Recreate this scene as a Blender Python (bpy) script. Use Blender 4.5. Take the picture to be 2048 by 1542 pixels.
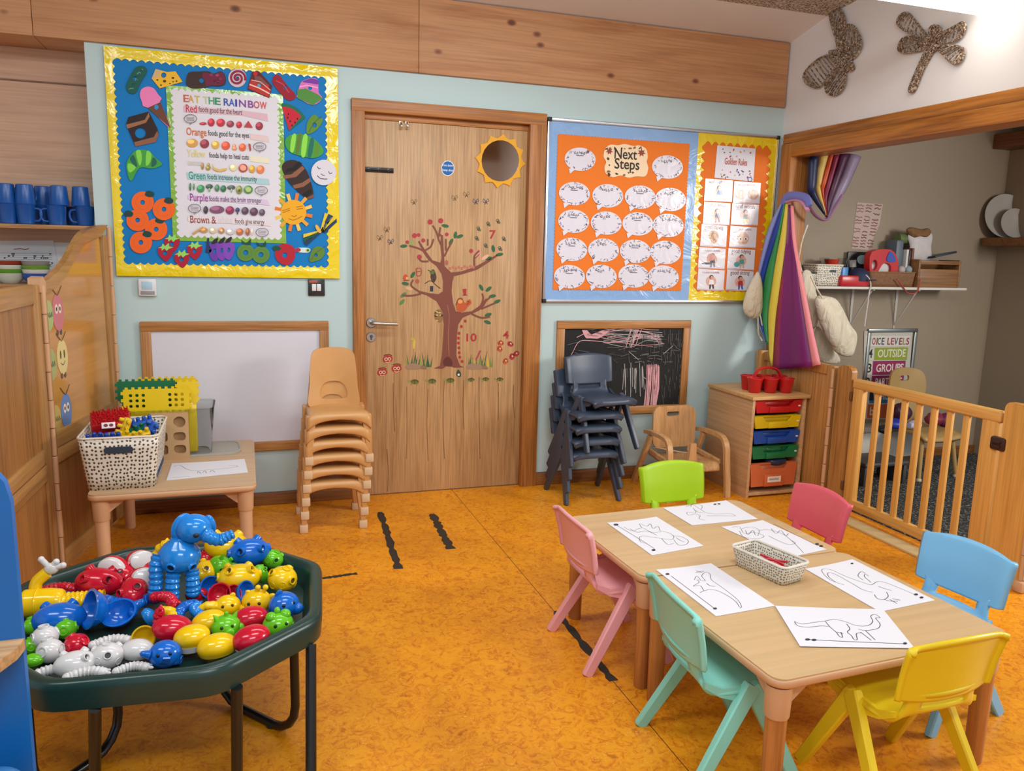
import bpy, bmesh, math, random
from mathutils import Vector as V, Matrix as MX, Euler
from math import sin, cos, pi, radians as rad
random.seed(7)
SC = bpy.context.scene
COL = SC.collection
for o in list(bpy.data.objects): bpy.data.objects.remove(o)

# ---------------------------------------------------------------- camera
FPX = 1587.17; YAW, PIT, ROL = 0.32505, 0.169126, 0.0253687
CP = V((-0.35823, -4.29181, 1.37995))
fw = V((sin(YAW)*cos(PIT), cos(YAW)*cos(PIT), -sin(PIT)))
_r = V((cos(YAW), -sin(YAW), 0)); _u = _r.cross(fw)
rt = cos(ROL)*_r + sin(ROL)*_u; up = -sin(ROL)*_r + cos(ROL)*_u
cd = bpy.data.cameras.new('camera'); cam = bpy.data.objects.new('camera', cd); COL.objects.link(cam)
cd.sensor_fit = 'HORIZONTAL'; cd.sensor_width = 36; cd.lens = FPX*36/2048; cd.clip_start = .05
m = MX((rt, up, -fw)).transposed().to_4x4(); m.translation = CP
cam.matrix_world = m
SC.camera = cam

# ---------------------------------------------------------------- world, lights, exposure
wd = bpy.data.worlds.new('world'); SC.world = wd; wd.use_nodes = True
wd.node_tree.nodes['Background'].inputs[0].default_value = (.86, .94, 1, 1)
wd.node_tree.nodes['Background'].inputs[1].default_value = .74
SC.view_settings.view_transform = 'Standard'; SC.view_settings.look = 'None'
SC.view_settings.gamma = 1; SC.view_settings.use_curve_mapping = False
SC.view_settings.exposure = 0.0
def area(name, loc, target, sx, sy, power, color=(1, 1, 1)):
    l = bpy.data.lights.new(name, 'AREA'); l.shape = 'RECTANGLE'; l.size = sx; l.size_y = sy
    l.energy = power; l.color = color
    o = bpy.data.objects.new(name, l); COL.objects.link(o); o.location = loc
    o.rotation_euler = (V(target)-V(loc)).to_track_quat('-Z', 'Y').to_euler(); return o
CW = (.93, .97, 1)
area('ceiling_area_light', (.35, -2.9, 2.86), (.35, -2.8, 0), 1.3, .3, 22, CW)
area('ceiling_area_light', (.5, -1.45, 2.6), (.45, -.75, 0), 1.9, .16, 21, CW)  # added to brighten the back wall, has no fitting of its own
area('ceiling_area_light', (-1.5, -2.9, 2.85), (-1.3, -2.4, 0), 1.3, .3, 22, CW)
area('ceiling_area_light', (.2, -4.9, 3.0), (.3, -3.2, .4), 1.6, .3, 46, CW)
area('window_daylight', (4.6, -3.3, 2.0), (1.2, -2.2, .2), 1.0, .8, 100, (1, .97, .93))

# ---------------------------------------------------------------- pixel -> point on a real plane
def ray(px, py): return fw + rt*((px-1024)/FPX) + up*(-(py-771)/FPX)
def onY(px, py, Y=0.):
    d = ray(px, py); return CP + d*((Y-CP.y)/d.y)
def onZ(px, py, Z=0.):
    d = ray(px, py); return CP + d*((Z-CP.z)/d.z)
def onX(px, py, X=0.):
    d = ray(px, py); return CP + d*((X-CP.x)/d.x)

# ---------------------------------------------------------------- colours and materials
def lin(c):
    if isinstance(c, str):
        c = c.lstrip('#'); c = [int(c[i:i+2], 16)/255 for i in (0, 2, 4)]
    return tuple((x/12.92 if x <= .04045 else ((x+.055)/1.055)**2.4) for x in c[:3])+(1,)
MATS = {}
class NT:
    def __init__(s, name):
        s.m = bpy.data.materials.new(name); s.m.use_nodes = True; s.t = s.m.node_tree
        s.b = s.t.nodes['Principled BSDF']
    def n(s, typ, **kw):
        nd = s.t.nodes.new(typ)
        for k, v in kw.items():
            if k in nd.inputs.keys(): nd.inputs[k].default_value = v
            else: setattr(nd, k, v)
        return nd
    def l(s, a, ao, b, bi): s.t.links.new(a.outputs[ao], b.inputs[bi])
    def coord(s, scale=(1, 1, 1), kind='Object'):
        c = s.n('ShaderNodeTexCoord'); mp = s.n('ShaderNodeMapping'); mp.inputs['Scale'].default_value = scale
        s.l(c, kind, mp, 0); return mp
    def ramp(s, stops):
        r = s.n('ShaderNodeValToRGB'); e = r.color_ramp.elements
        while len(e) < len(stops): e.new(.5)
        for k, (p, c) in enumerate(stops): e[k].position = p; e[k].color = lin(c)
        return r
    def bump(s, src, out, strength=.2, dist=.002):
        b = s.n('ShaderNodeBump'); b.inputs['Strength'].default_value = strength; b.inputs['Distance'].default_value = dist
        s.l(src, out, b, 'Height'); s.l(b, 0, s.b, 'Normal')
def plastic(c, rough=.32, name='plastic', var=.08, spec=.5, noise=9):
    k = (name, str(c), rough)
    if k in MATS: return MATS[k]
    t = NT(name); mp = t.coord((noise,)*3); nz = t.n('ShaderNodeTexNoise', Scale=1., Detail=3.); t.l(mp, 0, nz, 0)
    mx = t.n('ShaderNodeMix', data_type='RGBA'); a = lin(c)
    mx.inputs[6].default_value = tuple(x*(1-var) for x in a[:3])+(1,); mx.inputs[7].default_value = tuple(min(1, x*(1+var)) for x in a[:3])+(1,)
    t.l(nz, 0, mx, 0); t.l(mx, 2, t.b, 'Base Color'); t.b.inputs['Roughness'].default_value = rough
    t.b.inputs['Specular IOR Level'].default_value = spec
    MATS[k] = t.m; return t.m
def metal(c, rough=.3):
    k = ('metal', str(c), rough)
    if k in MATS: return MATS[k]
    mt = plastic(c, rough, 'metal_%s' % str(c)[:7].strip('#'), .04); mt.node_tree.nodes['Principled BSDF'].inputs['Metallic'].default_value = 1
    MATS[k] = mt; return mt
def wood(c1, c2, axis='x', scale=1., rough=.5, knots=0, name='wood', fine=1., bump=.15):
    k = (name, c1, c2, axis, scale, knots, rough)
    if k in MATS: return MATS[k]
    t = NT(name); s = [14*scale]*3; s['xyz'.index(axis)] = 1.1*scale
    mp = t.coord(s); nz = t.n('ShaderNodeTexNoise', Scale=1., Detail=6., Roughness=.62, Distortion=.6); t.l(mp, 0, nz, 0)
    r = t.ramp([(.28, c2), (.5, c1), (.72, c1)]); t.l(nz, 0, r, 0)
    s2 = [120*scale]*3; s2['xyz'.index(axis)] = 3*scale
    mp2 = t.coord(s2); n2 = t.n('ShaderNodeTexNoise', Scale=1., Detail=3.); t.l(mp2, 0, n2, 0)
    r2 = t.ramp([(.35, '#8f8f8f'), (.6, '#ffffff')]); t.l(n2, 0, r2, 0)
    mx = t.n('ShaderNodeMix', data_type='RGBA', blend_type='MULTIPLY'); mx.inputs[0].default_value = .5*fine
    t.l(r, 0, mx, 6); t.l(r2, 0, mx, 7); out = mx
    if knots:
        s3 = [knots]*3; s3['xyz'.index(axis)] = knots*.6; s3[0 if axis == 'y' else 1] = .001
        mp3 = t.coord(s3); vo = t.n('ShaderNodeTexVoronoi', Scale=1., Randomness=1.); t.l(mp3, 0, vo, 'Vector')
        r3 = t.ramp([(.05, '#4a2a18'), (.085, '#94684a'), (.15, '#ffffff')]); t.l(vo, 'Distance', r3, 0)
        m3 = t.n('ShaderNodeMix', data_type='RGBA', blend_type='MULTIPLY'); m3.inputs[0].default_value = .85
        t.l(mx, 2, m3, 6); t.l(r3, 0, m3, 7); out = m3
    t.l(out, 2, t.b, 'Base Color'); t.b.inputs['Roughness'].default_value = rough
    t.bump(n2, 0, bump, .001); MATS[k] = t.m; return t.m
def printmat(name, rough=.55, bump=0, bscale=9, spec=.4):
    t = NT(name); a = t.n('ShaderNodeAttribute', attribute_name='Col'); t.l(a, 'Color', t.b, 'Base Color')
    t.b.inputs['Roughness'].default_value = rough; t.b.inputs['Specular IOR Level'].default_value = spec
    if bump:
        mp = t.coord((bscale,)*3); nz = t.n('ShaderNodeTexNoise', Scale=1., Detail=3., Distortion=1.2); t.l(mp, 0, nz, 0); t.bump(nz, 0, bump, .01)
    return t.m
PRINT = printmat('printed_paper'); LAM = printmat('laminated_paper', .22, .25, 12)
FELT = printmat('matt_card', .7); GLOSS = printmat('glossy_plastic', .22)
FOIL = printmat('glossy_border_roll', .16, .9, 10, .8)
def wallpaint(c, name, rough=.6, b=.08):
    t = NT(name); mp = t.coord((1.3,)*3); nz = t.n('ShaderNodeTexNoise', Scale=1., Detail=5.); t.l(mp, 0, nz, 0)
    a = lin(c); mx = t.n('ShaderNodeMix', data_type='RGBA')
    mx.inputs[6].default_value = tuple(x*.93 for x in a[:3])+(1,); mx.inputs[7].default_value = tuple(min(1, x*1.05) for x in a[:3])+(1,)
    t.l(nz, 0, mx, 0); t.l(mx, 2, t.b, 'Base Color'); t.b.inputs['Roughness'].default_value = rough
    mp2 = t.coord((160,)*3); n2 = t.n('ShaderNodeTexNoise', Scale=1., Detail=2.); t.l(mp2, 0, n2, 0); t.bump(n2, 0, b, .002)
    return t.m

# ---------------------------------------------------------------- shapes: (verts, faces)
def P_box(sx, sy, sz, bev=0, seg=2):
    b = bmesh.new(); bmesh.ops.create_cube(b, size=1)
    for v in b.verts: v.co = V((v.co.x*sx, v.co.y*sy, v.co.z*sz))
    if bev: bmesh.ops.bevel(b, geom=list(b.edges), offset=min(bev, .49*min(sx, sy, sz)), segments=seg, profile=.5, affect='EDGES')
    b.verts.index_update(); r = ([v.co.copy() for v in b.verts], [[v.index for v in f.verts] for f in b.faces]); b.free(); return r
def P_lathe(prof, n=24, cap=True):
    vs = []; fs = []
    for r, z in prof:
        for k in range(n): a = 2*pi*k/n; vs.append(V((r*cos(a), r*sin(a), z)))
    for i in range(len(prof)-1):
        for k in range(n): j = (k+1) % n; fs.append([i*n+k, i*n+j, (i+1)*n+j, (i+1)*n+k])
    if cap:
        if prof[0][0] > 1e-5: fs.append(list(range(n))[::-1])
        if prof[-1][0] > 1e-5: fs.append([(len(prof)-1)*n+k for k in range(n)])
    return vs, fs
def P_cyl(r1, r2, h, n=16, bev=0):
    if bev: return P_lathe([(max(r1-bev, .0002), 0), (r1, bev), (r2, h-bev), (max(r2-bev, .0002), h)], n)
    return P_lathe([(r1, 0), (r2, h)], n)
def P_ell(rx, ry, rz, nu=20, nv=12):
    vs, fs = P_lathe([(max(1e-4, sin(pi*i/nv)), -cos(pi*i/nv)) for i in range(nv+1)], nu)
    return [V((v.x*rx, v.y*ry, v.z*rz)) for v in vs], fs
def P_loft(rings, caps=True, closed=True):
    n = len(rings[0]); vs = [V(p) for r in rings for p in r]; fs = []
    for i in range(len(rings)-1):
        for k in range(n if closed else n-1): j = (k+1) % n; fs.append([i*n+k, i*n+j, (i+1)*n+j, (i+1)*n+k])
    if caps and closed:
        fs.append(list(range(n))[::-1]); fs.append([(len(rings)-1)*n+k for k in range(n)])
    return vs, fs
def frames(pts, closed=False):
    pts = [V(p) for p in pts]; T = []
    for i in range(len(pts)):
        a = pts[i-1] if (i or closed) else pts[i]; b = pts[(i+1) % len(pts)] if (i < len(pts)-1 or closed) else pts[i]
        T.append((b-a).normalized())
    ref = V((0, 0, 1)) if abs(T[0].z) < .9 else V((1, 0, 0)); N = []; nv = (ref - T[0]*ref.dot(T[0])).normalized()
    for t in T:
        nv = (nv - t*nv.dot(t)); nv = nv.normalized() if nv.length > 1e-6 else V((1, 0, 0)); N.append(nv.copy())
    return pts, T, N
def P_tube(pts, r, n=10, caps=True, closed=False, flat=1.):
    pts, T, N = frames(pts, closed); rings = []
    for i, p in enumerate(pts):
        rr = r[i] if isinstance(r, (list, tuple)) else r; bi = T[i].cross(N[i])
        rings.append([p + N[i]*rr*flat*cos(2*pi*k/n) + bi*rr*sin(2*pi*k/n) for k in range(n)])
    if closed: rings.append(rings[0]); return P_loft(rings, False)
    return P_loft(rings, caps)
def smooth(pts, k=6, closed=False):          # Catmull-Rom
    pts = [V(tuple(p)+(0,)) if len(p) == 2 else V(p) for p in pts]; out = []; n = len(pts)
    for i in range(n if closed else n-1):
        g = lambda j: pts[j % n] if closed else pts[max(0, min(n-1, j))]
        a, b, c, d = g(i-1), g(i), g(i+1), g(i+2)
        for s in range(k):
            t = s/k; out.append(.5*((2*b)+(c-a)*t+(2*a-5*b+4*c-d)*t*t+(3*b-a-3*c+d)*t**3))
    if not closed: out.append(pts[-1])
    return out
def P_prism(outl, t, holes=()):
    b = bmesh.new(); loops = []
    for lp in [outl]+list(holes):
        vs = [b.verts.new((p[0], p[1], t)) for p in lp]
        es = [b.edges.new((vs[i], vs[(i+1) % len(vs)])) for i in range(len(vs))]; loops.append((vs, es))
    if holes:
        bmesh.ops.triangle_fill(b, edges=[e for l in loops for e in l[1]], use_beauty=True, use_dissolve=False)
    else:
        f = b.faces.new(loops[0][0]); f.normal_update(); bmesh.ops.triangulate(b, faces=[f])
    for f in b.faces:
        f.normal_update()
        if f.normal.z < 0: f.normal_flip()
    b.verts.index_update(); vs = [v.co.copy() for v in b.verts]; fs = [[v.index for v in f.verts] for f in b.faces]
    if t > 0:
        nb = len(vs); vs += [V((v.x, v.y, 0)) for v in vs]; fs += [[i+nb for i in f][::-1] for f in fs]
        for k, (lv, _) in enumerate(loops):
            ids = [v.index for v in lv]
            ar = sum(vs[ids[i]].x*vs[ids[(i+1) % len(ids)]].y-vs[ids[(i+1) % len(ids)]].x*vs[ids[i]].y for i in range(len(ids)))
            for i in range(len(ids)):
                a, c = ids[i], ids[(i+1) % len(ids)]; q = [a, a+nb, c+nb, c]
                fs.append(q if (ar > 0) == (k == 0) else q[::-1])
    b.free(); return vs, fs
def P_line(pts, w, closed=False):
    pts = [V((p[0], p[1], 0)) for p in pts]; n = len(pts); vs = []; fs = []
    for i in range(n):
        a = pts[i-1] if (i or closed) else pts[i]; b = pts[(i+1) % n] if (i < n-1 or closed) else pts[i]
        d = b-a; d = d.normalized() if d.length > 1e-9 else V((1, 0, 0)); nn = V((-d.y, d.x, 0))*w/2; vs += [pts[i]-nn, pts[i]+nn]
    for i in range(n if closed else n-1): j = (i+1) % n; fs.append([2*i, 2*j, 2*j+1, 2*i+1])
    return vs, fs
TXT = {}
def P_text(s, size, bold=0., align='LEFT', shear=0.):
    k = (s, align, bold, shear)
    if k not in TXT:
        c = bpy.data.curves.new('t', 'FONT'); c.body = s; c.size = 1; c.offset = bold; c.align_x = align; c.shear = shear; c.resolution_u = 3
        o = bpy.data.objects.new('t', c); COL.objects.link(o); bpy.context.view_layer.update()
        me = o.to_mesh(); TXT[k] = ([v.co.copy() for v in me.vertices], [list(p.vertices) for p in me.polygons]); o.to_mesh_clear()
        bpy.data.objects.remove(o); bpy.data.curves.remove(c)
    vs, fs = TXT[k]; return [V((v.x*size, v.y*size, 0)) for v in vs], fs
def T(x=0, y=0, z=0, rx=0, ry=0, rz=0, s=1):
    return MX.Translation((x, y, z)) @ Euler((rx, ry, rz)).to_matrix().to_4x4() @ MX.Diagonal((s, s, s, 1) if not isinstance(s, tuple) else s+(1,))
class MB:
    def __init__(s): s.v = []; s.f = []; s.c = []; s.mi = []; s.uv = None
    def add(s, P, mx=None, col=(1, 1, 1, 1), mi=0):
        o = len(s.v); c = lin(col) if isinstance(col, str) else col
        s.v += [(mx @ v) if mx else v for v in P[0]]
        for f in P[1]: s.f.append([i+o for i in f]); s.c.append(c); s.mi.append(mi)
        return s
    def box(s, x0, x1, y0, y1, z0, z1, bev=0, col=(1, 1, 1, 1), mi=0, seg=2):
        return s.add(P_box(abs(x1-x0), abs(y1-y0), abs(z1-z0), bev, seg), T((x0+x1)/2, (y0+y1)/2, (z0+z1)/2), col, mi)
    def center(s):
        lo = V([min(v[i] for v in s.v) for i in range(3)]); hi = V([max(v[i] for v in s.v) for i in range(3)]); return (lo+hi)/2, lo, hi
def part(name, mb, mat, parent=None, loc=None, rot=None, label=None, ang=38, sub=0, solid=0):
    me = bpy.data.meshes.new(name); off = V((0, 0, 0))
    vs = mb.v
    if parent is None and loc is None:
        c, lo, hi = mb.center(); off = V((c.x, c.y, lo.z)); vs = [v-off for v in mb.v]
    me.from_pydata([tuple(v) for v in vs], [], mb.f)
    ca = me.color_attributes.new('Col', 'FLOAT_COLOR', 'CORNER'); dat = []
    for p in me.polygons: dat += list(mb.c[p.index])*p.loop_total
    ca.data.foreach_set('color', dat)
    if mb.uv:
        ul = me.uv_layers.new(name='UVMap'); d2 = []
        for p in me.polygons:
            for q in mb.uv[p.index]: d2 += q
        ul.data.foreach_set('uv', d2)
    me.polygons.foreach_set('material_index', mb.mi)
    me.polygons.foreach_set('use_smooth', [True]*len(me.polygons))
    for mt in (mat if isinstance(mat, (list, tuple)) else [mat]): me.materials.append(mt)
    me.validate(); me.set_sharp_from_angle(angle=rad(ang)); me.update()
    o = bpy.data.objects.new(name, me); COL.objects.link(o)
    if parent: o.parent = parent
    o.location = (loc if loc is not None else off)
    if rot: o.rotation_euler = rot
    if solid:
        md = o.modifiers.new('solid', 'SOLIDIFY'); md.thickness = solid; md.offset = 0
    if sub:
        md = o.modifiers.new('sub', 'SUBSURF'); md.levels = sub; md.render_levels = sub
    if label: o['label'] = label
    return o
def tag(o, label, cat, group=None):
    o['label'] = label; o['category'] = cat
    if group: o['group'] = group
    return o
def thing(name, label, cat, loc=(0, 0, 0), rz=0, group=None, rot=None):
    o = bpy.data.objects.new(name, None); COL.objects.link(o); o.location = loc; o.empty_display_size = .05
    o.rotation_euler = rot if rot else (0, 0, rz); return tag(o, label, cat, group)
def struct(name, mb, mat, **k):
    o = part(name, mb, mat, loc=(0, 0, 0), **k); o['kind'] = 'structure'; return o
def dup(root, loc=None, rz=None, label=None, group=None, mats=None):
    def cp(o, par):
        c = o.copy(); COL.objects.link(c); c.parent = par
        for ch in list(o.children): cp(ch, c)
        return c
    r = cp(root, root.parent)
    if loc is not None: r.location = loc
    if rz is not None: r.rotation_euler = (0, 0, rz)
    if label: r['label'] = label
    if group: r['group'] = group
    return r

# ---------------------------------------------------------------- flat art on a plane (drawn in photograph positions, built on the real plane)
WALLM = Euler((pi/2, 0, 0)).to_matrix().to_4x4()
def E(cx, cy, rx, ry=None, rot=0, n=22):
    ry = ry or rx; c, s = cos(rad(rot)), sin(rad(rot)); out = []
    for k in range(n):
        a = 2*pi*k/n; x, y = rx*cos(a), ry*sin(a); out.append((cx+x*c-y*s, cy+x*s+y*c))
    return out
def SM(pts, k=5): return [(p.x, p.y) for p in smooth(pts, k, True)]
def SL(pts, k=5): return [(p.x, p.y) for p in smooth(pts, k, False)]
class Art:
    """flat layered piece on the wall plane Y; pixel outlines become true wall coordinates"""
    def __init__(s, Y, step=.00006): s.Y = Y; s.mb = MB(); s.k = 0; s.step = step
    def w(s, pts): return [(lambda q: (q.x, q.z))(onY(p[0], p[1], s.Y)) for p in pts]
    def m(s, z): return MX.Translation((0, s.Y-z, 0)) @ WALLM
    def base(s, pts, col, t=.0015, holes=(), mi=0):
        s.mb.add(P_prism(s.w(pts), t, [s.w(h) for h in holes]), s.m(0), col, mi); s.k = t; return s
    def poly(s, pts, col, holes=(), mi=0):
        s.k += s.step; s.mb.add(P_prism(s.w(pts), 0, [s.w(h) for h in holes]), s.m(s.k), col, mi); return s
    def line(s, pts, w, col, closed=False):
        s.k += s.step; s.mb.add(P_line(s.w(pts), w, closed), s.m(s.k), col); return s
    def lines(s, lst, w, col):
        s.k += s.step
        for pts in lst: s.mb.add(P_line(s.w(pts), w), s.m(s.k), col)
        return s
    def polys(s, lst, col):
        s.k += s.step
        for pts in lst: s.mb.add(P_prism(s.w(pts), 0), s.m(s.k), col)
        return s
    def text(s, px, py, txt, size, col, bold=0., align='LEFT', fit=None, shear=0., sy=1.):
        s.k += s.step; q = onY(px, py, s.Y); P = P_text(txt, size, bold, align, shear)
        sx = 1
        if fit is not None:
            wid = max(v.x for v in P[0])-min(v.x for v in P[0]); sx = (onY(fit, py, s.Y).x-q.x)/wid
        s.mb.add(([V((v.x*sx, v.y*sy, 0)) for v in P[0]], P[1]), MX.Translation((q.x, 0, q.z)) @ s.m(s.k), col); return s
    def done(s, name, label=None, cat=None, mat=None, group=None, parent=None):
        if parent: s.mb.v = [v-parent.location for v in s.mb.v]
        o = part(name, s.mb, mat or PRINT, parent)
        if cat: tag(o, label, cat, group)
        return o
def scribble(x0, y0, x1, y1, n, amp, rnd=random):
    return [(x0+(x1-x0)*i/(n-1), y0+(y1-y0)*i/(n-1)+rnd.uniform(-amp, amp)) for i in range(n)]

# ================================================================ ROOM SHELL
def floor_mat():
    t = NT('orange_marbled_lino')
    mp = t.coord((1, 1, 1)); a = t.n('ShaderNodeTexNoise', Scale=2.2, Detail=5., Roughness=.6, Distortion=.4); t.l(mp, 0, a, 0)
    r = t.ramp([(.3, '#cc8412'), (.5, '#e49a16'), (.7, '#eca41a')]); t.l(a, 0, r, 0)
    b = t.n('ShaderNodeTexNoise', Scale=26., Detail=8., Roughness=.75, Distortion=1.6); t.l(mp, 0, b, 0)
    r2 = t.ramp([(.33, '#7a4210'), (.43, '#e2a860'), (.52, '#fff0d0'), (.68, '#ffffff')]); t.l(b, 0, r2, 0)
    mx = t.n('ShaderNodeMix', data_type='RGBA', blend_type='MULTIPLY'); mx.inputs[0].default_value = .62; t.l(r, 0, mx, 6); t.l(r2, 0, mx, 7)
    d = t.n('ShaderNodeTexNoise', Scale=60., Detail=4., Distortion=2.5); t.l(mp, 0, d, 0)
    r3 = t.ramp([(.62, '#000000'), (.72, '#ffffff')]); t.l(d, 0, r3, 0)
    m2 = t.n('ShaderNodeMix', data_type='RGBA'); m2.inputs[7].default_value = lin('#f0b050'); t.l(r3, 0, m2, 0); t.l(mx, 2, m2, 6)
    sx = t.n('ShaderNodeSeparateXYZ'); t.l(mp, 0, sx, 0)
    s1 = t.n('ShaderNodeMath', operation='SUBTRACT'); s1.inputs[1].default_value = .742; t.l(sx, 0, s1, 0)
    s2 = t.n('ShaderNodeMath', operation='ABSOLUTE'); t.l(s1, 0, s2, 0)
    s3 = t.n('ShaderNodeMath', operation='LESS_THAN'); s3.inputs[1].default_value = .0016; t.l(s2, 0, s3, 0)
    m3 = t.n('ShaderNodeMix', data_type='RGBA'); m3.inputs[7].default_value = lin('#6a3c10'); t.l(s3, 0, m3, 0); t.l(m2, 2, m3, 6)
    t.l(m3, 2, t.b, 'Base Color'); t.b.inputs['Roughness'].default_value = .42; t.bump(b, 0, .12, .002); return t.m
def tile_mat():
    t = NT('speckled_ceiling_tile'); mp = t.coord((1, 1, 1)); a = t.n('ShaderNodeTexNoise', Scale=95., Detail=4., Roughness=.7); t.l(mp, 0, a, 0)
    r = t.ramp([(.42, '#5d554d'), (.52, '#b9b1a6'), (.62, '#d6d0c6')]); t.l(a, 0, r, 0); t.l(r, 0, t.b, 'Base Color'); t.b.inputs['Roughness'].default_value = .9
    t.bump(a, 0, .5, .004); return t.m
def carpet_mat():
    t = NT('dark_loop_carpet'); mp = t.coord((1, .55, 1)); a = t.n('ShaderNodeTexNoise', Scale=110., Detail=3., Roughness=.7); t.l(mp, 0, a, 0)
    r = t.ramp([(.45, '#191b1b'), (.56, '#333534'), (.66, '#a9a39a')]); t.l(a, 0, r, 0); t.l(r, 0, t.b, 'Base Color'); t.b.inputs['Roughness'].default_value = 1
    t.bump(a, 0, .6, .006); return t.m
MINT = wallpaint('#b6cccc', 'mint_wall_paint'); WHITE = wallpaint('#dedcdc', 'white_wall_paint'); GREY = wallpaint('#93846f', 'warm_grey_wall_paint')
PINK_BEAM = wood('#c08c60', '#a87046', 'x', .8, .6, 7.5, 'laminated_pine_beam', .5)
PLY = wood('#cda488', '#b58a6c', 'x', .7, .6, 0, 'pale_plywood', .4)
PINE = wood('#b5763a', '#87501f', 'x', 1.1, .45, 0, 'pine_trim')
PINEZ = wood('#b5763a', '#87501f', 'z', 1.1, .45, 0, 'pine_trim_upright')
PINEY = wood('#b9762f', '#8a501a', 'y', 1.1, .42, 2.4, 'varnished_pine_lintel')
SKIRT = wood('#8f5a2a', '#6a3e18', 'x', 1., .45, 3.5, 'dark_pine_skirting')
DOORW = wood('#c09869', '#aa8052', 'z', 1.3, .45, 0, 'oak_veneer_door', .8)

struct('floor', MB().box(-4, 2.79, -7, .3, -.05, 0), floor_mat())
struct('floor', MB().box(2.79, 6, -7, .3, -.05, .002), carpet_mat())
DX0, DX1, FX0, FX1, DH, FH = .244, 1.153, .18, 1.246, 2.03, 2.121
BZ0, BZ1 = 2.275, 2.647
w = MB(); w.add(P_prism([(-1.03, 0), (FX0+.02, 0), (FX0+.02, FH-.02), (FX1-.02, FH-.02), (FX1-.02, 0), (2.8, 0), (2.8, BZ0), (-1.03, BZ0)], .1), MX.Translation((0, .1, 0)) @ WALLM)
struct('wall_back', w, MINT)
w = MB(); w.box(-3.6, -1.03, .26, .34, 1.36, BZ0+.03)
wo = struct('wall_recess', w, PLY)
struct('trim_1', MB().box(-3.6, -1.05, .25, .262, 2.12, 2.126), wood('#8d6a50', '#77563e', 'x', 1, .6, 0, 'ply_joint'))
struct('wall_left', MB().box(-3.6, -1.03, .26, .34, 0, 1.36), WHITE)
bm_ = MB(); xs = [-3.6, onY(63, 30, -.02).x, onY(838, 60, -.02).x, 2.79]
for a, b in zip(xs, xs[1:]): bm_.box(a+.0012, b-.0012, -.02, .36, BZ0, BZ1, .002)
struct('trim_2', bm_, PINK_BEAM)
# right-hand wall with the wide opening
w = MB(); w.box(2.8, 2.9, -6, .1, 2.1, 3.5); w.box(2.8, 2.9, -.035, .1, 0, 2.1); struct('wall_right', w, WHITE)
w = MB(); w.box(2.775, 2.915, -.135, -.035, 0, 2.055, .003); struct('trim_3', w, PINEZ)
w = MB(); w.box(2.77, 2.92, -6, -.135, 1.974, 2.056, .004); struct('trim_4', w, PINEY)
w = MB(); w.box(2.783, 2.8, -6, -.035, 2.058, 2.114, .003); struct('trim_5', w, PINEY)
struct('wall_alcove', MB().box(2.9, 4.66, 0, .1, 0, 3), GREY)
w = MB(); w.box(4.66, 4.76, -.5, .1, 0, 3); w.box(4.76, 6, -.6, -.5, 0, 3); struct('wall_alcove_side', w, GREY)
struct('ceiling', MB().box(2.9, 6, -6, .1, 2.32, 2.36), wallpaint('#8a7460', 'brown_alcove_ceiling'))
struct('trim_6', MB().box(4.5, 4.66, -2.5, 0, 2.14, 2.235, .003), wood('#8a5a34', '#6a4020', 'y', 1, .5, 0, 'brown_alcove_rail'))
struct('baseboard_alcove', MB().box(2.9, 4.66, -.016, 0, 0, .06, .002), SKIRT)
# sloping strip and speckled ceiling
struct('ceiling', MB().add(P_loft([[(-3.6, .3, 2.58), (-3.6, -.325, 2.724), (-3.6, -.325, 2.76), (-3.6, .3, 2.62)], [(2.8, .3, 2.58), (2.8, -.325, 2.724), (2.8, -.325, 2.76), (2.8, .3, 2.62)]])), WHITE)
struct('ceiling', MB().add(P_loft([[(-3.6, -.325, 2.724), (-3.6, -6, 3.28), (-3.6, -6, 3.32), (-3.6, -.325, 2.764)], [(2.8, -.325, 2.724), (2.8, -6, 3.28), (2.8, -6, 3.32), (2.8, -.325, 2.764)]])), tile_mat())
# skirting and door casing
w = MB(); w.box(-1.0, FX0, -.018, 0, 0, .07, .003); w.box(FX1, 2.74, -.018, 0, 0, .078, .003); struct('baseboard_back', w, SKIRT)
w = MB(); w.box(FX0, DX0+.004, -.024, .06, 0, FH, .004); w.box(DX1-.004, FX1, -.024, .06, 0, FH, .004)
struct('trim_7', w, PINEZ)
w = MB(); w.box(FX0, FX1, -.026, .06, DH+.03, FH+.002, .004); w.box(DX0, DX1, .012, .06, DH-.0, DH+.03, .002); struct('trim_8', w, PINE)
DY = .02
door = struct('door_1', MB().box(DX0+.004, DX1-.004, DY, DY+.044, .006, DH, .002), DOORW)
STEEL = metal('#b9b7b3', .28); BLACK = plastic('#1c1c1e', .4, 'black_plastic')
q = onY(742, 645, DY); h = MB(); h.add(P_cyl(.026, .026, .009, 24, .002), T(q.x, DY, q.z, pi/2))
h.add(P_tube(smooth([(q.x, DY-.008, q.z), (q.x, DY-.045, q.z), (q.x+.02, DY-.055, q.z), (q.x+.07, DY-.055, q.z-.003), (q.x+.135, DY-.052, q.z-.006)], 5), .0095, 12))
part('lever_handle', h, STEEL, door, label='brushed steel lever handle')
q = onY(742, 674, DY); h = MB(); h.add(P_cyl(.026, .026, .007, 24, .002), T(q.x, DY, q.z, pi/2)); h.add(P_cyl(.009, .009, .002, 16), T(q.x, DY-.007, q.z+.004, pi/2), mi=1); h.box(q.x-.004, q.x+.004, DY-.009, DY-.006, q.z-.016, q.z, 0, mi=1)
part('lock_escutcheon', h, [STEEL, metal('#6b6763', .4)], door)
a, b = onY(725.5, 332, DY), onY(787, 347, DY); h = MB(); h.box(a.x, b.x, DY-.006, DY, b.z+.001, a.z-.002, .002)
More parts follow.
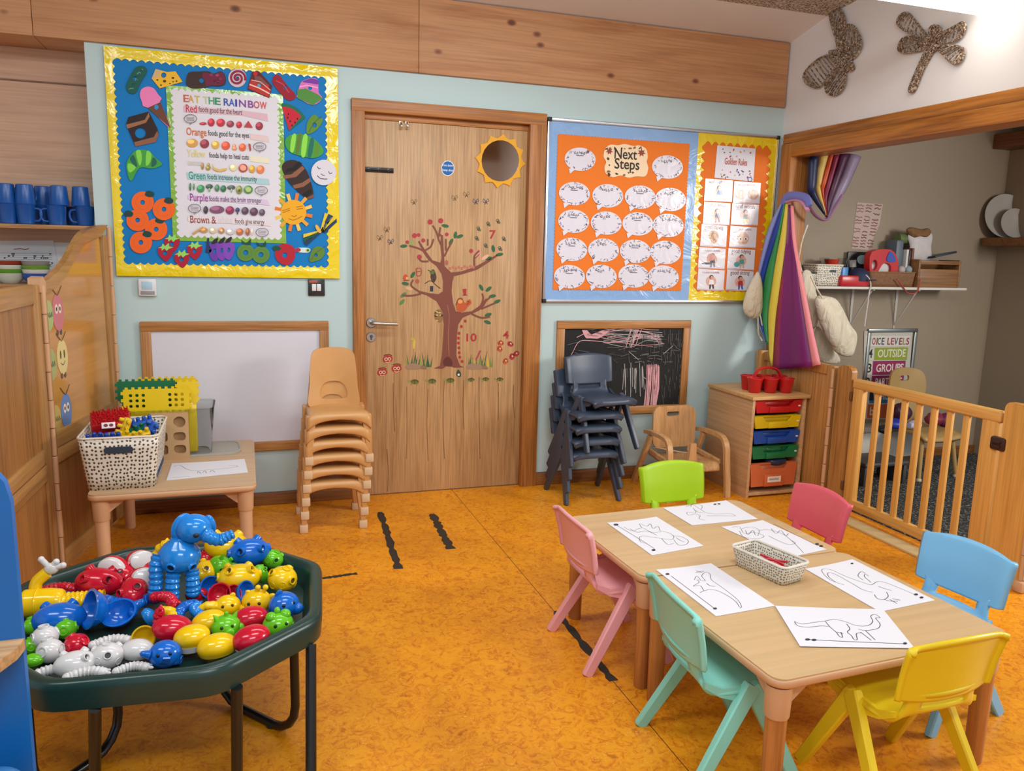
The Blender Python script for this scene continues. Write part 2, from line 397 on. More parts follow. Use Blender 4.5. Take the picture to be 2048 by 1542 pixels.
for k in (.18, .5, .82): x = a.x+(b.x-a.x)*k; h.box(x-.008, x+.008, DY-.018, DY-.004, b.z+.006, a.z-.006, .003)
h.add(P_tube([(a.x+.005, DY-.011, (a.z+b.z)/2), (b.x-.005, DY-.011, (a.z+b.z)/2)], .007, 12)); part('slide_bolt', h, plastic('#1f1f20', .25, 'black_enamel'), door, label='black slide bolt')
for px in (801, 813):
    a = onY(px, 245, DY); h = MB(); h.box(a.x-.009, a.x+.009, DY-.006, DY, a.z-.012, a.z+.016, .002); h.add(P_tube(smooth([(a.x, DY-.004, a.z), (a.x, DY-.022, a.z-.008), (a.x, DY-.028, a.z-.022), (a.x, DY-.018, a.z-.028)], 4), .005, 8)); h.add(P_ell(.008, .008, .008, 12, 8), T(a.x, DY-.018, a.z-.026))
    part('coat_hook', h, metal('#e8e6e4', .15), door)

# timber beam and wall far behind the camera, seen in the door mirror
struct('wall_rear', MB().box(1.6, 2.8, -5.9, -5.8, 0, 2.5), WHITE)
struct('trim_9', MB().box(1.6, 2.8, -5.95, -5.78, 2.5, 3.3, .004), wood('#b08a68', '#8f6a4c', 'x', 1, .6, 0, 'rear_timber_beam'))

# ================================================================ DISPLAYS ON THE BACK WALL
ZA = lambda l: [(200+x/4.18, 80+y/4.18) for x, y in l]
ZB = lambda l: [(200+x/4.18, 320+y/4.18) for x, y in l]
ZC = lambda l: [(1070+x/3.855, 220+y/3.855) for x, y in l]
ZD = lambda l: [(690+x/2.57, 400+y/2.57) for x, y in l]
za = lambda x, y: ZA([(x, y)])[0]
zb = lambda x, y: ZB([(x, y)])[0]
zc = lambda x, y: ZC([(x, y)])[0]
zd = lambda x, y: ZD([(x, y)])[0]
def scallop(x0, x1, z0, z1, pitch, amp, up=1):
    """closed wavy rectangle"""
    out = []
    def side(ax, az, bx, bz):
        L = math.hypot(bx-ax, bz-az); n = max(2, round(L/pitch)); tx, tz = (bx-ax)/L, (bz-az)/L; nx, nz = tz, -tx
        for i in range(n*6):
            s = i/(n*6); d = amp*(abs(sin(pi*s*n))*2-1)*up; out.append((ax+(bx-ax)*s+nx*d, az+(bz-az)*s+nz*d))
    side(x0, z0, x1, z0); side(x1, z0, x1, z1); side(x1, z1, x0, z1); side(x0, z1, x0, z0); return out
def wallpoly(mb, outl, Y, t, col, holes=(), mi=0):
    mb.add(P_prism(outl, t, holes), MX.Translation((0, Y, 0)) @ WALLM, col, mi)
rect = lambda a, b, c, d: [(a, c), (b, c), (b, d), (a, d)]
def sub(mb, par): mb.v = [v-par.location for v in mb.v]; return mb

# ---- blue board with yellow border
bx0, bx1, bz0, bz1 = -.948, .113, 1.209, 2.262
brd = thing('display_board', 'large blue display board with a shiny yellow border left of the door', 'display board', ((bx0+bx1)/2, -.012, bz0))
part('backing_board', sub(MB().box(bx0+.004, bx1-.004, -.012, -.001, bz0+.004, bz1-.004), brd), plastic('#1478bc', .6, 'blue_backing_paper', .06, .2), brd)
mb = MB(); n0, n1 = onY(237, 300, -.013).x, onY(653, 330, -.013).x; n2, n3 = onY(440, 530, -.013).z, onY(440, 137, -.013).z
wallpoly(mb, rect(bx0, bx1, bz0, bz1), -.012, .0035, '#e8cd08', [scallop(n0, n1, n2, n3, .034, .005)])
# fine quads for the crinkled foil: subdivide strips on top
def strip(x0, x1, z0, z1, nx, nz, seed):
    r = random.Random(seed); g = [[V((x0+(x1-x0)*i/nx, -.0158-(.0 if (i in (0, nx) or j in (0, nz)) else r.uniform(0, .0035)), z0+(z1-z0)*j/nz)) for i in range(nx+1)] for j in range(nz+1)]
    vs = [v for row in g for v in row]; fs = [[j*(nx+1)+i, j*(nx+1)+i+1, (j+1)*(nx+1)+i+1, (j+1)*(nx+1)+i] for j in range(nz) for i in range(nx)]; return vs, fs
for a in ((bx0, bx1, n3+.008, bz1, 26, 4, 1), (bx0, bx1, bz0, n2-.008, 26, 4, 2), (bx0, n0-.008, n2, n3, 3, 26, 3), (n1+.008, bx1, n2, n3, 3, 26, 4)): mb.add(strip(*a), None, '#e8cd08')
part('border_roll', sub(mb, brd), FOIL, brd, label='shiny crinkled yellow border', ang=80)

# ---- poster
PY = -.017
po = thing('food_poster', 'white poster headed EAT THE RAINBOW with a green scalloped edge', 'poster', tuple(onY(455, 484, PY)))
gx0, gx1 = onY(339, 330, PY).x, onY(569, 330, PY).x; gz0, gz1 = onY(455, 484, PY).z, onY(455, 180, PY).z
wx0, wx1 = onY(350, 330, PY).x, onY(558.5, 330, PY).x; wz0, wz1 = onY(455, 475, PY).z, onY(455, 187, PY).z
mb = MB(); wallpoly(mb, rect(gx0, gx1, gz0, gz1), PY+.003, .002, '#7fae2c'); part('border_roll', sub(mb, po), FOIL, po, label='shiny green border')
A = Art(PY); mb = A.mb; wallpoly(mb, scallop(wx0, wx1, wz0, wz1, .03, .006), PY+.001, .0015, '#d9d6dd'); A.k = .0015
for ch, x, c in zip('EATTHERAINBOW', (692, 740, 790, 862, 905, 955, 1030, 1080, 1124, 1158, 1232, 1284, 1338), ('#c0643c', '#cf9348', '#c9b04a', '#b9c59a', '#3f9a6a', '#2f8a5a', '#2a50a5', '#2f55b5', '#3a3f9a', '#7a3f95', '#8a3f90', '#c04a60', '#d04040')):  # second T is paler: a glare put into its colour
    p = za(x, 516+(x-692)*.089); A.text(p[0], p[1], ch, .047, c, .02, fit=p[0]+(4 if ch == 'I' else 14 if ch in 'WN' else 11.5))
rows = [('Red', '#b8283c', za(715, 602), za(805, 602)[0], 'foods good for the heart', za(825, 600), za(1187, 628)[0], '#d6b0ba', ZA([(700, 548), (900, 566), (1200, 592), (1398, 618), (1405, 682), (1190, 632), (700, 604)])),
        ('Orange', '#c96a34', za(722, 793), za(890, 793)[0], 'foods good for the eyes', za(905, 797), za(1247, 818)[0], '#dcc4c0', ZA([(1255, 785), (1400, 800), (1416, 856), (1258, 832)])),
        ('Yellow', '#ddcf8c', za(730, 975), za(885, 975)[0], 'foods help to heal cuts', za(913, 982), za(1243, 1000)[0], '#e3dcc0', ZA([(1255, 965), (1410, 985), (1416, 1035), (1255, 1015)])),
        ('Green', '#2b8272', zb(740, 157), zb(880, 157)[0], 'foods increase the immunity', zb(898, 160), zb(1312, 185)[0], '#a6c9cc', ZB([(722, 105), (880, 112), (1290, 150), (1410, 158), (1420, 208), (1310, 200), (735, 165)])),
        ('Purple', '#93408e', zb(750, 340), zb(900, 340)[0], 'foods make the brain stronger', zb(913, 342), zb(1352, 360)[0], '#d4bfda', ZB([(735, 295), (905, 300), (1400, 332), (1422, 382), (1350, 372), (735, 330)])),
        ('Brown &', '#8a4038', zb(752, 524), zb(968, 524)[0], 'foods give energy', zb(1128, 530), zb(1375, 540)[0], '#e0d2d4', ZB([(735, 475), (1100, 480), (1420, 515), (1432, 556), (1370, 548), (735, 512)]))]
for w1, c1, p1, e1, w2, p2, e2, cb, band in rows:
    A.poly(band, cb); A.text(p1[0], p1[1], w1, .05, c1, .012, fit=e1); A.text(p2[0], p2[1], w2, .034, '#3a3236', .008, fit=e2, sy=1.05)
p = zb(985, 526); A.text(p[0], p[1], 'white', .046, '#c9c6cc', .005, fit=zb(1105, 526)[0])
def fr(lst, f):
    for x, y, rx, ry, c in lst: q = f(x, y); A.poly(E(q[0], q[1], rx/4.18, ry/4.18), c); A.poly(E(q[0]-rx*.06, q[1]-ry*.08, rx/7, ry/8), '#%02x%02x%02x' % tuple(min(255, int(int(c[i:i+2], 16)*1.25+18)) for i in (1, 3, 5)))
fr([(862, 700, 30, 13, '#a83040'), (930, 690, 30, 34, '#b02a3a'), (1010, 692, 36, 34, '#b52f3a'), (1090, 703, 32, 28, '#8a3a44'), (1163, 710, 25, 28, '#b02a38'), (1332, 720, 31, 34, '#8f2c38'),
    (772, 862, 48, 36, '#cf9a50'), (875, 868, 38, 38, '#8a3542'), (967, 878, 33, 33, '#d8a84a'), (1052, 884, 36, 36, '#d8553c'), (1124, 890, 14, 20, '#d88a60'), (1126, 908, 20, 16, '#d88a60'), (1192, 898, 30, 32, '#d8613a')], za)
fr([(858, 52, 11, 30, '#a5793a'), (905, 66, 20, 22, '#9a8a3a'), (908, 42, 10, 18, '#9a8a3a'), (1115, 65, 30, 28, '#e0d49a'), (1197, 68, 38, 36, '#b54a3a'), (1272, 77, 26, 32, '#d09a3a'), (1342, 80, 33, 35, '#dc7a4a'),
    (755, 225, 9, 34, '#3f6a4a'), (785, 225, 7, 28, '#4a7a4a'), (843, 240, 32, 32, '#3f8a58'), (915, 222, 30, 20, '#3a5a44'), (915, 250, 8, 18, '#7a9a6a'), (980, 235, 20, 30, '#4a7a56'), (1032, 240, 24, 28, '#2f6a48'), (1098, 230, 34, 18, '#4a5a52'), (1100, 256, 6, 18, '#8aa08a'), (1165, 250, 26, 36, '#7f8f4a'), (1240, 248, 38, 34, '#4f8a4a'),
    (885, 418, 20, 32, '#3f3440'), (978, 415, 62, 32, '#7a4a66'), (1087, 420, 36, 34, '#8a3050'), (1150, 418, 18, 20, '#3a3a66'), (1150, 442, 7, 14, '#4a3a56'), (1213, 425, 30, 32, '#544052'), (1287, 432, 34, 34, '#5a3a50'), (1355, 438, 25, 28, '#5a4a5a'),
    (870, 587, 32, 22, '#c08a50'), (945, 590, 28, 24, '#d0c0a0'), (1016, 590, 26, 25, '#b8804a'), (1090, 600, 32, 24, '#c9c4c0'), (1170, 600, 30, 28, '#b56a44'), (1235, 600, 18, 32, '#a0603c'), (1272, 600, 9, 30, '#d8c8b0')], zb)
A.poly(ZA([(1240, 676), (1203, 728), (1278, 735)]), '#b8333f'); A.poly(ZA([(1240, 866), (1258, 872), (1264, 925), (1252, 930)]), '#a83a30')
A.poly(SM(ZB([(940, 28), (955, 60), (1000, 78), (1060, 68), (1052, 85), (1000, 98), (950, 78)])), '#d8b55a'); A.poly(ZB([(770, 612), (860, 555), (868, 568), (782, 624)]), '#c8985c')
A.poly(ZB([E(1165, 256, 10, 12)][0]), '#7a4a2a'); A.poly(ZB(E(1240, 248, 24, 21)), '#b5c878'); A.poly(ZB(E(1197, 68, 26, 24)), '#e8a890'); A.poly(ZB(E(1016, 590, 9, 9)), '#e9e4e0')
for q in (za(757, 660), za(1335, 893), zb(1348, 255), zb(792, 405), zb(1355, 605)):
    A.line(E(q[0], q[1], 12.5, 8.3), .0026, '#4a464c', True)
    A.lines([[(q[0]-8, q[1]+d), (q[0]+8, q[1]+d+.8)] for d in (-3, 0, 3)], .0022, '#77737a'); A.line([(q[0]-2, q[1]+8), (q[0]-1, q[1]+12), (q[0]+3, q[1]+8)], .0022, '#4a464c')
A.lines([ZA([(735, 1015+d), (860, 1022+d)]) for d in (0, 12, 22)], .0025, '#cfc9b4')
sheet = part('poster_sheet', sub(mb, po), PRINT, po)

# ---- paper cut-outs pinned on the blue board
HOLE = '#2f8cc8'
CY = -.0155
def cut(name, label, cat, f, base, col, holes=(), extra=(), Y=CY, mat=None, group='paper food cut-outs on the blue board'):
    a = Art(Y); a.base(f(base), col, .0022, [f(h) for h in holes])
    for kind, pts, c, *r in extra:
        if kind == 'p': a.poly(f(pts), c)
        else: a.line(f(pts), r[0], c, bool(r[1:]))
    return a.done(name, label, cat, mat or FELT, group)
def cap(cx, cy, L, R, rot, bend=0, n=10):      # bent sausage outline
    pts = []; c, s = cos(rad(rot)), sin(rad(rot))
    for k in range(n+1): t = -pi/2+pi*k/n; pts.append((L+R*cos(t), R*sin(t)))
    for k in range(n+1): t = pi/2+pi*k/n; pts.append((-L+R*cos(t), R*sin(t)))
    out = []
    ins = []
    for i, p in enumerate(pts):
        ins.append(p)
        if i == n:
            for k in range(1, 8): ins.append((L-2*L*k/8, R))
        if i == 2*n+1:
            for k in range(1, 8): ins.append((-L+2*L*k/8, -R))
    for x, y in ins: y2 = y+bend*(x/(L+R))**2; out.append((cx+x*c-y2*s, cy+x*s+y2*c))
    return out
g_ = random.Random(3)
cut('paper_pickle', 'dark green paper gherkin at the top left of the blue board', 'paper cut-out', ZA, cap(298, 328, 75, 52, -62, 14), '#14584e', [E(290, 322, 17)], [('l', [(298+d*38+g_.uniform(-20, 20), 328-d*70), (306+d*38, 318-d*70+g_.uniform(-14, 14)), (322+d*34, 322-d*70)], c, .002) for d, c in ((-1.2, '#7fb59a'), (-.6, '#0b3a34'), (-.2, '#7fb59a'), (.3, '#0b3a34'), (.6, '#8fc5aa'), (1.1, '#7fb59a'), (.9, '#0b3a34'), (-.9, '#0b3a34'))])
cut('paper_cheese', 'yellow paper wedge of cheese with black holes near the board top', 'paper cut-out', ZA, [(432, 322), (465, 243), (560, 268), (632, 262), (690, 350), (500, 405)], '#e8b528', [E(533, 295, 22)], [('p', [(432, 322), (465, 243), (512, 262), (500, 300), (470, 322)], '#cfae78')]+[('p', E(x, y, r, r*.8), '#4a3612') for x, y, r in ((480, 335, 9), (540, 345, 14), (610, 318, 11), (585, 365, 7), (640, 345, 8), (510, 378, 8), (612, 350, 7))])
cut('paper_salami', 'brown and burgundy paper salami along the top of the blue board', 'paper cut-out', ZA, SM([(720, 335), (745, 272), (830, 264), (905, 262), (950, 282), (1010, 262), (1048, 300), (1048, 365), (1000, 388), (930, 385), (860, 402), (770, 405), (728, 380)], 4), '#3d2a26', [E(850, 338, 21)], [('p', SM([(870, 270), (950, 290), (1010, 268), (1042, 305), (1040, 360), (1000, 380), (930, 378), (885, 385), (880, 340), (855, 315)], 4), '#6d1f3c')]+[('p', E(g_.uniform(890, 1025), g_.uniform(290, 365), 15, 12), c) for c in ('#8f3050', '#54152c', '#a04060', '#54152c', '#8f3050', '#8a2a48', '#a04a66', '#5c1830')])
sp = [(1148+(8+k*1.55)*cos(k*.33), 320+(8+k*1.55)*.98*sin(k*.33)) for k in range(40)]
cut('paper_lollipop', 'round paper lollipop with a red and white swirl', 'paper cut-out', ZA, E(1148, 318, 76, 78), '#c9bcc6', [E(1150, 320, 14)], [('l', sp, '#8c1f3e', .0105)])
cut('paper_cake_slice', 'red and brown paper slice of cherry cake beside the lollipop', 'paper cut-out', ZA, [(1272, 265), (1330, 262), (1440, 385), (1415, 488), (1232, 412)], '#5c2326', (), [('p', [(1262, 330), (1425, 420), (1412, 480), (1240, 405)], '#b8342c'), ('p', [(1290, 300), (1340, 305), (1420, 385), (1380, 390), (1300, 350)], '#7d4a48'), ('l', [(1250, 372), (1330, 402), (1418, 450)], '#f0c9b8', .006), ('p', E(1390, 392, 20), '#c8202c'), ('p', E(1300, 282, 18), '#c8202c'), ('l', [(1265, 335), (1340, 350), (1425, 420)], '#e8b0a0', .004), ('p', E(1330, 380, 14), '#56a0c0')])
cut('paper_sausage', 'plain red paper sausage below the top right of the yellow border', 'paper cut-out', ZA, cap(1530, 405, 85, 44, 50, -12), '#971b2c', [E(1550, 398, 16)], [('l', [(1470, 340), (1530, 370), (1580, 440)], '#c0485a', .005)])
cut('paper_cupcake', 'paper cupcake with a green case and pink and purple top', 'paper cut-out', ZA, SM([(1650, 460), (1662, 400), (1690, 345), (1760, 322), (1820, 335), (1828, 440), (1858, 490), (1775, 545), (1650, 480)], 3), '#d673b8', [E(1757, 402, 17)], [('p', [(1648, 415), (1720, 405), (1830, 460), (1862, 492), (1778, 546), (1650, 488)], '#4f8c3e'), ('p', SM([(1690, 350), (1760, 324), (1822, 338), (1822, 372), (1760, 362)], 3), '#7a3aa0'), ('l', [(1668, 392), (1730, 380), (1822, 400)], '#f0a8d8', .006)])
cut('paper_watermelon', 'red paper watermelon wedge with a dark green rind', 'paper cut-out', ZA, [(1515, 540)]+[(1515+228*cos(rad(a))*1., 760-232*sin(rad(a))) for a in range(88, 26, -6)]+[(1580, 762)], '#1b6a4c', [E(1612, 628, 18)], [('p', [(1522, 562)]+[(1522+200*cos(rad(a)), 762-204*sin(rad(a))) for a in range(86, 30, -7)]+[(1580, 758)], '#c41c34')]+[('p', E(x, y, 6, 9), '#2a1014') for x, y in ((1570, 650), (1590, 680), (1630, 690), (1575, 620), (1650, 660), (1605, 715))])
cut('paper_leaf', 'olive green paper leaf with a hole beside the watermelon', 'paper cut-out', ZA, SM([(1732, 785), (1730, 700), (1765, 640), (1800, 625), (1830, 655), (1862, 655), (1850, 700), (1800, 760)], 4), '#5f8a2e', [E(1793, 712, 18, 22)], [('l', [(1745, 770), (1790, 690), (1850, 640)], '#3a6020', .003)])
cut('paper_ice_cream', 'pink paper ice cream in a brown cone', 'paper cut-out', ZA, SM([(335, 470), (345, 415), (395, 390), (450, 405), (490, 460), (516, 490), (500, 525), (540, 600), (588, 735), (500, 660), (440, 590), (395, 565), (360, 552), (352, 520)], 3), '#e77fb4', [E(472, 562, 17, 19)], [('p', [(398, 568), (505, 520), (545, 610), (590, 738)], '#6b4030'), ('p', ZA and E(472, 562, 18, 20), HOLE)])
cut('paper_chocolate_cake', 'dark brown paper block of chocolate cake with a tan layer', 'paper cut-out', ZA, [(218, 705), (238, 645), (408, 598), (480, 740), (492, 790), (465, 855), (298, 892)], '#2c1c1a', [E(338, 778, 46, 44)], [('p', [(218, 708), (375, 668), (408, 605), (416, 640), (385, 692), (230, 742)], '#96674a'), ('p', [(285, 855), (450, 812), (478, 760), (492, 790), (465, 855), (298, 892)], '#8a5c44')])
def leafpiece(name, label, f, out, ribs):
    cut(name, label, 'paper cut-out', f, out, '#3f9a3a', (), ribs)
leafpiece('paper_leaf', 'large striped green paper leaf under the chocolate cake', ZA, SM([(222, 1075), (235, 1000), (300, 925), (400, 925), (470, 990), (520, 1040), (440, 1075), (330, 1070), (260, 1180)], 4), [('p', SM(p, 3), c) for p, c in (([(300, 935), (340, 925), (350, 1000), (330, 1050)], '#7fd04a'), ([(390, 930), (430, 950), (420, 1020), (385, 1050)], '#7fd04a'), ([(250, 1000), (280, 960), (310, 1040), (300, 1060)], '#1f5f50'), ([(230, 1060), (245, 1030), (300, 1065), (250, 1110)], '#7fd04a'), ([(440, 985), (470, 1000), (470, 1040), (430, 1060)], '#1f5f50'))])
leafpiece('paper_leaf', 'striped green paper leaf at the right edge of the blue board', ZA, SM([(1545, 850), (1590, 795), (1700, 790), (1800, 835), (1870, 930), (1800, 985), (1680, 970), (1580, 930)], 4), [('p', SM(p, 3), c) for p, c in (([(1605, 800), (1640, 795), (1620, 930), (1590, 925)], '#8fd84a'), ([(1700, 800), (1735, 805), (1715, 970), (1680, 960)], '#8fd84a'), ([(1760, 825), (1790, 845), (1765, 975), (1735, 970)], '#1f6a5c'), ([(1655, 795), (1685, 795), (1660, 950), (1635, 940)], '#5c7a2a'), ([(1810, 855), (1835, 890), (1815, 965), (1790, 970)], '#5c8a2a'))])
coc = SM([(1520, 60), (1560, 8), (1640, 5), (1715, 70), (1755, 160), (1785, 290), (1740, 325), (1640, 250), (1560, 160)], 4)
cut('paper_cocoon', 'brown paper cocoon with dark and tan bands', 'paper cut-out', ZB, coc, '#33221f', (), [('p', p, c) for p, c in (([(1525, 130), (1600, 120), (1690, 50), (1712, 72), (1640, 142), (1545, 158)], '#8a5a42'), ([(1610, 212), (1690, 190), (1752, 150), (1762, 180), (1700, 225), (1625, 240)], '#8a5a42'), ([(1560, 75), (1610, 60), (1660, 10), (1690, 30), (1640, 85), (1550, 105)], '#191212'), ([(1690, 285), (1760, 240), (1775, 270), (1720, 315)], '#191212'), ([(1730, 315), (1786, 285), (1786, 315), (1742, 328)], '#7a4a36'))])
cut('paper_moon', 'round white paper moon with a simple smiling face', 'paper cut-out', ZB, E(1870, 105, 105, 107), '#d5d2da', (), [('l', SL([(1815, 130), (1845, 155), (1900, 160)]), '#3a363c', .004), ('l', [(1815, 55), (1830, 75), (1845, 68)], '#3a363c', .004), ('l', [(1910, 95), (1920, 115), (1940, 108)], '#3a363c', .004), ('l', [(1845, 115), (1862, 128), (1880, 130)], '#3a363c', .003)], Y=-.019)
ray_ = []
for k in range(12):
    a = rad(k*30+12); cx, cy = 1618+130*cos(a), 437+132*sin(a); d = 42
    ray_.append([(cx-d*cos(a)-13*sin(a), cy-d*sin(a)+13*cos(a)), (cx+d*cos(a)*.7-15*sin(a), cy+d*sin(a)*.7+15*cos(a)), (cx+d*cos(a)*.7+15*sin(a), cy+d*sin(a)*.7-15*cos(a)), (cx-d*cos(a)+13*sin(a), cy-d*sin(a)-13*cos(a))])
a = Art(CY-.001)
for k, r_ in enumerate(ray_): a.base(ZB(r_), ('#dd7a2a', '#e0a23a', '#e8c468')[k % 3], .0018)
a.base(ZB(E(1618, 437, 106, 104)), '#e8a81e', .003)
for l in ([(1525, 425), (1585, 405)], [(1528, 440), (1588, 420)], [(1640, 395), (1695, 385)], [(1642, 412), (1697, 405)], SL([(1575, 490), (1620, 502), (1690, 470)]), [(1600, 465), (1625, 475), (1645, 460)]): a.line(ZB(l), .0035, '#a0641a')
a.done('paper_sun', 'orange paper sun with short rays and sleepy eyes on the blue board', 'paper cut-out', FELT, 'paper food cut-outs on the blue board')
a = Art(-.018)
for p, c in (([(1840, 590), (1880, 440), (1905, 455), (1855, 600)], '#e0c030'), ([(1845, 590), (1910, 450), (1950, 470), (1860, 600)], '#1e3f5c'), ([(1850, 595), (1930, 480), (1970, 470), (1870, 605)], '#d8c02a'), ([(1850, 600), (1978, 490), (1980, 520), (1880, 610)], '#1f3a5a'), ([(1830, 590), (1700, 620), (1700, 650), (1830, 605)], '#e0c030'), ([(1835, 595), (1700, 655), (1705, 690), (1840, 605)], '#16543c'), ([(1835, 600), (1705, 690), (1725, 718), (1845, 610)], '#1f3a5a')): a.base(ZB(p), c, .002)
a.base(ZB(SM([(1808, 540), (1830, 560), (1850, 605), (1825, 605), (1800, 560)], 3)), '#e0b048', .004)
a.done('paper_butterfly', 'pleated paper butterfly in yellow and dark blue strips', 'paper cut-out', FELT, 'paper food cut-outs on the blue board')
for k, (x, y, st, lab) in enumerate(((357, 355, (400, 275), 'topmost of the five paper oranges at the board left'), (535, 412, (560, 330), 'paper orange touching the green poster edge'), (315, 503, (225, 440), 'paper orange nearest the yellow border, in the middle of the cluster'), (470, 580, (485, 495), 'paper orange below the one touching the poster edge'), (342, 690, (380, 610), 'lowest of the five paper oranges at the board left'))):
    cut('paper_orange', 'flat round '+lab, 'paper cut-out', ZB, E(x, y, 94, 92), '#e8631c', [E(x, y, 20)], [('l', E(x, y, 60, 58), '#c84e12', .001, 1), ('p', SM([(st[0]-26, st[1]+15), (st[0], st[1]-18), (st[0]+50, st[1]-2), (st[0]+45, st[1]+30), (st[0]+8, st[1]+36)], 3), '#173f3c')], Y=CY-.0006*(k % 3), group='paper oranges')
for k, (x, y, lab) in enumerate(((600, 700, 'upper left paper strawberry, beside the green poster corner'), (545, 775, 'paper strawberry at the far left of the four'), (682, 830, 'lowest paper strawberry, overlapping the yellow border'), (790, 760, 'paper strawberry farthest right of the four'))):
    cut('paper_strawberry', lab, 'paper cut-out', ZB, SM([(x-55, y-45), (x, y-62), (x+62, y-45), (x+60, y+10), (x+25, y+62), (x+2, y+72), (x-30, y+45), (x-58, y+5)], 3), '#a81530', [E(x, y+3, 18)], [('p', [(x-58, y-40), (x-30, y-52), (x-20, y-78), (x, y-55), (x+30, y-82), (x+34, y-52), (x+68, y-45), (x+30, y-32), (x+12, y-15), (x-5, y-36), (x-28, y-18), (x-30, y-38)], '#8fd468')], Y=CY-.0006*(k % 3), group='paper strawberries')
for k, (x, y, lab) in enumerate(((960, 765, 'left purple paper plum of the overlapping three'), (1018, 760, 'middle purple paper plum of the overlapping three'), (1075, 755, 'right purple paper plum with a dark stalk'))):
    cut('paper_plum', lab, 'paper cut-out', ZB, SM([(x-45, y-60), (x, y-72), (x+48, y-50), (x+45, y+20), (x+8, y+80), (x-38, y+45)], 4), ('#6a3aa2', '#7a3fae', '#7f48b4')[k], [E(x, y-3, 15, 20)], [('p', SM([(x-30, y-62), (x-8, y-98), (x+28, y-112), (x+12, y-70)], 3), '#2a2030')], Y=CY-.0007*k, group='paper plums')
cut('paper_aubergine', 'small dark blue paper drop left of the paper plums', 'paper cut-out', ZB, SM([(888, 740), (895, 660), (912, 655), (915, 720), (935, 745), (920, 775), (885, 770)], 4), '#2c2f5c')
for k, (x, y, lab) in enumerate(((1218, 775, 'left green paper pear of the pair'), (1345, 792, 'right green paper pear of the pair'))):
    cut('paper_pear', lab, 'paper cut-out', ZB, E(x, y, 74, 72), '#5a8838', [E(x, y, 22)], [('l', E(x, y, 48, 46), '#436a2a', .001, 1), ('p', SM([(x-40, y-108), (x+5, y-82), (x+40, y-115), (x+38, y-70), (x-10, y-66)], 3), '#1a4a3c')], Y=CY-.0006*k, group='paper pears')
cut('paper_apple', 'red paper apple with a green leaf on the blue board', 'paper cut-out', ZB, SM([(1462, 770), (1490, 725), (1515, 705), (1570, 700), (1625, 740), (1630, 810), (1590, 870), (1530, 875), (1475, 830)], 4), '#b01c30', [E(1545, 795, 22)], [('p', SM([(1440, 735), (1470, 715), (1515, 735), (1500, 758), (1460, 756)], 3), '#1c4a34')])
a = Art(CY); a.base(ZB(SM([(1632, 750), (1650, 735), (1740, 735), (1760, 755), (1735, 775), (1645, 768)], 3)), '#cfe0d8', .002); a.poly(ZB(E(1655, 752, 24, 17)), '#a82a38'); a.poly(ZB(E(1738, 755, 20, 17)), '#a8c87a'); a.poly(ZB(E(1738, 755, 9)), '#2c4a3c')
a.done('paper_sweet', 'tiny red, white and green paper sweet right of the apple', 'paper cut-out', FELT, 'paper food cut-outs on the blue board')
cut('paper_leaf', 'small olive paper leaf in the lower right corner of the blue board', 'paper cut-out', ZB, SM([(1752, 848), (1770, 760), (1810, 722), (1868, 735), (1875, 790), (1835, 835)], 4), '#5a8232', [E(1806, 795, 14)], [('l', [(1760, 840), (1800, 780), (1890, 715)], '#33542a', .002)])

# ---- thermostat and light switch under the board
q0, q1 = onY(276, 557, -.01), onY(314, 592, -.01)
th = thing('wall_thermostat', 'white wall thermostat with a pale screen under the blue board', 'thermostat', ((q0.x+q1.x)/2, 0, q1.z))
part('case', sub(MB().box(q0.x, q1.x, -.022, 0, q1.z, q0.z, .006), th), plastic('#d8d8da', .35), th)
dz = q0.z-q1.z; dx = q1.x-q0.x
part('screen', sub(MB().box(q0.x+dx*.2, q1.x-dx*.22, -.024, -.018, q1.z+dz*.38, q0.z-dz*.16, .001), th), plastic('#a9c8dc', .15), th, label='pale blue screen')
part('keypad', sub(MB().box(q0.x+dx*.12, q1.x-dx*.1, -.0235, -.018, q1.z+dz*.08, q1.z+dz*.3, .001), th), plastic('#8c8a8e', .4), th)
q0, q1 = onY(616, 558.5, -.01), onY(650, 592, -.01)
th = thing('light_switch', 'black square light switch with two white rockers', 'light switch', ((q0.x+q1.x)/2, 0, q1.z)); dz = q0.z-q1.z; dx = q1.x-q0.x
part('faceplate', sub(MB().box(q0.x, q1.x, -.01, 0, q1.z, q0.z, .003), th), plastic('#2c2b2e', .3), th)
for k in (0, 1): part('rocker', sub(MB().box(q0.x+dx*(.22+.29*k), q0.x+dx*(.47+.29*k), -.016, -.008, q1.z+dz*.3, q1.z+dz*.72, .002), th), plastic('#dcdadc', .3), th)
part('indicator_strip', sub(MB().box(q0.x+dx*.05, q0.x+dx*.55, -.013, -.008, q1.z+dz*.78, q1.z+dz*.93, .001), th), plastic('#a8502c', .4), th)

# ---- whiteboard and blackboard set low on the wall
def lowboard(name, label, cat, x0, x1, z0, z1, w, mat, fm):
    t = thing(name, label, cat, ((x0+x1)/2, 0, z0)); a = MB()
    part('frame_rail', sub(a.box(x0, x1, -.02, 0, z1-w, z1, .003), t), fm[0], t); part('frame_rail', sub(MB().box(x0, x1, -.02, 0, z0, z0+w, .003), t), fm[0], t)
    for k in (0, 1): a = MB(); xx = (x0, x0+w) if k == 0 else (x1-w, x1); a.box(xx[0], xx[1], -.0195, 0, z0+w, z1-w, .003); part('frame_stile', sub(a, t), fm[1], t)
    part('writing_surface', sub(MB().box(x0+w, x1-w, -.008, 0, z0+w, z1-w), t), mat, t); return t
BF = (wood('#b98046', '#8f5a28', 'x', 1.2, .45, 6, 'board_frame_pine'), wood('#b98046', '#8f5a28', 'z', 1.2, .45, 6, 'board_frame_pine_upright'))
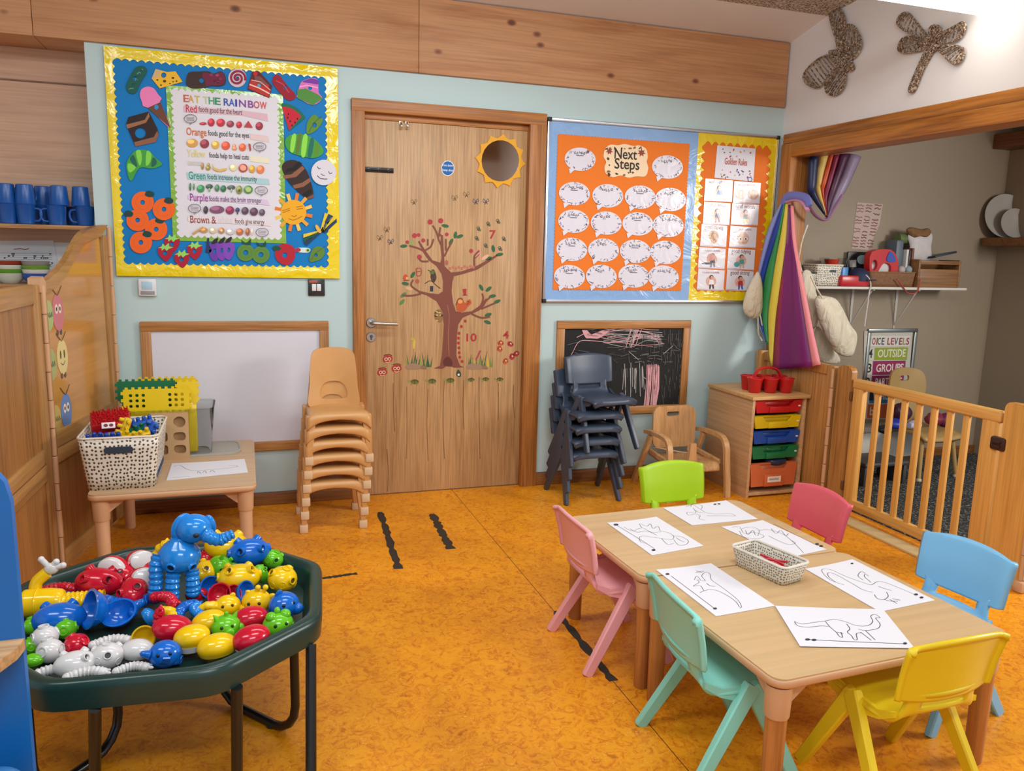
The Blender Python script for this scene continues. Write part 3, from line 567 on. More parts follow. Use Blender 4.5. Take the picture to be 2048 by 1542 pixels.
wb = lowboard('whiteboard', 'blank whiteboard in a pine frame low on the wall', 'whiteboard', -.858, .052, .302, .986, .048, plastic('#d3d3dc', .25, 'whiteboard_enamel', .02), BF)
bb = lowboard('blackboard', 'small chalked blackboard in a pine frame behind the navy chairs', 'blackboard', 1.352, 2.235, .41, .982, .048, plastic('#191919', .8, 'chalkboard_paint', .3), BF)
a = Art(-.0085); rr = random.Random(5)
ZF = lambda l: [(1060+min(max(x, 243), 1064-y*.038)/3.505, 600+min(max(y, 200), 776)/3.505) for x, y in l]
pk, wh = '#d9a0a4', '#a8a4a2'
def hatch(x0, y0, x1, y1, n, w, c, j=10):
    a.lines([ZF([(x0+(x1-x0)*rr.random()+rr.uniform(-j, j), y0+rr.uniform(-8, 8)), (x0+(x1-x0)*rr.random()+rr.uniform(-j, j), (y0+y1)/2), (x0+(x1-x0)*rr.random()+rr.uniform(-j, j), y1+rr.uniform(-8, 8))]) for _ in range(n)], w, c)
for k in range(24): x = rr.uniform(820, 910); a.line(ZF([(x, 455+rr.uniform(-8, 20)), (x-6+rr.uniform(-5, 5), 620), (x-22+rr.uniform(-8, 8), 785)]), .0045, pk)
for k in range(14): x = rr.uniform(650, 790); a.line(ZF([(x, 430+rr.uniform(0, 60)), (x+rr.uniform(-10, 10), 620+rr.uniform(-40, 60))]), .004, wh)
for k in range(16): y = rr.uniform(200, 300); a.line(ZF(SL([(rr.uniform(480, 560), y), (rr.uniform(600, 700), y+rr.uniform(-40, 40)), (rr.uniform(760, 860), y+rr.uniform(-30, 30)), (rr.uniform(900, 940), y+rr.uniform(-20, 40))])), .0033, wh if k % 3 else pk)
for k in range(9): x = rr.uniform(640, 740); a.line(ZF([(x+40, 205), (x, 300+rr.uniform(0, 60))]), .004, wh if k % 2 else pk)
for k in range(8): a.line(ZF(SL([(365+k*4, 210), (395+k*8, 265), (440+k*9, 240+k*2), (520+k*5, 210)])), .005, pk)
for l in ([(260, 440), (300, 360), (345, 290), (430, 285), (560, 298)], [(930, 380), (1000, 320)], [(325, 262), (400, 225)], [(920, 275), (830, 255)], [(690, 360), (760, 420)], [(780, 530), (815, 555)], [(760, 775), (810, 770)]): a.line(ZF(SL(l)), .004, pk if l[0][0] < 400 else wh)
for k in range(70): x, y = rr.uniform(640, 1050), rr.uniform(210, 780); a.line(ZF([(x, y), (x+rr.uniform(-5, 5), y+rr.uniform(20, 90))]), .0022, rr.choice(['#54514f', '#6a6766', '#454342']))
for k in range(40): x, y = rr.uniform(250, 1040), rr.uniform(200, 420); a.line(ZF([(x, y), (x+rr.uniform(30, 110), y+rr.uniform(-30, 30))]), .002, rr.choice(['#565352', '#7a7674', '#454342']))
for k in range(30): x, y = rr.uniform(930, 1060), rr.uniform(200, 620); a.line(ZF([(x, y), (x+rr.uniform(-6, 6), y+rr.uniform(15, 60))]), .002, '#6e6b6a')
for k in range(22): x, y = rr.uniform(690, 940), rr.uniform(320, 440); a.line(ZF([(x, y), (x+rr.uniform(20, 70), y+rr.uniform(-10, 12))]), .002, '#8a8785')
a.mb.v = [v-bb.location for v in a.mb.v]
part('chalk_drawing', a.mb, printmat('chalk', .95), bb, label='pink and white chalk scribbles')

# ---- noticeboard with Next Steps and golden rules
nx0, nx1, nz0, nz1 = 1.252, 2.772, 1.087, 2.108
nb = thing('noticeboard', 'wide metal-edged noticeboard right of the door, backed in pale blue and yellow', 'noticeboard', ((nx0+nx1)/2, -.01, nz0))
for z in (nz0, nz1-.018): part('frame_rail', sub(MB().box(nx0+.02, nx1-.02, -.022, 0, z, z+.018, .004), nb), metal('#cfcfd4', .35), nb, label='silver frame rail')
for x in (nx0, nx1-.014): part('frame_rail', sub(MB().box(x, x+.014, -.022, 0, nz0+.02, nz1-.02, .004), nb), metal('#cfcfd4', .35), nb, label='silver frame upright')
for x in (nx0, nx1-.024):
    for z in (nz0-.001, nz1-.021): part('corner_cap', sub(MB().box(x, x+.024, -.024, 0, z, z+.022, .003), nb), BLACK, nb)
NY = -.013; xs_ = onY(1388, 420, NY).x
part('blue_backing', sub(MB().box(nx0+.012, xs_, -.012, 0, nz0+.014, nz1-.014), nb), printmat('glossy_blue_backing', .25, .8, 7), nb).data.color_attributes['Col'].data.foreach_set('color', list(lin('#86abd8'))*24)
part('yellow_backing', sub(MB().box(xs_, nx1-.012, -.0125, 0, nz0+.014, nz1-.014), nb), FOIL, nb, label='shiny yellow backing').data.color_attributes['Col'].data.foreach_set('color', list(lin('#e6c90c'))*24)
ox0, ox1, oz0, oz1 = onY(1111, 420, NY).x, onY(1371, 420, NY).x, onY(1230, 580, NY).z, onY(1230, 277, NY).z
a = MB(); wallpoly(a, scallop(ox0, ox1, oz0, oz1, .018, .0028), NY+.001, .003, '#e2761c'); part('orange_panel', sub(a, nb), FELT, nb, label='orange panel with a deckled edge')
px0, px1, pz0, pz1 = onY(1400, 420, NY).x, onY(1530, 420, NY).x, onY(1460, 580, NY).z, onY(1470, 291, NY).z
a = MB(); wallpoly(a, scallop(px0, px1, pz0, pz1, .052, .013), NY+.001, .003, '#dc6f1a'); part('orange_panel', sub(a, nb), FELT, nb, label='orange panel with a wavy edge')
# title card
TY = -.0165
a = Art(TY); a.base(SM(ZC([(540, 300), (580, 268), (640, 272), (690, 262), (760, 278), (800, 272), (855, 300), (868, 360), (860, 400), (872, 450), (850, 510), (780, 512), (720, 522), (660, 505), (600, 518), (545, 490), (535, 440), (548, 400), (528, 360)]), 4), '#ecd2ae', .002)
for x, y, s in ((572, 318, 30), (820, 330, 34)):
    st = []
    for k in range(14): an = rad(k*360/14-90); r_ = s if k % 2 == 0 else s*.5; st.append((x+r_*cos(an), y+r_*sin(an)))
    a.poly(ZC(st), '#8a3f2a')
for k in range(34):
    x, y = rr.uniform(550, 855), rr.choice([rr.uniform(285, 300), rr.uniform(470, 505), rr.uniform(360, 480)])
    if 590 < x < 815 and 300 < y < 470: continue
    a.poly(ZC(E(x, y, rr.uniform(5, 16), rr.uniform(4, 10), rr.uniform(0, 180), 10)), rr.choice(['#5a3a24', '#7a4a2a', '#3f3a26', '#8f5a34', '#4a2a20']))
p = zc(605, 372); a.text(p[0], p[1], 'Next', .083, '#2a1f1c', .012, fit=zc(778, 372)[0]); p = zc(608, 450); a.text(p[0], p[1], 'Steps', .083, '#2a1f1c', .012, fit=zc(800, 450)[0])
a.done('title_card', 'cream autumn-leaf card lettered Next Steps on the orange panel', 'card', PRINT)
BUB = [[(347, 380), (1020, 440)], [(303, 645), (560, 662), (810, 672), (1043, 690)], [(297, 858), (548, 872), (792, 878), (1025, 890)], [(283, 1075), (527, 1080), (772, 1090), (1005, 1098)], [(265, 1285), (510, 1283), (760, 1280), (988, 1288)]]
ORD = ('first', 'second', 'third', 'fourth')
ROWN = ('top row', 'second row', 'third row', 'fourth row', 'bottom row')
for ri, row in enumerate(BUB):
    for ci, (x, y) in enumerate(row):
        a = Art(TY); out = E(x, y, 119, 90, 5, 44); o2 = []
        for p in out:
            o2.append(p)
        i = min(range(44), key=lambda k: abs(o2[k][0]-(x-62))+abs(o2[k][1]-(y+74))); o2[i:i+1] = [(x-45, y+84), (x-78, y+112), (x-86, y+72)]
        a.base(ZC(o2), '#d9d7e2', .002); rb = random.Random(ri*10+ci)
        for k in range(34):
            an = rad(rb.uniform(0, 360)); rx_ = rb.uniform(.78, .92)
            if -2.6 < an-pi*1.5 < -9: continue
            q = (x+119*rx_*cos(an), y+90*rx_*sin(an)); dd = rb.uniform(3, 13); a2 = rb.uniform(0, pi)
            a.lines([ZC([(q[0]-dd*cos(a2), q[1]-dd*sin(a2)), (q[0]+rb.uniform(-5, 5), q[1]+rb.uniform(-5, 5)), (q[0]+dd*cos(a2), q[1]+dd*sin(a2))])], rb.uniform(.0016, .0034), rb.choice(['#2e2c3e', '#3c3a52', '#4a4460', '#2e2c3e', '#3a3f66', '#a5506a']))
        nx_ = x-45
        for k in range(rb.randint(4, 6)):
            h = rb.uniform(14, 26); w_ = rb.uniform(8, 16); yy = y-58+rb.uniform(-4, 6)
            a.lines([ZC(rb.choice([[(nx_, yy), (nx_+2, yy+h), (nx_+w_, yy+h*.7)], SL([(nx_+w_, yy), (nx_, yy+h*.4), (nx_+w_*.5, yy+h), (nx_+w_, yy+h*.5)], 3), [(nx_, yy+h), (nx_+w_*.5, yy), (nx_+w_, yy+h)]]))], .003, '#2c2a3a'); nx_ += w_+6
        if ci % 2 == 0: a.line(ZC([(x-30, y-28), (x+25, y-26)]), .003, '#4a4058')
        lab = 'white speech bubble card on the orange panel, %s, %s' % (ROWN[ri], ('left of the title' if ci == 0 else 'right of the title') if ri == 0 else '%s from the left' % ORD[ci])
        a.done('speech_bubble_card', lab, 'card', LAM, 'speech bubble cards on the noticeboard')
a = Art(TY); a.base(ZC([(1405, 272), (1700, 298), (1682, 552), (1382, 522)]), '#dad8e2', .002)
for k in range(30):
    x, y = rr.uniform(1415, 1670), rr.choice([rr.uniform(295, 370), rr.uniform(450, 520)])
    a.poly(ZC(E(x, y+(x-1400)*.06, rr.uniform(4, 11), rr.uniform(3, 7), rr.uniform(0, 180), 9)), rr.choice(['#b5523a', '#6a4a34', '#c9a03a', '#7a6a5a', '#3a4a8a', '#9a4a5a']))
p = zc(1458, 418); a.text(p[0], p[1], 'Golden Rules', .05, '#b8502a', .008, fit=zc(1632, 418)[0], sy=1.1); a.line(ZC(E(1655, 535, 16)), .004, '#2f5aa0', True)
a.done('golden_rules_card', 'square white card lettered Golden Rules on the yellow side', 'card', PRINT)
SK, BL, RD, TL, DK = '#c99a84', '#2f5fb0', '#b02f3c', '#4f9aa0', '#3a2c2a'
def person(a, x, y, s, top, leg, hair=DK):
    a.poly(ZC(E(x, y-26*s, 15*s, 16*s)), hair); a.poly(ZC(E(x+3*s, y-22*s, 11*s, 13*s)), SK); a.poly(ZC([(x-15*s, y-8*s), (x+15*s, y-8*s), (x+18*s, y+24*s), (x-18*s, y+24*s)]), top)
    a.polys([ZC([(x-15*s, y+24*s), (x-2*s, y+24*s), (x-6*s, y+55*s), (x-16*s, y+55*s)]), ZC([(x+2*s, y+24*s), (x+15*s, y+24*s), (x+18*s, y+52*s), (x+8*s, y+55*s)])], leg)
    a.lines([ZC([(x-14*s, y-4*s), (x-28*s, y+16*s)]), ZC([(x+14*s, y-4*s), (x+28*s, y-10*s)])], .006*s, SK)
RC = [(1415, 620, 215, 168, 'walk indoors'), (1633, 638, 205, 165, None), (1400, 798, 205, 170, 'indoor voices'), (1618, 806, 208, 162, 'kind words'), (1378, 970, 200, 168, 'good listening'), (1603, 980, 205, 162, None), (1363, 1143, 205, 160, None), (1588, 1152, 208, 160, 'good tidying'), (1355, 1310, 205, 160, None), (1578, 1316, 205, 156, 'good sitting')]
RL = ['walk indoors with a walking child', 'a pair of round ears', 'indoor voices with a child raising a hand', 'kind words with a dark-haired figure', 'good listening with a large ear', 'a big-eyed face', 'a crouched figure, fourth on the left', 'good tidying with a kneeling child', 'a standing child, bottom of the left column', 'good sitting with a child in red']
for k, (x, y, w_, h_, t_) in enumerate(RC):
    a = Art(TY-.0004*(k % 2)); s5 = .035
    a.base(ZC([(x-w_/2+6, y-h_/2-w_*s5), (x+w_/2+4, y-h_/2+w_*s5), (x+w_/2-6, y+h_/2+w_*s5*.6), (x-w_/2-6, y+h_/2-w_*s5*.6)]), '#dcdae2', .002)
    a.line(ZC([(x-w_/2-4, y+h_/2-10), (x+w_/2-6, y+h_/2)]), .002, '#a04a5a')
    ty = y-h_/2+30
    if t_: p = zc(x-w_*.36, ty); a.text(p[0], p[1], t_, .036, '#6b2f38', .008, fit=zc(x+w_*.36, ty)[0])
    else:
        for j in range(8): xx = x-w_*.32+j*w_*.08; a.line(ZC([(xx, ty-14), (xx+5, ty), (xx+10, ty-12), (xx+13, ty)]), .0035, '#7a3a46')
    if k == 1:
        for d in (-48, 48): a.poly(ZC(E(x+d, y+12, 42, 40)), SK); a.line(ZC(SL([(x+d-10, y+35), (x+d-14, y-5), (x+d+12, y-15), (x+d+12, y+30)])), .004, '#8a5a4a')
    elif k == 4: a.poly(ZC(SM([(x, y-40), (x+36, y-15), (x+28, y+35), (x-5, y+60), (x-38, y+10), (x-30, y-30)])), '#b98a5c'); a.line(ZC(SL([(x-18, y+8), (x-8, y-22), (x+20, y-10), (x+10, y+25), (x-8, y+30)])), .005, '#7a5234')
    elif k == 5:
        a.poly(ZC(SM([(x, y-45), (x+45, y), (x+30, y+45), (x, y+55), (x-32, y+45), (x-45, y)])), '#d0ab96'); a.polys([ZC(E(x-22, y+14, 15, 10)), ZC(E(x+22, y+14, 15, 10))], '#f0eef0'); a.polys([ZC(E(x-20, y+14, 7)), ZC(E(x+20, y+14, 7))], '#2c2628'); a.line(ZC([(x-8, y+42), (x+8, y+42)]), .003, '#8a5044')
    else:
        c1, c2 = ((BL, '#e0dfe6'), 0, ('#2b2f6a', RD), ('#2c2628', '#d8b83a'), 0, 0, ('#3a4050', '#7a8088'), (TL, '#bfae9a'), ('#e2e0e6', DK), (RD, BL))[k]
        a.poly(ZC(E(x, y+10, 40, 42)), ('#d4a48c', '#d9b0a0')[k % 2]); person(a, x+4, y+8, 1.12, c1, c2)
        if k == 6: a.poly(ZC(E(x-40, y+40, 40, 8)), '#3a4050'); a.poly(ZC(E(x-8, y-8, 30, 28)), '#c78a80')
        if k == 7: a.poly(ZC(E(x-34, y+38, 22, 20)), TL)
    a.done('rule_card', 'rule card on the yellow side, ' + (('lettered ' if t_ else 'showing ') + RL[k]), 'card', LAM, 'golden rule picture cards')

# ================================================================ FURNITURE
def bar(p0, p1, w0, t0, w1, t1, side=(0, 1, 0), bev=.004):
    """tapered rectangular bar with softened edges"""
    p0, p1 = V(p0), V(p1); d = (p1-p0).normalized(); s = V(side); s = (s-d*s.dot(d)).normalized(); u = d.cross(s); R = []
    for f in (0, .02, .98, 1):
        p = p0.lerp(p1, f); w = (w0+(w1-w0)*f)/2; t = (t0+(t1-t0)*f)/2; k = bev if 0 < f < 1 else bev*1.6; e = 0 if 0 < f < 1 else bev*.5
        R.append([p+u*a+s*b for a, b in ((w-e, t-k), (w-k, t-e), (-w+k, t-e), (-w+e, t-k), (-w+e, -t+k), (-w+k, -t+e), (w-k, -t+e), (w-e, -t+k))])
    return P_loft(R)
def shell(fn, nu, nv, skip=lambda i, j: False):
    g = {}; vs = []; fs = []
    for j in range(nv+1):
        for i in range(nu+1): vs.append(V(fn(i/nu*2-1, j/nv)))
    for j in range(nv):
        for i in range(nu):
            if not skip(i, j): a = j*(nu+1)+i; fs.append([a, a+1, a+nu+2, a+nu+1])
    return vs, fs
def lerpt(tab, x):
    for (a, *p), (b, *q) in zip(tab, tab[1:]):
        if x <= b: t = (x-a)/(b-a) if b > a else 0; return [u+(v-u)*t for u, v in zip(p, q)]
    return list(tab[-1][1:])
SEATP = smooth([(.160, .262, 0), (.158, .282, 0), (.135, .291, 0), (.07, .288, 0), (0, .280, 0), (-.07, .277, 0), (-.115, .285, 0), (-.138, .31, 0), (-.147, .335, 0), (-.152, .355, 0)], 3)
SEATW = [(0, .128), (.08, .14), (.3, .145), (.55, .138), (.7, .122), (.8, .112), (.9, .112), (1, .118)]
BACKP = smooth([(-.144, .330, 0), (-.148, .36, 0), (-.155, .41, 0), (-.163, .45, 0), (-.171, .488, 0), (-.174, .498, 0)], 3)
def poly_chair(colr, label, group, loc, rz, name='plastic_chair'):
    m_ = plastic(colr, .38, 'chair_plastic', .05); t = thing(name, label, 'chair', loc, rz, group)
    def fs(u, v):
        k = v*(len(SEATP)-1); i = min(int(k), len(SEATP)-2); p = SEATP[i].lerp(SEATP[i+1], k-i); w = lerpt(SEATW, v)[0]; a = abs(u)
        up_ = max(0, min(1, (v-.62)/.2)); drop = (a**5)*.016*(1-up_); fwd = (a*a)*.02*up_
        return (p.x+fwd-(a**4)*.012*(1 if v < .1 else 0), u*w*(1-.03*(a > .95)), p.y-drop+ .006*(1-a*a)*0)
    nv = 26
    mb = MB(); mb.add(shell(fs, 16, nv, lambda i, j: 3 <= i < 13 and 20 <= j < 24)); part('seat', mb, m_, t, solid=.012)
    def fb(u, v):
        k = v*(len(BACKP)-1); i = min(int(k), len(BACKP)-2); p = BACKP[i].lerp(BACKP[i+1], k-i); a = abs(u)
        w = .148+.010*v; tp = max(0, (v-.72)/.28); w -= .012*tp**4; z = p.y-(a**2.2)*.02*v+(a**2.5)*.012*(1-v)
        x = p.x+.022*a*a
        if a > .9: x -= .016*((a-.9)/.1)**1.5
        if v > .9: x -= .008*((v-.9)/.1)**1.5
        return (x, u*w, z)
    mb = MB(); mb.add(shell(fb, 28, 16)); part('backrest', mb, m_, t, solid=.014)
    for s in (1, -1):
        mb = MB(); mb.add(bar((.01, s*.133, .281), (.150, s*.160, 0), .046, .026, .034, .022)); part('leg', mb, m_, t)
        mb = MB(); mb.add(bar((.012, s*.136, .284), (-.160, s*.165, 0), .046, .026, .034, .022)); part('leg', mb, m_, t)
        mb = MB(); pr_ = [(.145, .286), (.10, .250), (.04, .236), (-.02, .238), (-.075, .255), (-.12, .285), (-.12, .3), (-.07, .279), (0, .281), (.07, .289)]
        mb.add(P_prism([(x, z) for x, z in pr_], .01), MX.Translation((0, s*.128+.005, 0)) @ WALLM); part('side_skirt', mb, m_, t)
    return t
G6 = 'coloured plastic chairs round the table'
poly_chair('#e8a3a8', 'pale pink plastic chair tucked under the left side of the table', G6, (.832, -1.917, 0), 0)
poly_chair('#86cfc0', 'mint green plastic chair nearest the camera on the left side of the table', G6, (.858, -2.558, 0), rad(-4.8))
poly_chair('#9fc414', 'lime green plastic chair at the far end of the table', G6, (1.357, -1.545, 0), rad(-89))
poly_chair('#d75a68', 'coral pink plastic chair on the right side, facing the table by the gate', G6, (1.565, -1.885, 0), rad(181))
poly_chair('#79b8e0', 'sky blue plastic chair on the right side of the table', G6, (1.640, -2.495, 0), rad(187))
poly_chair('#e0c41a', 'bright yellow plastic chair at the near end of the table, seen from behind', G6, (1.231, -2.80, 0), rad(91))
NAVY = '#3a4658'
G7 = 'stacked navy chairs'
NL = ('bottom navy plastic chair of the stack in front of the blackboard', 'second navy chair up in the stack in front of the blackboard', 'third navy chair up in the stack in front of the blackboard', 'fourth navy chair up, just under the twisted top one', 'topmost navy plastic chair, perched askew on the stack by the blackboard')
nc = poly_chair(NAVY, NL[0], G7, (1.443, -.262, 0), rad(-90))
for k in range(1, 4): dup(nc, (1.443+.004*k, -.262-.006*k, .074*k), rad(-90), NL[k], G7)
dup(nc, (1.515, -.30, .302), rad(-84), NL[4], G7)

# ---- tan moulded chairs
TAN = plastic('#c9965c', .36, 'tan_plastic', .06); FOOT = plastic('#cdb08c', .6, 'pale_chair_foot')
def tan_chair(label, group, loc, rz, seat_only=False):
    t = thing('moulded_chair', label, 'chair', loc, rz, group)
    prof = smooth([(.152, .212, 0), (.156, .232, 0), (.140, .246, 0), (.08, .246, 0), (0, .240, 0), (-.09, .240, 0), (-.125, .248, 0)], 3)
    def fs(u, v):
        k = v*(len(prof)-1); i = min(int(k), len(prof)-2); p = prof[i].lerp(prof[i+1], k-i); a = abs(u); fr_ = max(0, 1-v*4)
        return (p.x, u*(.152-.02*v), p.y-(a**6)*.014+fr_*(-.03*(a**3)+.01*(1-a)))
    mb = MB(); mb.add(shell(fs, 18, 18)); part('seat', mb, TAN, t, solid=.014)
    # backrest with a low oval opening, bent from a flat outline
    out = SM([(-.125, 0), (-.118, .10), (-.112, .2), (-.10, .262), (-.055, .282), (.055, .282), (.10, .262), (.112, .2), (.118, .10), (.125, 0), (.06, -.002), (-.06, -.002)], 4)
    hole = [(x, y) for x, y in SM([(-.068, .045), (-.05, .028), (.05, .028), (.068, .045), (.06, .085), (.03, .112), (-.03, .112), (-.06, .085)], 4)]
    P = P_prism(out, .014, [hole]); vs = []
    for v in P[0]: vs.append(V((-.118-.18*v.y*.55+.03*(v.x/.12)**2+v.z, v.x, .246+v.y)))
    mb = MB(); mb.add((vs, [f[::-1] for f in P[1]])); part('backrest', mb, TAN, t, ang=50)
    for s in (1, -1):
        for fx, tx in ((.140, .128), (-.150, -.118)):
            mb = MB(); mb.add(bar((tx, s*.130, .238), (fx, s*.143, .03), .05, .046, .030, .026)); l = part('leg', mb, TAN, t)
            mb = MB(); mb.add(P_box(.036, .04, .042, .005), T(fx, s*.143, .021)); part('foot_pad', mb, FOOT, l, label='pale rubber foot')
    return t
TLB = ('bottom tan moulded chair of the stack beside the door', 'second tan moulded chair up in the stack beside the door', 'third tan moulded chair up in the stack beside the door', 'fourth tan moulded chair up in the stack beside the door', 'fifth tan moulded chair up, directly under the top one', 'topmost tan moulded chair of the stack by the door, its oval-holed back showing')
tc = tan_chair(TLB[0], 'stacked tan chairs', (.018, -.345, 0), rad(-90))
for k in range(1, 6): dup(tc, (.018+.006*k, -.345-.004*k, .0685*k), rad(-90), TLB[k], 'stacked tan chairs')

# ---- tables
TOP = wood('#c9a87a', '#b9966a', 'x', .35, .45, 0, 'maple_laminate_top', .25, .03); EDGE = plastic('#c99e78', .45, 'tan_table_edge'); LEGW = wood('#b9783c', '#9a5f2c', 'z', 1., .42, 0, 'turned_table_leg', .6)
def rrect(w, d, r, n=6):
    out = []
    for cx, cy, a0 in ((w/2-r, d/2-r, 0), (-w/2+r, d/2-r, 90), (-w/2+r, -d/2+r, 180), (w/2-r, -d/2+r, 270)):
        for k in range(n+1): a = rad(a0+90*k/n); out.append((cx+r*cos(a), cy+r*sin(a)))
    return out
def table(label, loc, rz, w, d, h, legm, topm, inset=.04, name='play_table'):
    t = thing(name, label, 'table', loc, rz)
    mb = MB(); mb.add(P_prism(rrect(w-.006, d-.006, .036), .004), T(z=h-.004)); part('tabletop', mb, topm, t)
    mb = MB(); mb.add(P_loft([[(x, y, z) for x, y in rrect(w+e, d+e, .04)] for e, z in ((-.012, h-.028), (-.001, h-.022), (0, h-.008), (-.005, h-.004))])); part('edge_band', mb, EDGE, t, ang=60)
    for sx in (1, -1):
        for sy in (1, -1):
            x, y = sx*(w/2-inset), sy*(d/2-inset); mb = MB(); mb.add(P_lathe([(.022, 0), (.024, .004), (.026, .2), (.027, h-.10)], 20), T(x, y)); l = part('leg', mb, legm, t)
            mb = MB(); mb.add(P_lathe([(.029, h-.115), (.031, h-.11), (.034, h-.03)], 20), T(x, y))
            for ax in ((1, 0), (0, 1)): mb.add(P_prism([(0, 0), (-.10, 0), (-.02, -.065), (0, -.07)], .02), MX.Translation((x, y, h-.026)) @ Euler((0, 0, 0 if ax[0] and sx > 0 else pi if ax[0] else pi/2 if sy > 0 else -pi/2)).to_matrix().to_4x4() @ MX.Translation((0, .01, 0)) @ WALLM)
            part('leg_socket', mb, EDGE, l, label='tan moulded socket')
    return t
TZ = .392
def quadfit(px):
    c = [onZ(x, y, TZ) for x, y in px]; m_ = sum(c, V())/4; ux = ((c[1]-c[0])+(c[2]-c[3]))/2; uy = ((c[0]-c[3])+(c[1]-c[2]))/2
    return m_, math.atan2(ux.y, ux.x), ux.length, uy.length
m1, r1, w1, d1 = quadfit([(1158, 1032), (1480, 996), (1702, 1104), (1290, 1149)])
m2, r2, w2, d2 = quadfit([(1288, 1150), (1700, 1105), (2008, 1258), (1552, 1385)])
wm = (w1+w2)/2; rm = (r1+r2)/2
m1 = m2+V((-sin(rm), cos(rm), 0))*(d1+d2)/2*1.002
table('near half of the two-part table, with three dinosaur sheets and the yellow chair', (m2.x, m2.y, 0), rm, wm, d2*.995, TZ, LEGW, TOP)
table('far half of the two-part table, with the lime chair at its end', (m1.x, m1.y, 0), rm, wm, d1*.995, TZ, LEGW, TOP)
STON = wood('#c6a580', '#b59470', 'x', .35, .45, 0, 'beige_side_table_top', .2, .03)
table('low beige side table holding the patterned basket beside the left divider', (-.655, -.57, 0), rad(0), .63, .815, .40, EDGE, STON, .045, 'side_table')

# ---- sheets of paper with line drawings
class ArtZ(Art):
    def w(s, pts): return [(lambda q: (q.x, q.y))(onZ(p[0], p[1], s.Y)) for p in pts]
    def m(s, z): return MX.Translation((0, 0, s.Y+z))
Z7 = lambda l: [(1050+x/2.052, 880+y/2.052) for x, y in l]
Z8 = lambda l: [(1380+x/3.066, 1040+y/3.066) for x, y in l]
INK = '#4a4a4e'; PAP = '#dddde4'
def sheet(corners, strokes, label, blobs=(), w=.002, name='colouring_sheet', z=TZ+.0008, group='dinosaur colouring sheets'):
    a = ArtZ(z); c = corners; out = []
    for i in range(4):
        p, q = c[i], c[(i+1) % 4]
        for k in range(4): t = k/4; b = sin(pi*t)*1.2; out.append((p[0]+(q[0]-p[0])*t, p[1]+(q[1]-p[1])*t+(b if i == 0 else 0)))
    a.base(out, PAP, .0012)
    for s_ in strokes: a.lines([SL(s_, 4)], w, INK)
    for b in blobs: a.poly(E(b[0], b[1], b[2], b[3]), '#333338')
    return a.done(name, label, 'paper', PRINT, group)
sheet([(1214, 1046), (1313, 1034), (1407, 1092), (1304, 1111)], [Z7(l) for l in ([(405, 358), (440, 375), (480, 362), (520, 380), (575, 378), (610, 395), (600, 410), (560, 405), (520, 400), (490, 395), (470, 400), (475, 420), (500, 425)], [(480, 362), (470, 345), (500, 355), (515, 345), (525, 365), (545, 355), (555, 375)], [(600, 395), (640, 398), (670, 415), (660, 430), (630, 432), (610, 410)], [(560, 405), (585, 430), (610, 425)], [(375, 350), (520, 440), (530, 455)], [(430, 365), (460, 380), (500, 375), (540, 392)], [(620, 402), (640, 415), (655, 420)])], 'dinosaur colouring sheet at the far left corner of the table', [(1232, 1050, 5, 2), (1307, 1101, 4, 2)])
sheet([(1326, 1016), (1452, 1001), (1515, 1038), (1384, 1051)], [Z7(l) for l in ([(660, 275), (690, 268), (720, 285), (725, 270), (690, 262), (680, 275)], [(690, 280), (700, 300), (665, 298), (672, 310), (700, 305), (720, 312)], [(720, 285), (745, 300), (790, 305), (840, 303), (865, 312)], [(720, 312), (715, 325), (740, 330)], [(745, 312), (800, 312), (865, 314)], [(700, 290), (712, 298), (730, 300)])], 'dinosaur colouring sheet at the far end by the lime chair', [(1430, 1009, 3, 1.2), (1438, 1008.5, 3, 1.2)])
sheet([Z7([(805, 357)])[0], Z7([(975, 330)])[0], Z7([(1237, 450)])[0], Z7([(1085, 482)])[0]], [Z7(l) for l in ([(850, 360), (880, 358), (900, 385), (940, 380), (980, 395), (960, 405), (900, 400), (880, 375)], [(890, 365), (930, 358), (960, 372), (955, 395)], [(960, 372), (1000, 370), (1040, 380), (1070, 395), (1100, 420), (1130, 450), (1143, 465)], [(1010, 365), (1030, 385), (1050, 372), (1070, 395), (1080, 385)], [(1000, 395), (1040, 415), (1080, 430), (1110, 425), (1090, 412)], [(1020, 345), (1200, 435)], [(905, 372), (915, 390), (935, 372), (945, 392)])], 'dinosaur colouring sheet on the right, behind the wire basket', [(1634, 1089, 4, 2), (1642, 1093, 4, 2)])
sheet([(1312, 1140), (1422, 1127), (1550, 1212), (1432, 1233)], [Z7(l) for l in ([(690, 600), (715, 585), (705, 575), (740, 580), (725, 560), (740, 545), (758, 550), (765, 575), (800, 600), (840, 630), (875, 660), (888, 685), (882, 692)], [(695, 575), (705, 560), (720, 575)], [(690, 602), (720, 600), (735, 620), (755, 615), (790, 620), (830, 640), (865, 665), (880, 688)], [(735, 620), (718, 628)], [(700, 545), (735, 540)], [(700, 538), (730, 548)], [(600, 560), (780, 695)], [(745, 590), (760, 600), (780, 602)])], 'dinosaur colouring sheet on the left, beside the mint chair', [(1335, 1149, 4, 2), (1430, 1218, 4, 2)], .002)
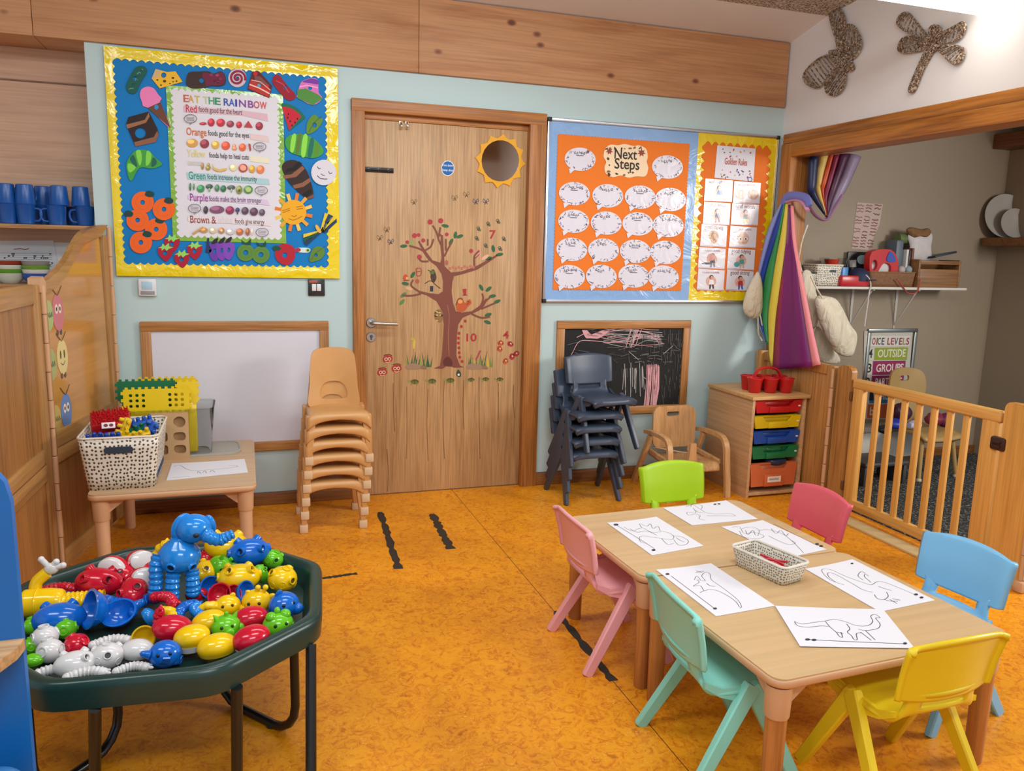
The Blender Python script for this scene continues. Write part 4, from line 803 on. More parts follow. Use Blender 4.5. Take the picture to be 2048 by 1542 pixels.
sheet([(1610, 1138), (1705, 1119), (1870, 1201), (1760, 1224)], [Z8(l) for l in ([(945, 400), (860, 370), (810, 320), (820, 302), (870, 310), (960, 350), (1060, 385), (1110, 400), (1150, 380), (1210, 390), (1380, 460)], [(895, 385), (850, 350), (850, 325), (900, 340), (1000, 395), (1060, 430), (1120, 445)], [(1060, 370), (1030, 345), (1050, 318), (1075, 330)], [(1110, 385), (1070, 350), (1075, 335), (1095, 345)], [(1155, 410), (1200, 425), (1235, 435)], [(1130, 460), (1150, 485), (1190, 490), (1215, 470), (1205, 445)], [(1190, 490), (1230, 500), (1275, 500)], [(1225, 490), (1270, 515)], [(1240, 485), (1290, 495)])], 'dinosaur colouring sheet on the right, with the long looping neck', [(1704, 1128, 3, 1.5), (1832, 1190, 4, 2), (1843, 1196, 4, 2)], .0022)
sheet([(1550, 1212), (1766, 1219), (1829, 1297), (1600, 1293)], [Z8(l) for l in ([(640, 625), (690, 640), (760, 630), (830, 622), (880, 612), (950, 625), (1020, 650), (1090, 650), (1120, 625), (1108, 592), (1135, 582), (1165, 602), (1138, 604), (1165, 640), (1150, 668), (1080, 680), (1030, 672)], [(640, 625), (660, 650), (720, 660), (800, 652), (850, 655)], [(830, 625), (860, 660), (895, 690), (915, 715), (935, 722), (925, 690)], [(960, 640), (980, 670), (965, 690), (990, 712), (1005, 735), (1025, 735), (1020, 700), (1050, 695)], [(1045, 690), (1085, 720), (1110, 740)], [(1075, 680), (1135, 738)], [(710, 735), (960, 748), (1310, 762)], [(900, 690), (940, 700)])], 'dinosaur colouring sheet at the near end, beside the yellow chair', [(1615, 1280, 5, 2.2), (1628, 1281, 5, 2.2), (1810, 1288, 4, 2.2)], .0024, z=TZ+.0024)
sheet([(344, 927), (489, 918), (496, 945), (333, 961)], [[(348, 933), (360, 931), (380, 941), (420, 940), (470, 935), (473, 932), (458, 932)], [(395, 947), (397, 943), (402, 948)], [(405, 946), (410, 942), (413, 947)], [(420, 945), (424, 941), (430, 945)], [(345, 956), (380, 953)]], 'folded white sheet with a pencil drawing on the beige side table', (), .0022, 'drawing_sheet', .4008, None)

# ---- pierced storage baskets
def basket_mat(c, dk, sc, name):
    k = ('bk', name)
    if k in MATS: return MATS[k]
    t = NT(name); uv = t.n('ShaderNodeUVMap'); vo = t.n('ShaderNodeTexVoronoi', voronoi_dimensions='2D', Scale=sc, Randomness=.45); t.l(uv, 0, vo, 'Vector')
    r = t.ramp([(.24, dk), (.32, c)]); t.l(vo, 'Distance', r, 0); t.l(r, 0, t.b, 'Base Color'); t.b.inputs['Roughness'].default_value = .45; t.bump(vo, 'Distance', .3, .002); MATS[k] = t.m; return t.m
def rring(w, d, r, z, n=5): return [V((x, y, z)) for x, y in rrect(w, d, r, n)]
def basket(name, label, loc, rz, w0, d0, w1, d1, h, mat, plain, r=.02, slot=True):
    t = thing(name, label, 'basket', loc, rz); zs = [0, .25, .5, .75, 1]
    outer = [rring(w0+(w1-w0)*k, d0+(d1-d0)*k, r, h*k) for k in zs]; P = P_loft(outer, False); mb = MB(); mb.add(P); n = len(outer[0])
    per = [0]
    for i in range(n): per.append(per[-1]+(outer[4][(i+1) % n]-outer[4][i]).length)
    mb.uv = []
    for f in mb.f:
        uvs = []
        for q in f:
            i = q % n; j = q//n; wrap = (i == 0 and any((x % n) == n-1 for x in f)); uvs.append([per[n] if wrap else per[i], h*zs[j]])
        mb.uv.append(uvs)
    part('basket_wall', mb, mat, t, solid=.003)
    mb = MB(); mb.add(P_prism(rrect(w0-.004, d0-.004, r), .004)); part('basket_base', mb, plain, t)
    mb = MB(); mb.add(P_tube(rring(w1, d1, r, h), .0045, 8, closed=True)); part('rim', mb, plain, t)
    return t
CREAM = plastic('#ddd3c0', .4, 'cream_plastic')
a_, b_ = onZ(173, 983, .4), onZ(312, 976, .4)
bk = basket('storage_basket', 'large cream pierced plastic basket full of building toys on the side table', (-.852, -.735, .40), rad(0), .245, .345, .292, .385, .215, basket_mat('#ddd5c6', '#4a443c', 62, 'cream_pierced_plastic'), CREAM, .03)
mb = MB(); mb.add(P_prism(rrect(.105, .026, .0125), .004), MX.Translation((0, -.1905, .165)) @ Euler((pi/2+.09, 0, 0)).to_matrix().to_4x4()); part('slot_shade_plate', mb, plastic('#2b3a4a', .6, 'slot_shade'), bk, label='dark plate painting the shade of a handle slot')  # wall is not cut: a dark plate paints the shade of the slot
wc = (onZ(1484, 1132, TZ)+onZ(1606, 1166, TZ))/2
basket('wire_basket', 'small silver-grey pierced basket of red pencils in the middle of the table', (1.187, -2.295, TZ), rad(-77), .19, .092, .218, .115, .063, basket_mat('#d5cebf', '#6a655c', 105, 'grey_pierced_plastic'), plastic('#d8d2c6', .35, 'grey_basket_rim'), .018)
for k in range(7):
    mb = MB(); mb.add(P_tube([(-.045, 0, 0), (.035, 0, 0)], .0042, 6)); mb.add(P_lathe([(.0042, 0), (.0008, .014)], 6), T(.035, 0, 0, 0, pi/2), '#e0c090')
    q = ('red', '#b5202c')
    o = part('pencil', mb, plastic(('#c4232f', '#d23a4a', '#b51c2a')[k % 3], .4, 'red_pencil_paint'), None, (1.19+.006*(k % 3)-.006, -2.31+.006*(k % 4), TZ+.03+.007*(k % 3)), (0, rad(-5*(k % 2)), rad(-95+9*k)))
    tag(o, 'red colouring pencil lying in the small grey basket on the table', 'pencil', 'red pencils in the wire basket')

# ---- contents of the big basket and the clear box behind it
bx, by, bz = -.852, -.735, .40
def blk(name, label, cat, mb, mat, loc, rot, group='building toys in the cream basket'): return tag(part(name, mb, mat, None, loc, rot), label, cat, group)
def gear_plate(w, h, t, teeth, col_holes=0):
    out = []; L = 2*(w+h); n = int(L/.022)
    def edge(ax, az, bx_, bz_):
        ln = math.hypot(bx_-ax, bz_-az); m_ = max(3, int(ln/.026)); tx, tz = (bx_-ax)/ln, (bz_-az)/ln; nx, nz = tz, -tx
        for i in range(m_):
            for f, d in ((0, 0), (.28, 0), (.3, teeth), (.72, teeth*1.1), (.74, 0)): s = (i+f)/m_; out.append((ax+(bx_-ax)*s+nx*d, az+(bz_-az)*s+nz*d))
    edge(-w/2, 0, w/2, 0); edge(w/2, 0, w/2, h); edge(w/2, h, -w/2, h); edge(-w/2, h, -w/2, 0)
    holes = []
    for sx in (-1, 1):
        for i in range(3):
            for j in range(3):
                if col_holes: cx = sx*(w*.2+i*w*.095); cz = h*.22+j*h*.25; holes.append(rrh(cx, cz, w*.05, h*.14))
    return P_prism(out, t, holes)
def rrh(cx, cy, w, h): return [(cx+x, cy+y) for x, y in rrect(w, h, min(w, h)*.35, 2)]
rr = random.Random(11)
mb = MB(); mb.add(P_box(.15, .09, .05, .01))
for i in range(15):
    for j in range(9):
        mb.add(P_cyl(.0032, .002, .018, 5), T(-.066+i*.0095, -.036+j*.009, .022, rr.uniform(-.3, .3), rr.uniform(-.3, .3)))
blk('bristle_block', 'red bristle block lying across the left of the cream basket', 'toy block', mb, plastic('#c01a22', .35, 'red_toy_plastic'), (bx-.055, by+.03, bz+.235), (rad(28), rad(-4), rad(8)))
def knobby(L, n, col, label, loc, rot, seed):
    r_ = random.Random(seed); mb = MB(); mb.add(P_box(L, .03, .03, .008))
    for k in range(n): mb.add(P_cyl(.009, .008, .02, 10, .002), T(-L/2+L*(k+.5)/n, r_.uniform(-.008, .008), .012)); mb.add(P_cyl(.009, .008, .02, 10, .002), T(-L/2+L*(k+.5)/n, -.012, 0, pi/2))
    blk('linking_brick', label, 'toy block', mb, plastic(col, .32, 'toy_plastic_'+col[1:]), loc, rot)
knobby(.13, 6, '#1f3f9c', 'blue knobbly linking brick at the front left of the cream basket', (bx-.06, by-.13, bz+.195), (rad(20), 0, rad(4)), 1)
knobby(.12, 5, '#d9b516', 'yellow knobbly linking brick at the front of the cream basket', (bx+.05, by-.11, bz+.198), (rad(30), rad(-6), rad(6)), 2)
knobby(.10, 4, '#d9b516', 'yellow knobbly brick standing up in the middle of the cream basket', (bx+.01, by-.08, bz+.222), (rad(10), rad(-70), rad(10)), 3)
knobby(.10, 4, '#14704a', 'green knobbly linking brick lying behind the yellow ones', (bx+.06, by-.03, bz+.205), (rad(15), rad(-12), rad(14)), 4)
knobby(.10, 4, '#1f55b0', 'blue knobbly brick standing by the right rim of the cream basket', (bx+.10, by-.06, bz+.20), (rad(15), rad(-60), rad(18)), 5)
knobby(.09, 4, '#1f55b0', 'blue knobbly linking brick at the back of the cream basket', (bx+.06, by+.05, bz+.215), (rad(10), rad(-10), rad(30)), 6)
mb = MB(); mb.add(P_box(.26, .3, .13, .02)); tag(part('fabric_liner', mb, plastic('#28406a', .8, 'dark_toy_heap'), None, (bx, by, bz+.075)), 'dark blue heap of bricks deep inside the cream basket', 'toy block')
mb = MB(); mb.add(P_box(.05, .002, .026, .0005)); mb.add(P_prism(E(-.01, 0, .008, .007), 0), T(0, -.0012, 0, pi/2), '#7a1a22'); mb.add(P_prism(E(.01, 0, .008, .007), 0), T(0, -.0012, 0, pi/2), '#7a1a22')
mb.c = ['#e8e4e4' if c == (1, 1, 1, 1) else c for c in mb.c]; mb.c = [lin(c) if isinstance(c, str) else c for c in mb.c]
tag(part('paper_tag', mb, PRINT, None, (bx-.055, by-.033, bz+.232), (rad(-32), 0, rad(8))), 'small white tag with dark red marks on the red bristle block', 'label')
# clear box with castle plates and the tan egg-tray board
cb = thing('clear_storage_box', 'clear plastic storage box of castle plates behind the cream basket', 'storage box', (-.70, -.32, .40))
GLS = NT('clear_plastic'); GLS.b.inputs['Transmission Weight'].default_value = 1; GLS.b.inputs['Roughness'].default_value = .05; GLS.b.inputs['IOR'].default_value = 1.08; GLS.b.inputs['Base Color'].default_value = lin('#e8ecec'); CLEAR = GLS.m
mb = MB(); mb.add(P_loft([rring(.33+.03*k, .22+.03*k, .03, .22*k) for k in (0, .5, 1)], False)); part('box_wall', mb, CLEAR, cb, solid=.003)
mb = MB(); mb.add(P_prism(rrect(.325, .215, .03), .004)); part('box_base', mb, CLEAR, cb)
mb = MB(); mb.add(P_tube(rring(.362, .252, .03, .22), .005, 8, closed=True)); part('rim', mb, CLEAR, cb)
YT = plastic('#dfbf10', .3, 'yellow_toy_plastic'); GT = plastic('#156a42', .35, 'green_toy_plastic')
def plate(label, x0, x1, yb, yt, Y, mat, tilt, holes=1):
    a, b, c = onY(x0, yb, Y), onY(x1, yb, Y), onY((x0+x1)/2, yt, Y); w_ = b.x-a.x; h_ = c.z-(a.z+b.z)/2; ext = (a.z+b.z)/2-.41
    mb = MB(); mb.add(gear_plate(w_, h_, .012, .009, holes), WALLM); z0 = (a.z+b.z)/2
    if ext > .02: mb.add(P_box(w_*.86, .01, ext, .002), T(0, -.006, -ext/2+.004))
    tag(part('castle_plate', mb, mat, None, ((a.x+b.x)/2, Y, z0), (rad(tilt), 0, 0)), label, 'toy building plate', 'interlocking castle plates')
plate('front yellow castle plate with rows of small windows', 248, 380, 820, 778, -.405, YT, -6)
plate('dark green toothed plate standing behind the front yellow one', 236, 352, 800, 762, -.335, GT, -4, 0)
plate('rear yellow toothed plate at the back of the clear box', 275, 393, 795, 757, -.265, YT, -3, 0)
plate('right-hand yellow castle plate at the side of the clear box', 356, 396, 805, 764, -.36, YT, -8, 0)
eb = thing('moulded_tray', 'tan moulded tray with a column of round and square hollows, on its edge', 'tray', (onY(352, 912, -.46).x, -.46, .40))
mb = MB(); holes = [rrh(.02, .045, .052, .04), rrh(.02, .105, .052, .04), E(.022, .172, .026, .026), rrh(-.045, .045, .03, .045), rrh(-.045, .105, .03, .045)]
mb.add(P_prism([(-.10, 0), (.06, 0), (.06, .214), (-.10, .214)], .018, holes), WALLM); TB = plastic('#b8946a', .75, 'tan_pulp'); part('tray_face', mb, TB, eb)
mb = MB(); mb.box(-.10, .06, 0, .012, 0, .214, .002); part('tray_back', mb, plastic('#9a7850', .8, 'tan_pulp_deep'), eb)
mb = MB(); mb.add(P_loft([rring(.30, .26, .07, z, 8) for z in (0, .006)])); mb.add(P_tube(rring(.29, .25, .07, .006, 8), .004, 6, closed=True))
LIDM = NT('frosted_plastic'); LIDM.b.inputs['Transmission Weight'].default_value = .55; LIDM.b.inputs['Roughness'].default_value = .3; LIDM.b.inputs['IOR'].default_value = 1.2; LIDM.b.inputs['Base Color'].default_value = lin('#d5cfc2')
tag(part('box_lid', mb, LIDM.m, None, (-.555, -.33, .4005), (0, 0, rad(4))), 'frosted clear box lid lying flat at the back of the side table', 'lid')

# ---- toddler armchair
def armchair(loc):
    t = thing('toddler_armchair', 'bentwood toddler armchair with a slotted back between the stack and the drawers', 'chair', loc, rad(-90))
    BW = wood('#d0a06a', '#b88850', 'z', .8, .4, 0, 'bentwood_beech', .6)
    out = [(x, y) for x, y in rrect(.285, .25, .05)]; hole = rrh(0, .075, .085, .028)
    P = P_prism(out, .016, [hole]); mb = MB(); mb.add(([V((-.13-.10*(v.y+.125)*.6+.02*(v.x/.14)**2+v.z, v.x, .36+v.y)) for v in P[0]], [f[::-1] for f in P[1]])); part('backrest', mb, BW, t, ang=50)
    pr_ = smooth([(.17, .155, 0), (.165, .185, 0), (.13, .2, 0), (0, .19, 0), (-.13, .2, 0)], 3)
    def fs(u, v):
        k = v*(len(pr_)-1); i = min(int(k), len(pr_)-2); p = pr_[i].lerp(pr_[i+1], k-i); return (p.x, u*.148, p.y-.012*(1-u*u)*(v > .2))
    mb = MB(); mb.add(shell(fs, 12, 12)); part('seat', mb, BW, t, solid=.014)
    for s in (1, -1):
        path = smooth([(-.13, s*.175, .335), (-.05, s*.178, .345), (.08, s*.18, .348), (.145, s*.182, .335), (.175, s*.184, .29), (.185, s*.186, .2), (.195, s*.19, .1), (.205, s*.192, 0)], 4)
        mb = MB(); rings = []
        pts, TT, NN = frames(path)
        for p, tt in zip(pts, TT):
            sd = V((0, 1, 0)); nn = tt.cross(sd).normalized(); rings.append([p+sd*a+nn*b for a, b in ((.016, .011), (-.016, .011), (-.016, -.011), (.016, -.011))])
        mb.add(P_loft(rings)); part('arm_and_leg', mb, BW, t, ang=50)
        mb = MB(); mb.add(bar((-.06, s*.178, .33), (-.225, s*.19, 0), .036, .026, .032, .026)); part('leg', mb, BW, t)
        mb = MB(); mb.add(bar((-.13, s*.15, .22), (.15, s*.16, .20), .02, .03, .02, .03, (0, 0, 1))); part('side_rail', mb, BW, t)
    mb = MB(); mb.add(P_prism([(-.03, .19), (.035, .19), (.022, .25), (.018, .31), (-.018, .31), (-.022, .25)], .024), MX.Translation((.1, .0, 0)) @ Euler((pi/2, 0, pi/2)).to_matrix().to_4x4()); part('centre_post', mb, BW, t)
    mb = MB(); mb.add(P_tube(smooth([(-.12, -.13, .24), (-.03, -.05, .235), (.08, .0, .245), (-.02, .06, .24), (-.12, .13, .25)], 5), .012, 8, flat=.3)); part('strap', mb, plastic('#c2a486', .8, 'beige_webbing'), t, label='beige lap strap')
armchair((2.055, -.30, 0))

# ---- drawer unit with five trays
du = thing('tray_unit', 'low wooden unit with five coloured trays right of the toddler armchair', 'drawer unit', (2.525, -.32, 0))
UW = wood('#c89e70', '#b08858', 'y', .8, .5, 0, 'beech_effect_board', .5, .05); UT = wood('#d3a66c', '#bd9056', 'x', .8, .45, 0, 'beech_effect_top', .5, .05)
part('top', MB().box(-.195, .195, -.245, .225, .578, .598, .002), UT, du)
part('side_panel', MB().box(-.185, -.167, -.232, .22, 0, .578, .001), UW, du); part('side_panel', MB().box(.163, .181, -.232, .22, 0, .578, .001), UW, du)
part('base_panel', MB().box(-.167, .163, -.225, .22, .012, .03, .001), UW, du); part('back_panel', MB().box(-.167, .163, .21, .22, .03, .578), UW, du)
for k, (c, z0, z1, nm) in enumerate((('#c0191e', .495, .565, 'red'), ('#d9b912', .405, .475, 'yellow'), ('#1a4aa0', .315, .385, 'blue'), ('#127040', .225, .295, 'dark green'), ('#c9663a', .055, .195, 'orange'))):
    t = thing('storage_tray', '%s plastic tray in the wooden unit, %s' % (nm, ('topmost', 'second down', 'middle of five', 'fourth down', 'deep one at the bottom')[k]), 'tray', (2.523, -.32, z0), 0, 'trays in the wooden unit')
    h = z1-z0; m_ = plastic(c, .35, 'tray_'+nm); w_ = .158; mb = MB()
    P = P_loft([rring(2*w_-.02-.04*(1-f), .40-.03*(1-f), .02, h*f) for f in (0, 1)], False); mb.add(P, T(0, -.005, 0)); mb.add(P_prism(rrect(2*w_-.06, .37, .02), .004), T(0, -.005, 0)); part('tray_body', mb, m_, t, solid=.004)
    mb = MB(); mb.add(P_tube(rring(2*w_-.018, .405, .02, h), .007, 6, closed=True), T(0, -.005, 0)); part('rim', mb, m_, t)
    n_ = min(h*.42, .03); fr_ = [(-w_, h-.012), (-w_+.012, h*.06), (w_-.012, h*.06), (w_, h-.012), (w_, h+.004), (.105, h+.004), (.075, h-n_), (-.075, h-n_), (-.105, h+.004), (-w_, h+.004)]
    mb = MB(); mb.add(P_prism(fr_, .012), MX.Translation((0, -.212, 0)) @ WALLM); mb.box(-w_+.01, w_-.01, -.236, -.222, h-n_-.012, h-n_+.002, .004) if False else None
    mb.add(P_box(.13, .016, h*.5, .004), T(0, -.226, h*.3)); part('front_panel', mb, m_, t)
    mb = MB(); mb.box(-.1, -.012 if k < 4 else .05, -.2375, -.234, h*.12, h*.4) if k == 4 else mb.box(w_-.026, w_-.012, -.23, -.222, h*.5, h*.62, .002)
    if k == 4:
        mb = MB(); mb.box(-.045, .045, -.2362, -.2335, h*.24, h*.48); mb.c = [lin('#e6dcd2')]*len(mb.c)
        for j in range(7): mb.add(P_line([(-.034+j*.0095, h*.33), (-.03+j*.0095, h*.42), (-.028+j*.0095, h*.34)], .003), MX.Translation((0, -.2366, 0)) @ WALLM, '#4a2c28')
        part('paper_label', mb, PRINT, t, label='white label with dark lettering')
    else: part('tray_stop', mb, plastic('#e5dcd4', .4, 'white_clip'), t)
mb = MB(); mb.add(P_ell(.075, .05, .03, 16, 10)); tag(part('crumpled_bag', mb, plastic('#1d2f52', .3, 'crinkled_blue_bag', .5, noise=60), None, (2.56, -.50, .202)), 'crinkled dark blue bag stuffed in the orange bottom tray', 'bag')
mb = MB(); mb.add(P_ell(.08, .05, .03, 16, 10)); tag(part('crumpled_bag', mb, plastic('#1c6a44', .2, 'crinkled_green_bag', .5, noise=60), None, (2.53, -.49, .278)), 'crinkled green bag in the dark green tray', 'bag')

# ---- red cup caddy on the unit
cdy = thing('cup_caddy', 'red plastic caddy of round cups with an arched handle on the wooden unit', 'caddy', (2.535, -.40, .598), rad(-12)); RP = plastic('#c41c20', .3, 'red_caddy_plastic')
for i in range(3):
    for j in range(2):
        mb = MB(); mb.add(P_lathe([(.030, 0), (.033, .003), (.043, .078), (.047, .082), (.047, .087), (.041, .087), (.031, .006), (0.0001, .006)], 24, False), T(-.095+i*.095, -.05+j*.1)); mb.add(P_prism(E(-.095+i*.095, -.05+j*.1, .031, .031), .003)); part('cup', mb, RP, cdy)
mb = MB(); mb.box(-.10, .10, -.02, .02, .055, .08, .006); part('bridge', mb, RP, cdy)
mb = MB(); mb.add(P_tube(smooth([(-.085, 0, .078), (-.06, 0, .125), (0, 0, .142), (.06, 0, .125), (.085, 0, .078)], 6), .017, 10, flat=.45)); part('handle', mb, RP, cdy)

# ---- right-hand divider, gate and posts
PW = wood('#bf8748', '#9f6a32', 'z', .9, .42, 0, 'divider_pine'); GWZ = wood('#dfa555', '#cc9040', 'z', .8, .4, 0, 'gate_beech_upright', .5); GWY = wood('#e0a858', '#cc9242', 'y', .8, .4, 0, 'gate_beech_rail', .5)
HNG = plastic('#c79c74', .4, 'beige_hinge_plastic')
def hinge(par, x, y, z0, z1, n=6):
    for k in range(n):
        a, b = z0+(z1-z0)*k/n, z0+(z1-z0)*(k+1)/n-.003; mb = MB(); mb.add(P_cyl(.011 if k % 2 else .009, .011 if k % 2 else .009, b-a, 12, .002), T(x, y, a)); part('hinge_knuckle', mb, HNG, par)
dv = thing('room_divider', 'pine room divider standing behind the wooden tray unit up to the gate', 'room divider', (2.735, -.40, 0))
o_ = lambda x0, x1, y0, y1, z0, z1, b=.003: MB().box(x0-2.735, x1-2.735, y0+.40, y1+.40, z0, z1, b)
part('panel', o_(2.73, 2.742, -.68, -.1, .06, .74), PW, dv); part('rail', o_(2.72, 2.752, -.68, -.1, .735, .79, .006), PW, dv); part('rail', o_(2.72, 2.752, -.68, -.1, .02, .07), PW, dv)
part('stile', o_(2.718, 2.754, -.735, -.68, 0, .79, .006), PW, dv); part('stile', o_(2.70, 2.754, -.1, -.045, 0, .80, .006), PW, dv)
hinge(dv, -.03, -.345, .02, .78, 7)
po_ = thing('gate_post', 'round-topped pine post carrying the hinge side of the gate', 'post', (2.75, -.805, 0))
mb = MB(); mb.add(P_prism([(-.055, 0), (.055, 0), (.055, .77)]+[(.055*cos(rad(a)), .77+.036*sin(rad(a))) for a in range(10, 180, 12)]+[(-.055, .77)], .036), MX.Translation((-.018, 0, 0)) @ Euler((pi/2, 0, pi/2)).to_matrix().to_4x4()); part('post_body', mb, PW, po_)
for z in (.12, .62): mb = MB(); mb.box(-.02, .02, -.064, -.05, z, z+.05, .004); part('pivot', mb, plastic('#6a4424', .5, 'brown_pivot'), po_)
gt = thing('safety_gate', 'low wooden slatted safety gate across the opening to the carpeted room', 'gate', (2.755, -1.32, 0))
part('top_rail', MB().box(-.022, .022, -.445, .452, .69, .742, .010, seg=3), GWY, gt); part('bottom_rail', MB().box(-.016, .016, -.40, .40, .03, .082, .004), GWY, gt)
part('stile', MB().box(-.018, .018, .375, .445, .03, .695, .005), GWZ, gt); part('stile', MB().box(-.018, .018, -.435, -.355, .03, .695, .005), GWZ, gt)
for k in range(7): y = .375-(k+1)*.73/8; part('slat', MB().box(-.009, .009, y-.0165, y+.0165, .07, .70, .004), GWZ, gt)
mb = MB(); mb.add(P_box(.03, .075, .062, .012), T(-.015, -.45, .60)); mb.add(P_box(.012, .04, .012, .003), T(-.032, -.45, .61)); mb.add(P_box(.012, .04, .012, .003), T(-.032, -.45, .59)); part('latch', mb, plastic('#3a2422', .25, 'dark_brown_latch'), gt, label='dark brown latch')
gp = thing('gate_post', 'round-topped post on the latch side of the gate at the right edge', 'post', (2.755, -1.865, 0))
mb = MB(); mb.add(P_prism([(-.085, 0), (.085, 0), (.085, .755)]+[(.06+.025*cos(rad(a)), .755+.035*sin(rad(a))) for a in range(15, 90, 15)]+[(-.06+.025*cos(rad(a)), .755+.035*sin(rad(a))) for a in range(90, 170, 15)]+[(-.085, .755)], .04), MX.Translation((-.02, 0, 0)) @ Euler((pi/2, 0, pi/2)).to_matrix().to_4x4()); part('post_body', mb, GWZ, gp)
hinge(gp, -.03, -.098, .05, .74, 6); hinge(gp, -.012, -.112, .05, .74, 6)
mb = MB(); mb.box(-.05, .02, -.125, -.075, 0, .05, .01); part('foot_block', mb, HNG, gp)
mb = MB(); mb.box(2.60, 2.69, -1.95, -.88, 0, .012, .003); tag(part('threshold_strip', mb, plastic('#cdb583', .6, 'cream_threshold')), 'cream threshold strip on the floor in front of the gate', 'floor strip')

# ================================================================ TRAY OF TOYS
TH = rad(-5); UC, VC, HW = -.4185, -2.068, .422
tcx, tcy = UC*cos(TH)-VC*sin(TH), UC*sin(TH)+VC*cos(TH)
RZ = .402
tr = thing('activity_tray', 'dark green octagonal activity tray on black folding legs, heaped with toys', 'tray table', (tcx, tcy, 0), TH)
def octo(s, z, cut=.235, rr_=.05):
    h = HW+s; c = cut+s*.4; p = [(h-c, h), (-h+c, h), (-h, h-c), (-h, -h+c), (-h+c, -h), (h-c, -h), (h, -h+c), (h, h-c)]; out = []
    for i in range(8):
        a, b, d = V(p[i-1]), V(p[i]), V(p[(i+1) % 8]); u, w = (a-b).normalized(), (d-b).normalized(); A_, B_ = b+u*rr_, b+w*rr_
        for t in (0, .25, .5, .75, 1): q = A_*(1-t)**2+b*2*t*(1-t)+B_*t*t; out.append(V((q.x, q.y, z)))
    return out
DG = plastic('#16342f', .3, 'dark_green_tray_plastic', .1)
mb = MB(); mb.add(P_loft([octo(-.006, RZ-.072), octo(0, RZ-.07), octo(.004, RZ-.018), octo(0, RZ-.005), octo(-.008, RZ), octo(-.022, RZ), octo(-.03, RZ-.006), octo(-.036, RZ-.02), octo(-.052, RZ-.062)], False))
o5 = octo(-.052, RZ-.062); mb.add((o5, [list(range(len(o5)))])); o6 = octo(-.006, RZ-.072); mb.add((o6, [list(range(len(o6)))[::-1]]))
part('tray_body', mb, DG, tr, ang=60)
BT = plastic('#141416', .28, 'black_powder_coat')
inv = tr.matrix_basis.inverted() if False else (MX.Translation((tcx, tcy, 0)) @ Euler((0, 0, TH)).to_matrix().to_4x4()).inverted()
def uframe(pa, pb, lab=None):
    A_, B_ = inv @ onZ(*pa, .011), inv @ onZ(*pb, .011); d = (B_-A_).normalized(); u = V((0, 0, 1)); pts = [A_+u*(RZ-.085), A_+u*.09]
    pts += [A_+u*.09*(1-sin(t))+d*.09*(1-cos(t)) for t in (pi/8, pi/4, 3*pi/8, pi/2)]
    pts += [B_+u*.09*(1-sin(t))-d*.09*(1-cos(t)) for t in (pi/2, 3*pi/8, pi/4, pi/8)]+[B_+u*.09, B_+u*(RZ-.085)]
    mb = MB(); mb.add(P_tube(pts, .0125, 12)); f = part('leg_frame', mb, BT, tr)
    for q in (A_+d*.1, B_-d*.1): mb = MB(); mb.add(P_cyl(.016, .016, .012, 12, .003), T(q.x, q.y, .0)); part('rubber_foot', mb, BLACK, f)
uframe((592, 1470), (440, 1395)); uframe((240, 1485), (70, 1600))
for px, py in ((622, 1292), (474, 1378), (190, 1420)):
    q = inv @ onZ(px, py, RZ-.075); mb = MB(); b_ = inv @ onZ(px, {622: 1585, 474: 1592, 190: 1600}[px], 0); mb.add(P_tube([(b_.x, b_.y, 0), (q.x, q.y, RZ-.07)], .014, 12)); part('leg', mb, BT, tr)
mb = MB(); mb.add(P_tube([(-.3, -.25, RZ-.08), (.3, -.25, RZ-.08)], .011, 10)); mb.add(P_tube([(-.3, .25, RZ-.08), (.3, .25, RZ-.08)], .011, 10)); 
for x in (-.25, .25): mb.add(P_tube([(x, -.26, RZ-.079), (x, .26, RZ-.079)], .011, 10))
part('underframe', mb, BT, tr)

FZ = RZ-.061
TCOL = dict(r='#c0142e', y='#e6bb0c', b='#0f62c0', g='#62b81c', w='#cfcdcc', lb='#1c7fd0')
def tm(c): return plastic(TCOL[c], .16, 'glossy_toy_'+c, .05)
def dk(c): return plastic('#%02x%02x%02x' % tuple(int(int(TCOL[c][i:i+2], 16)*.3) for i in (1, 3, 5)), .5, 'hole_shade_'+c)  # darkened toy colour paints the shade inside sockets and eye holes
GT5 = 'jumbo plastic animal pieces in the tray'
def P_torus(R, r, n=20, k=8): return P_tube([(R*cos(2*pi*i/n), R*sin(2*pi*i/n), 0) for i in range(n)], r, k, closed=True)
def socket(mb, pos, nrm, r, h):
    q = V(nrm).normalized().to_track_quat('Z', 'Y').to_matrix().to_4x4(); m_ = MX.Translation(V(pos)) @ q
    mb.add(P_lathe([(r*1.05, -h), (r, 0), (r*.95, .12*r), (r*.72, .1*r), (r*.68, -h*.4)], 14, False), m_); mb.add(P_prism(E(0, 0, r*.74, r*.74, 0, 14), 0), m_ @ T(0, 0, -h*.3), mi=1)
def k_body(c, s, socks=6):
    mb = MB(); mb.add(P_ell(1.25, .85, .8, 24, 14)); mb.add(P_torus(.83, .05), MX.Diagonal((.05, 1.0, .96, 1)) @ Euler((0, pi/2, 0)).to_matrix().to_4x4()) if False else None
    for x, y, z in ((.6, .5, .45), (-.6, .5, .45), (.6, -.5, .45), (-.6, -.5, .45), (1.1, 0, .1), (-1.1, 0, .1), (.1, -.82, 0), (0, 0, .75))[:socks]: socket(mb, (x*1.12, y*1.14, z*1.3), (x, y, z), .25, .34)
    return mb
def k_spiky(c, s):
    mb = MB(); mb.add(P_ell(1, .9, .85, 22, 12))
    for k in range(9): a = rad(k*40); z = (.1, .5, -.2)[k % 3]; socket(mb, (.92*cos(a), .85*sin(a), z*.9), (cos(a), sin(a), z), .26, .2)
    socket(mb, (0, 0, .86), (0, 0, 1), .28, .2); return mb
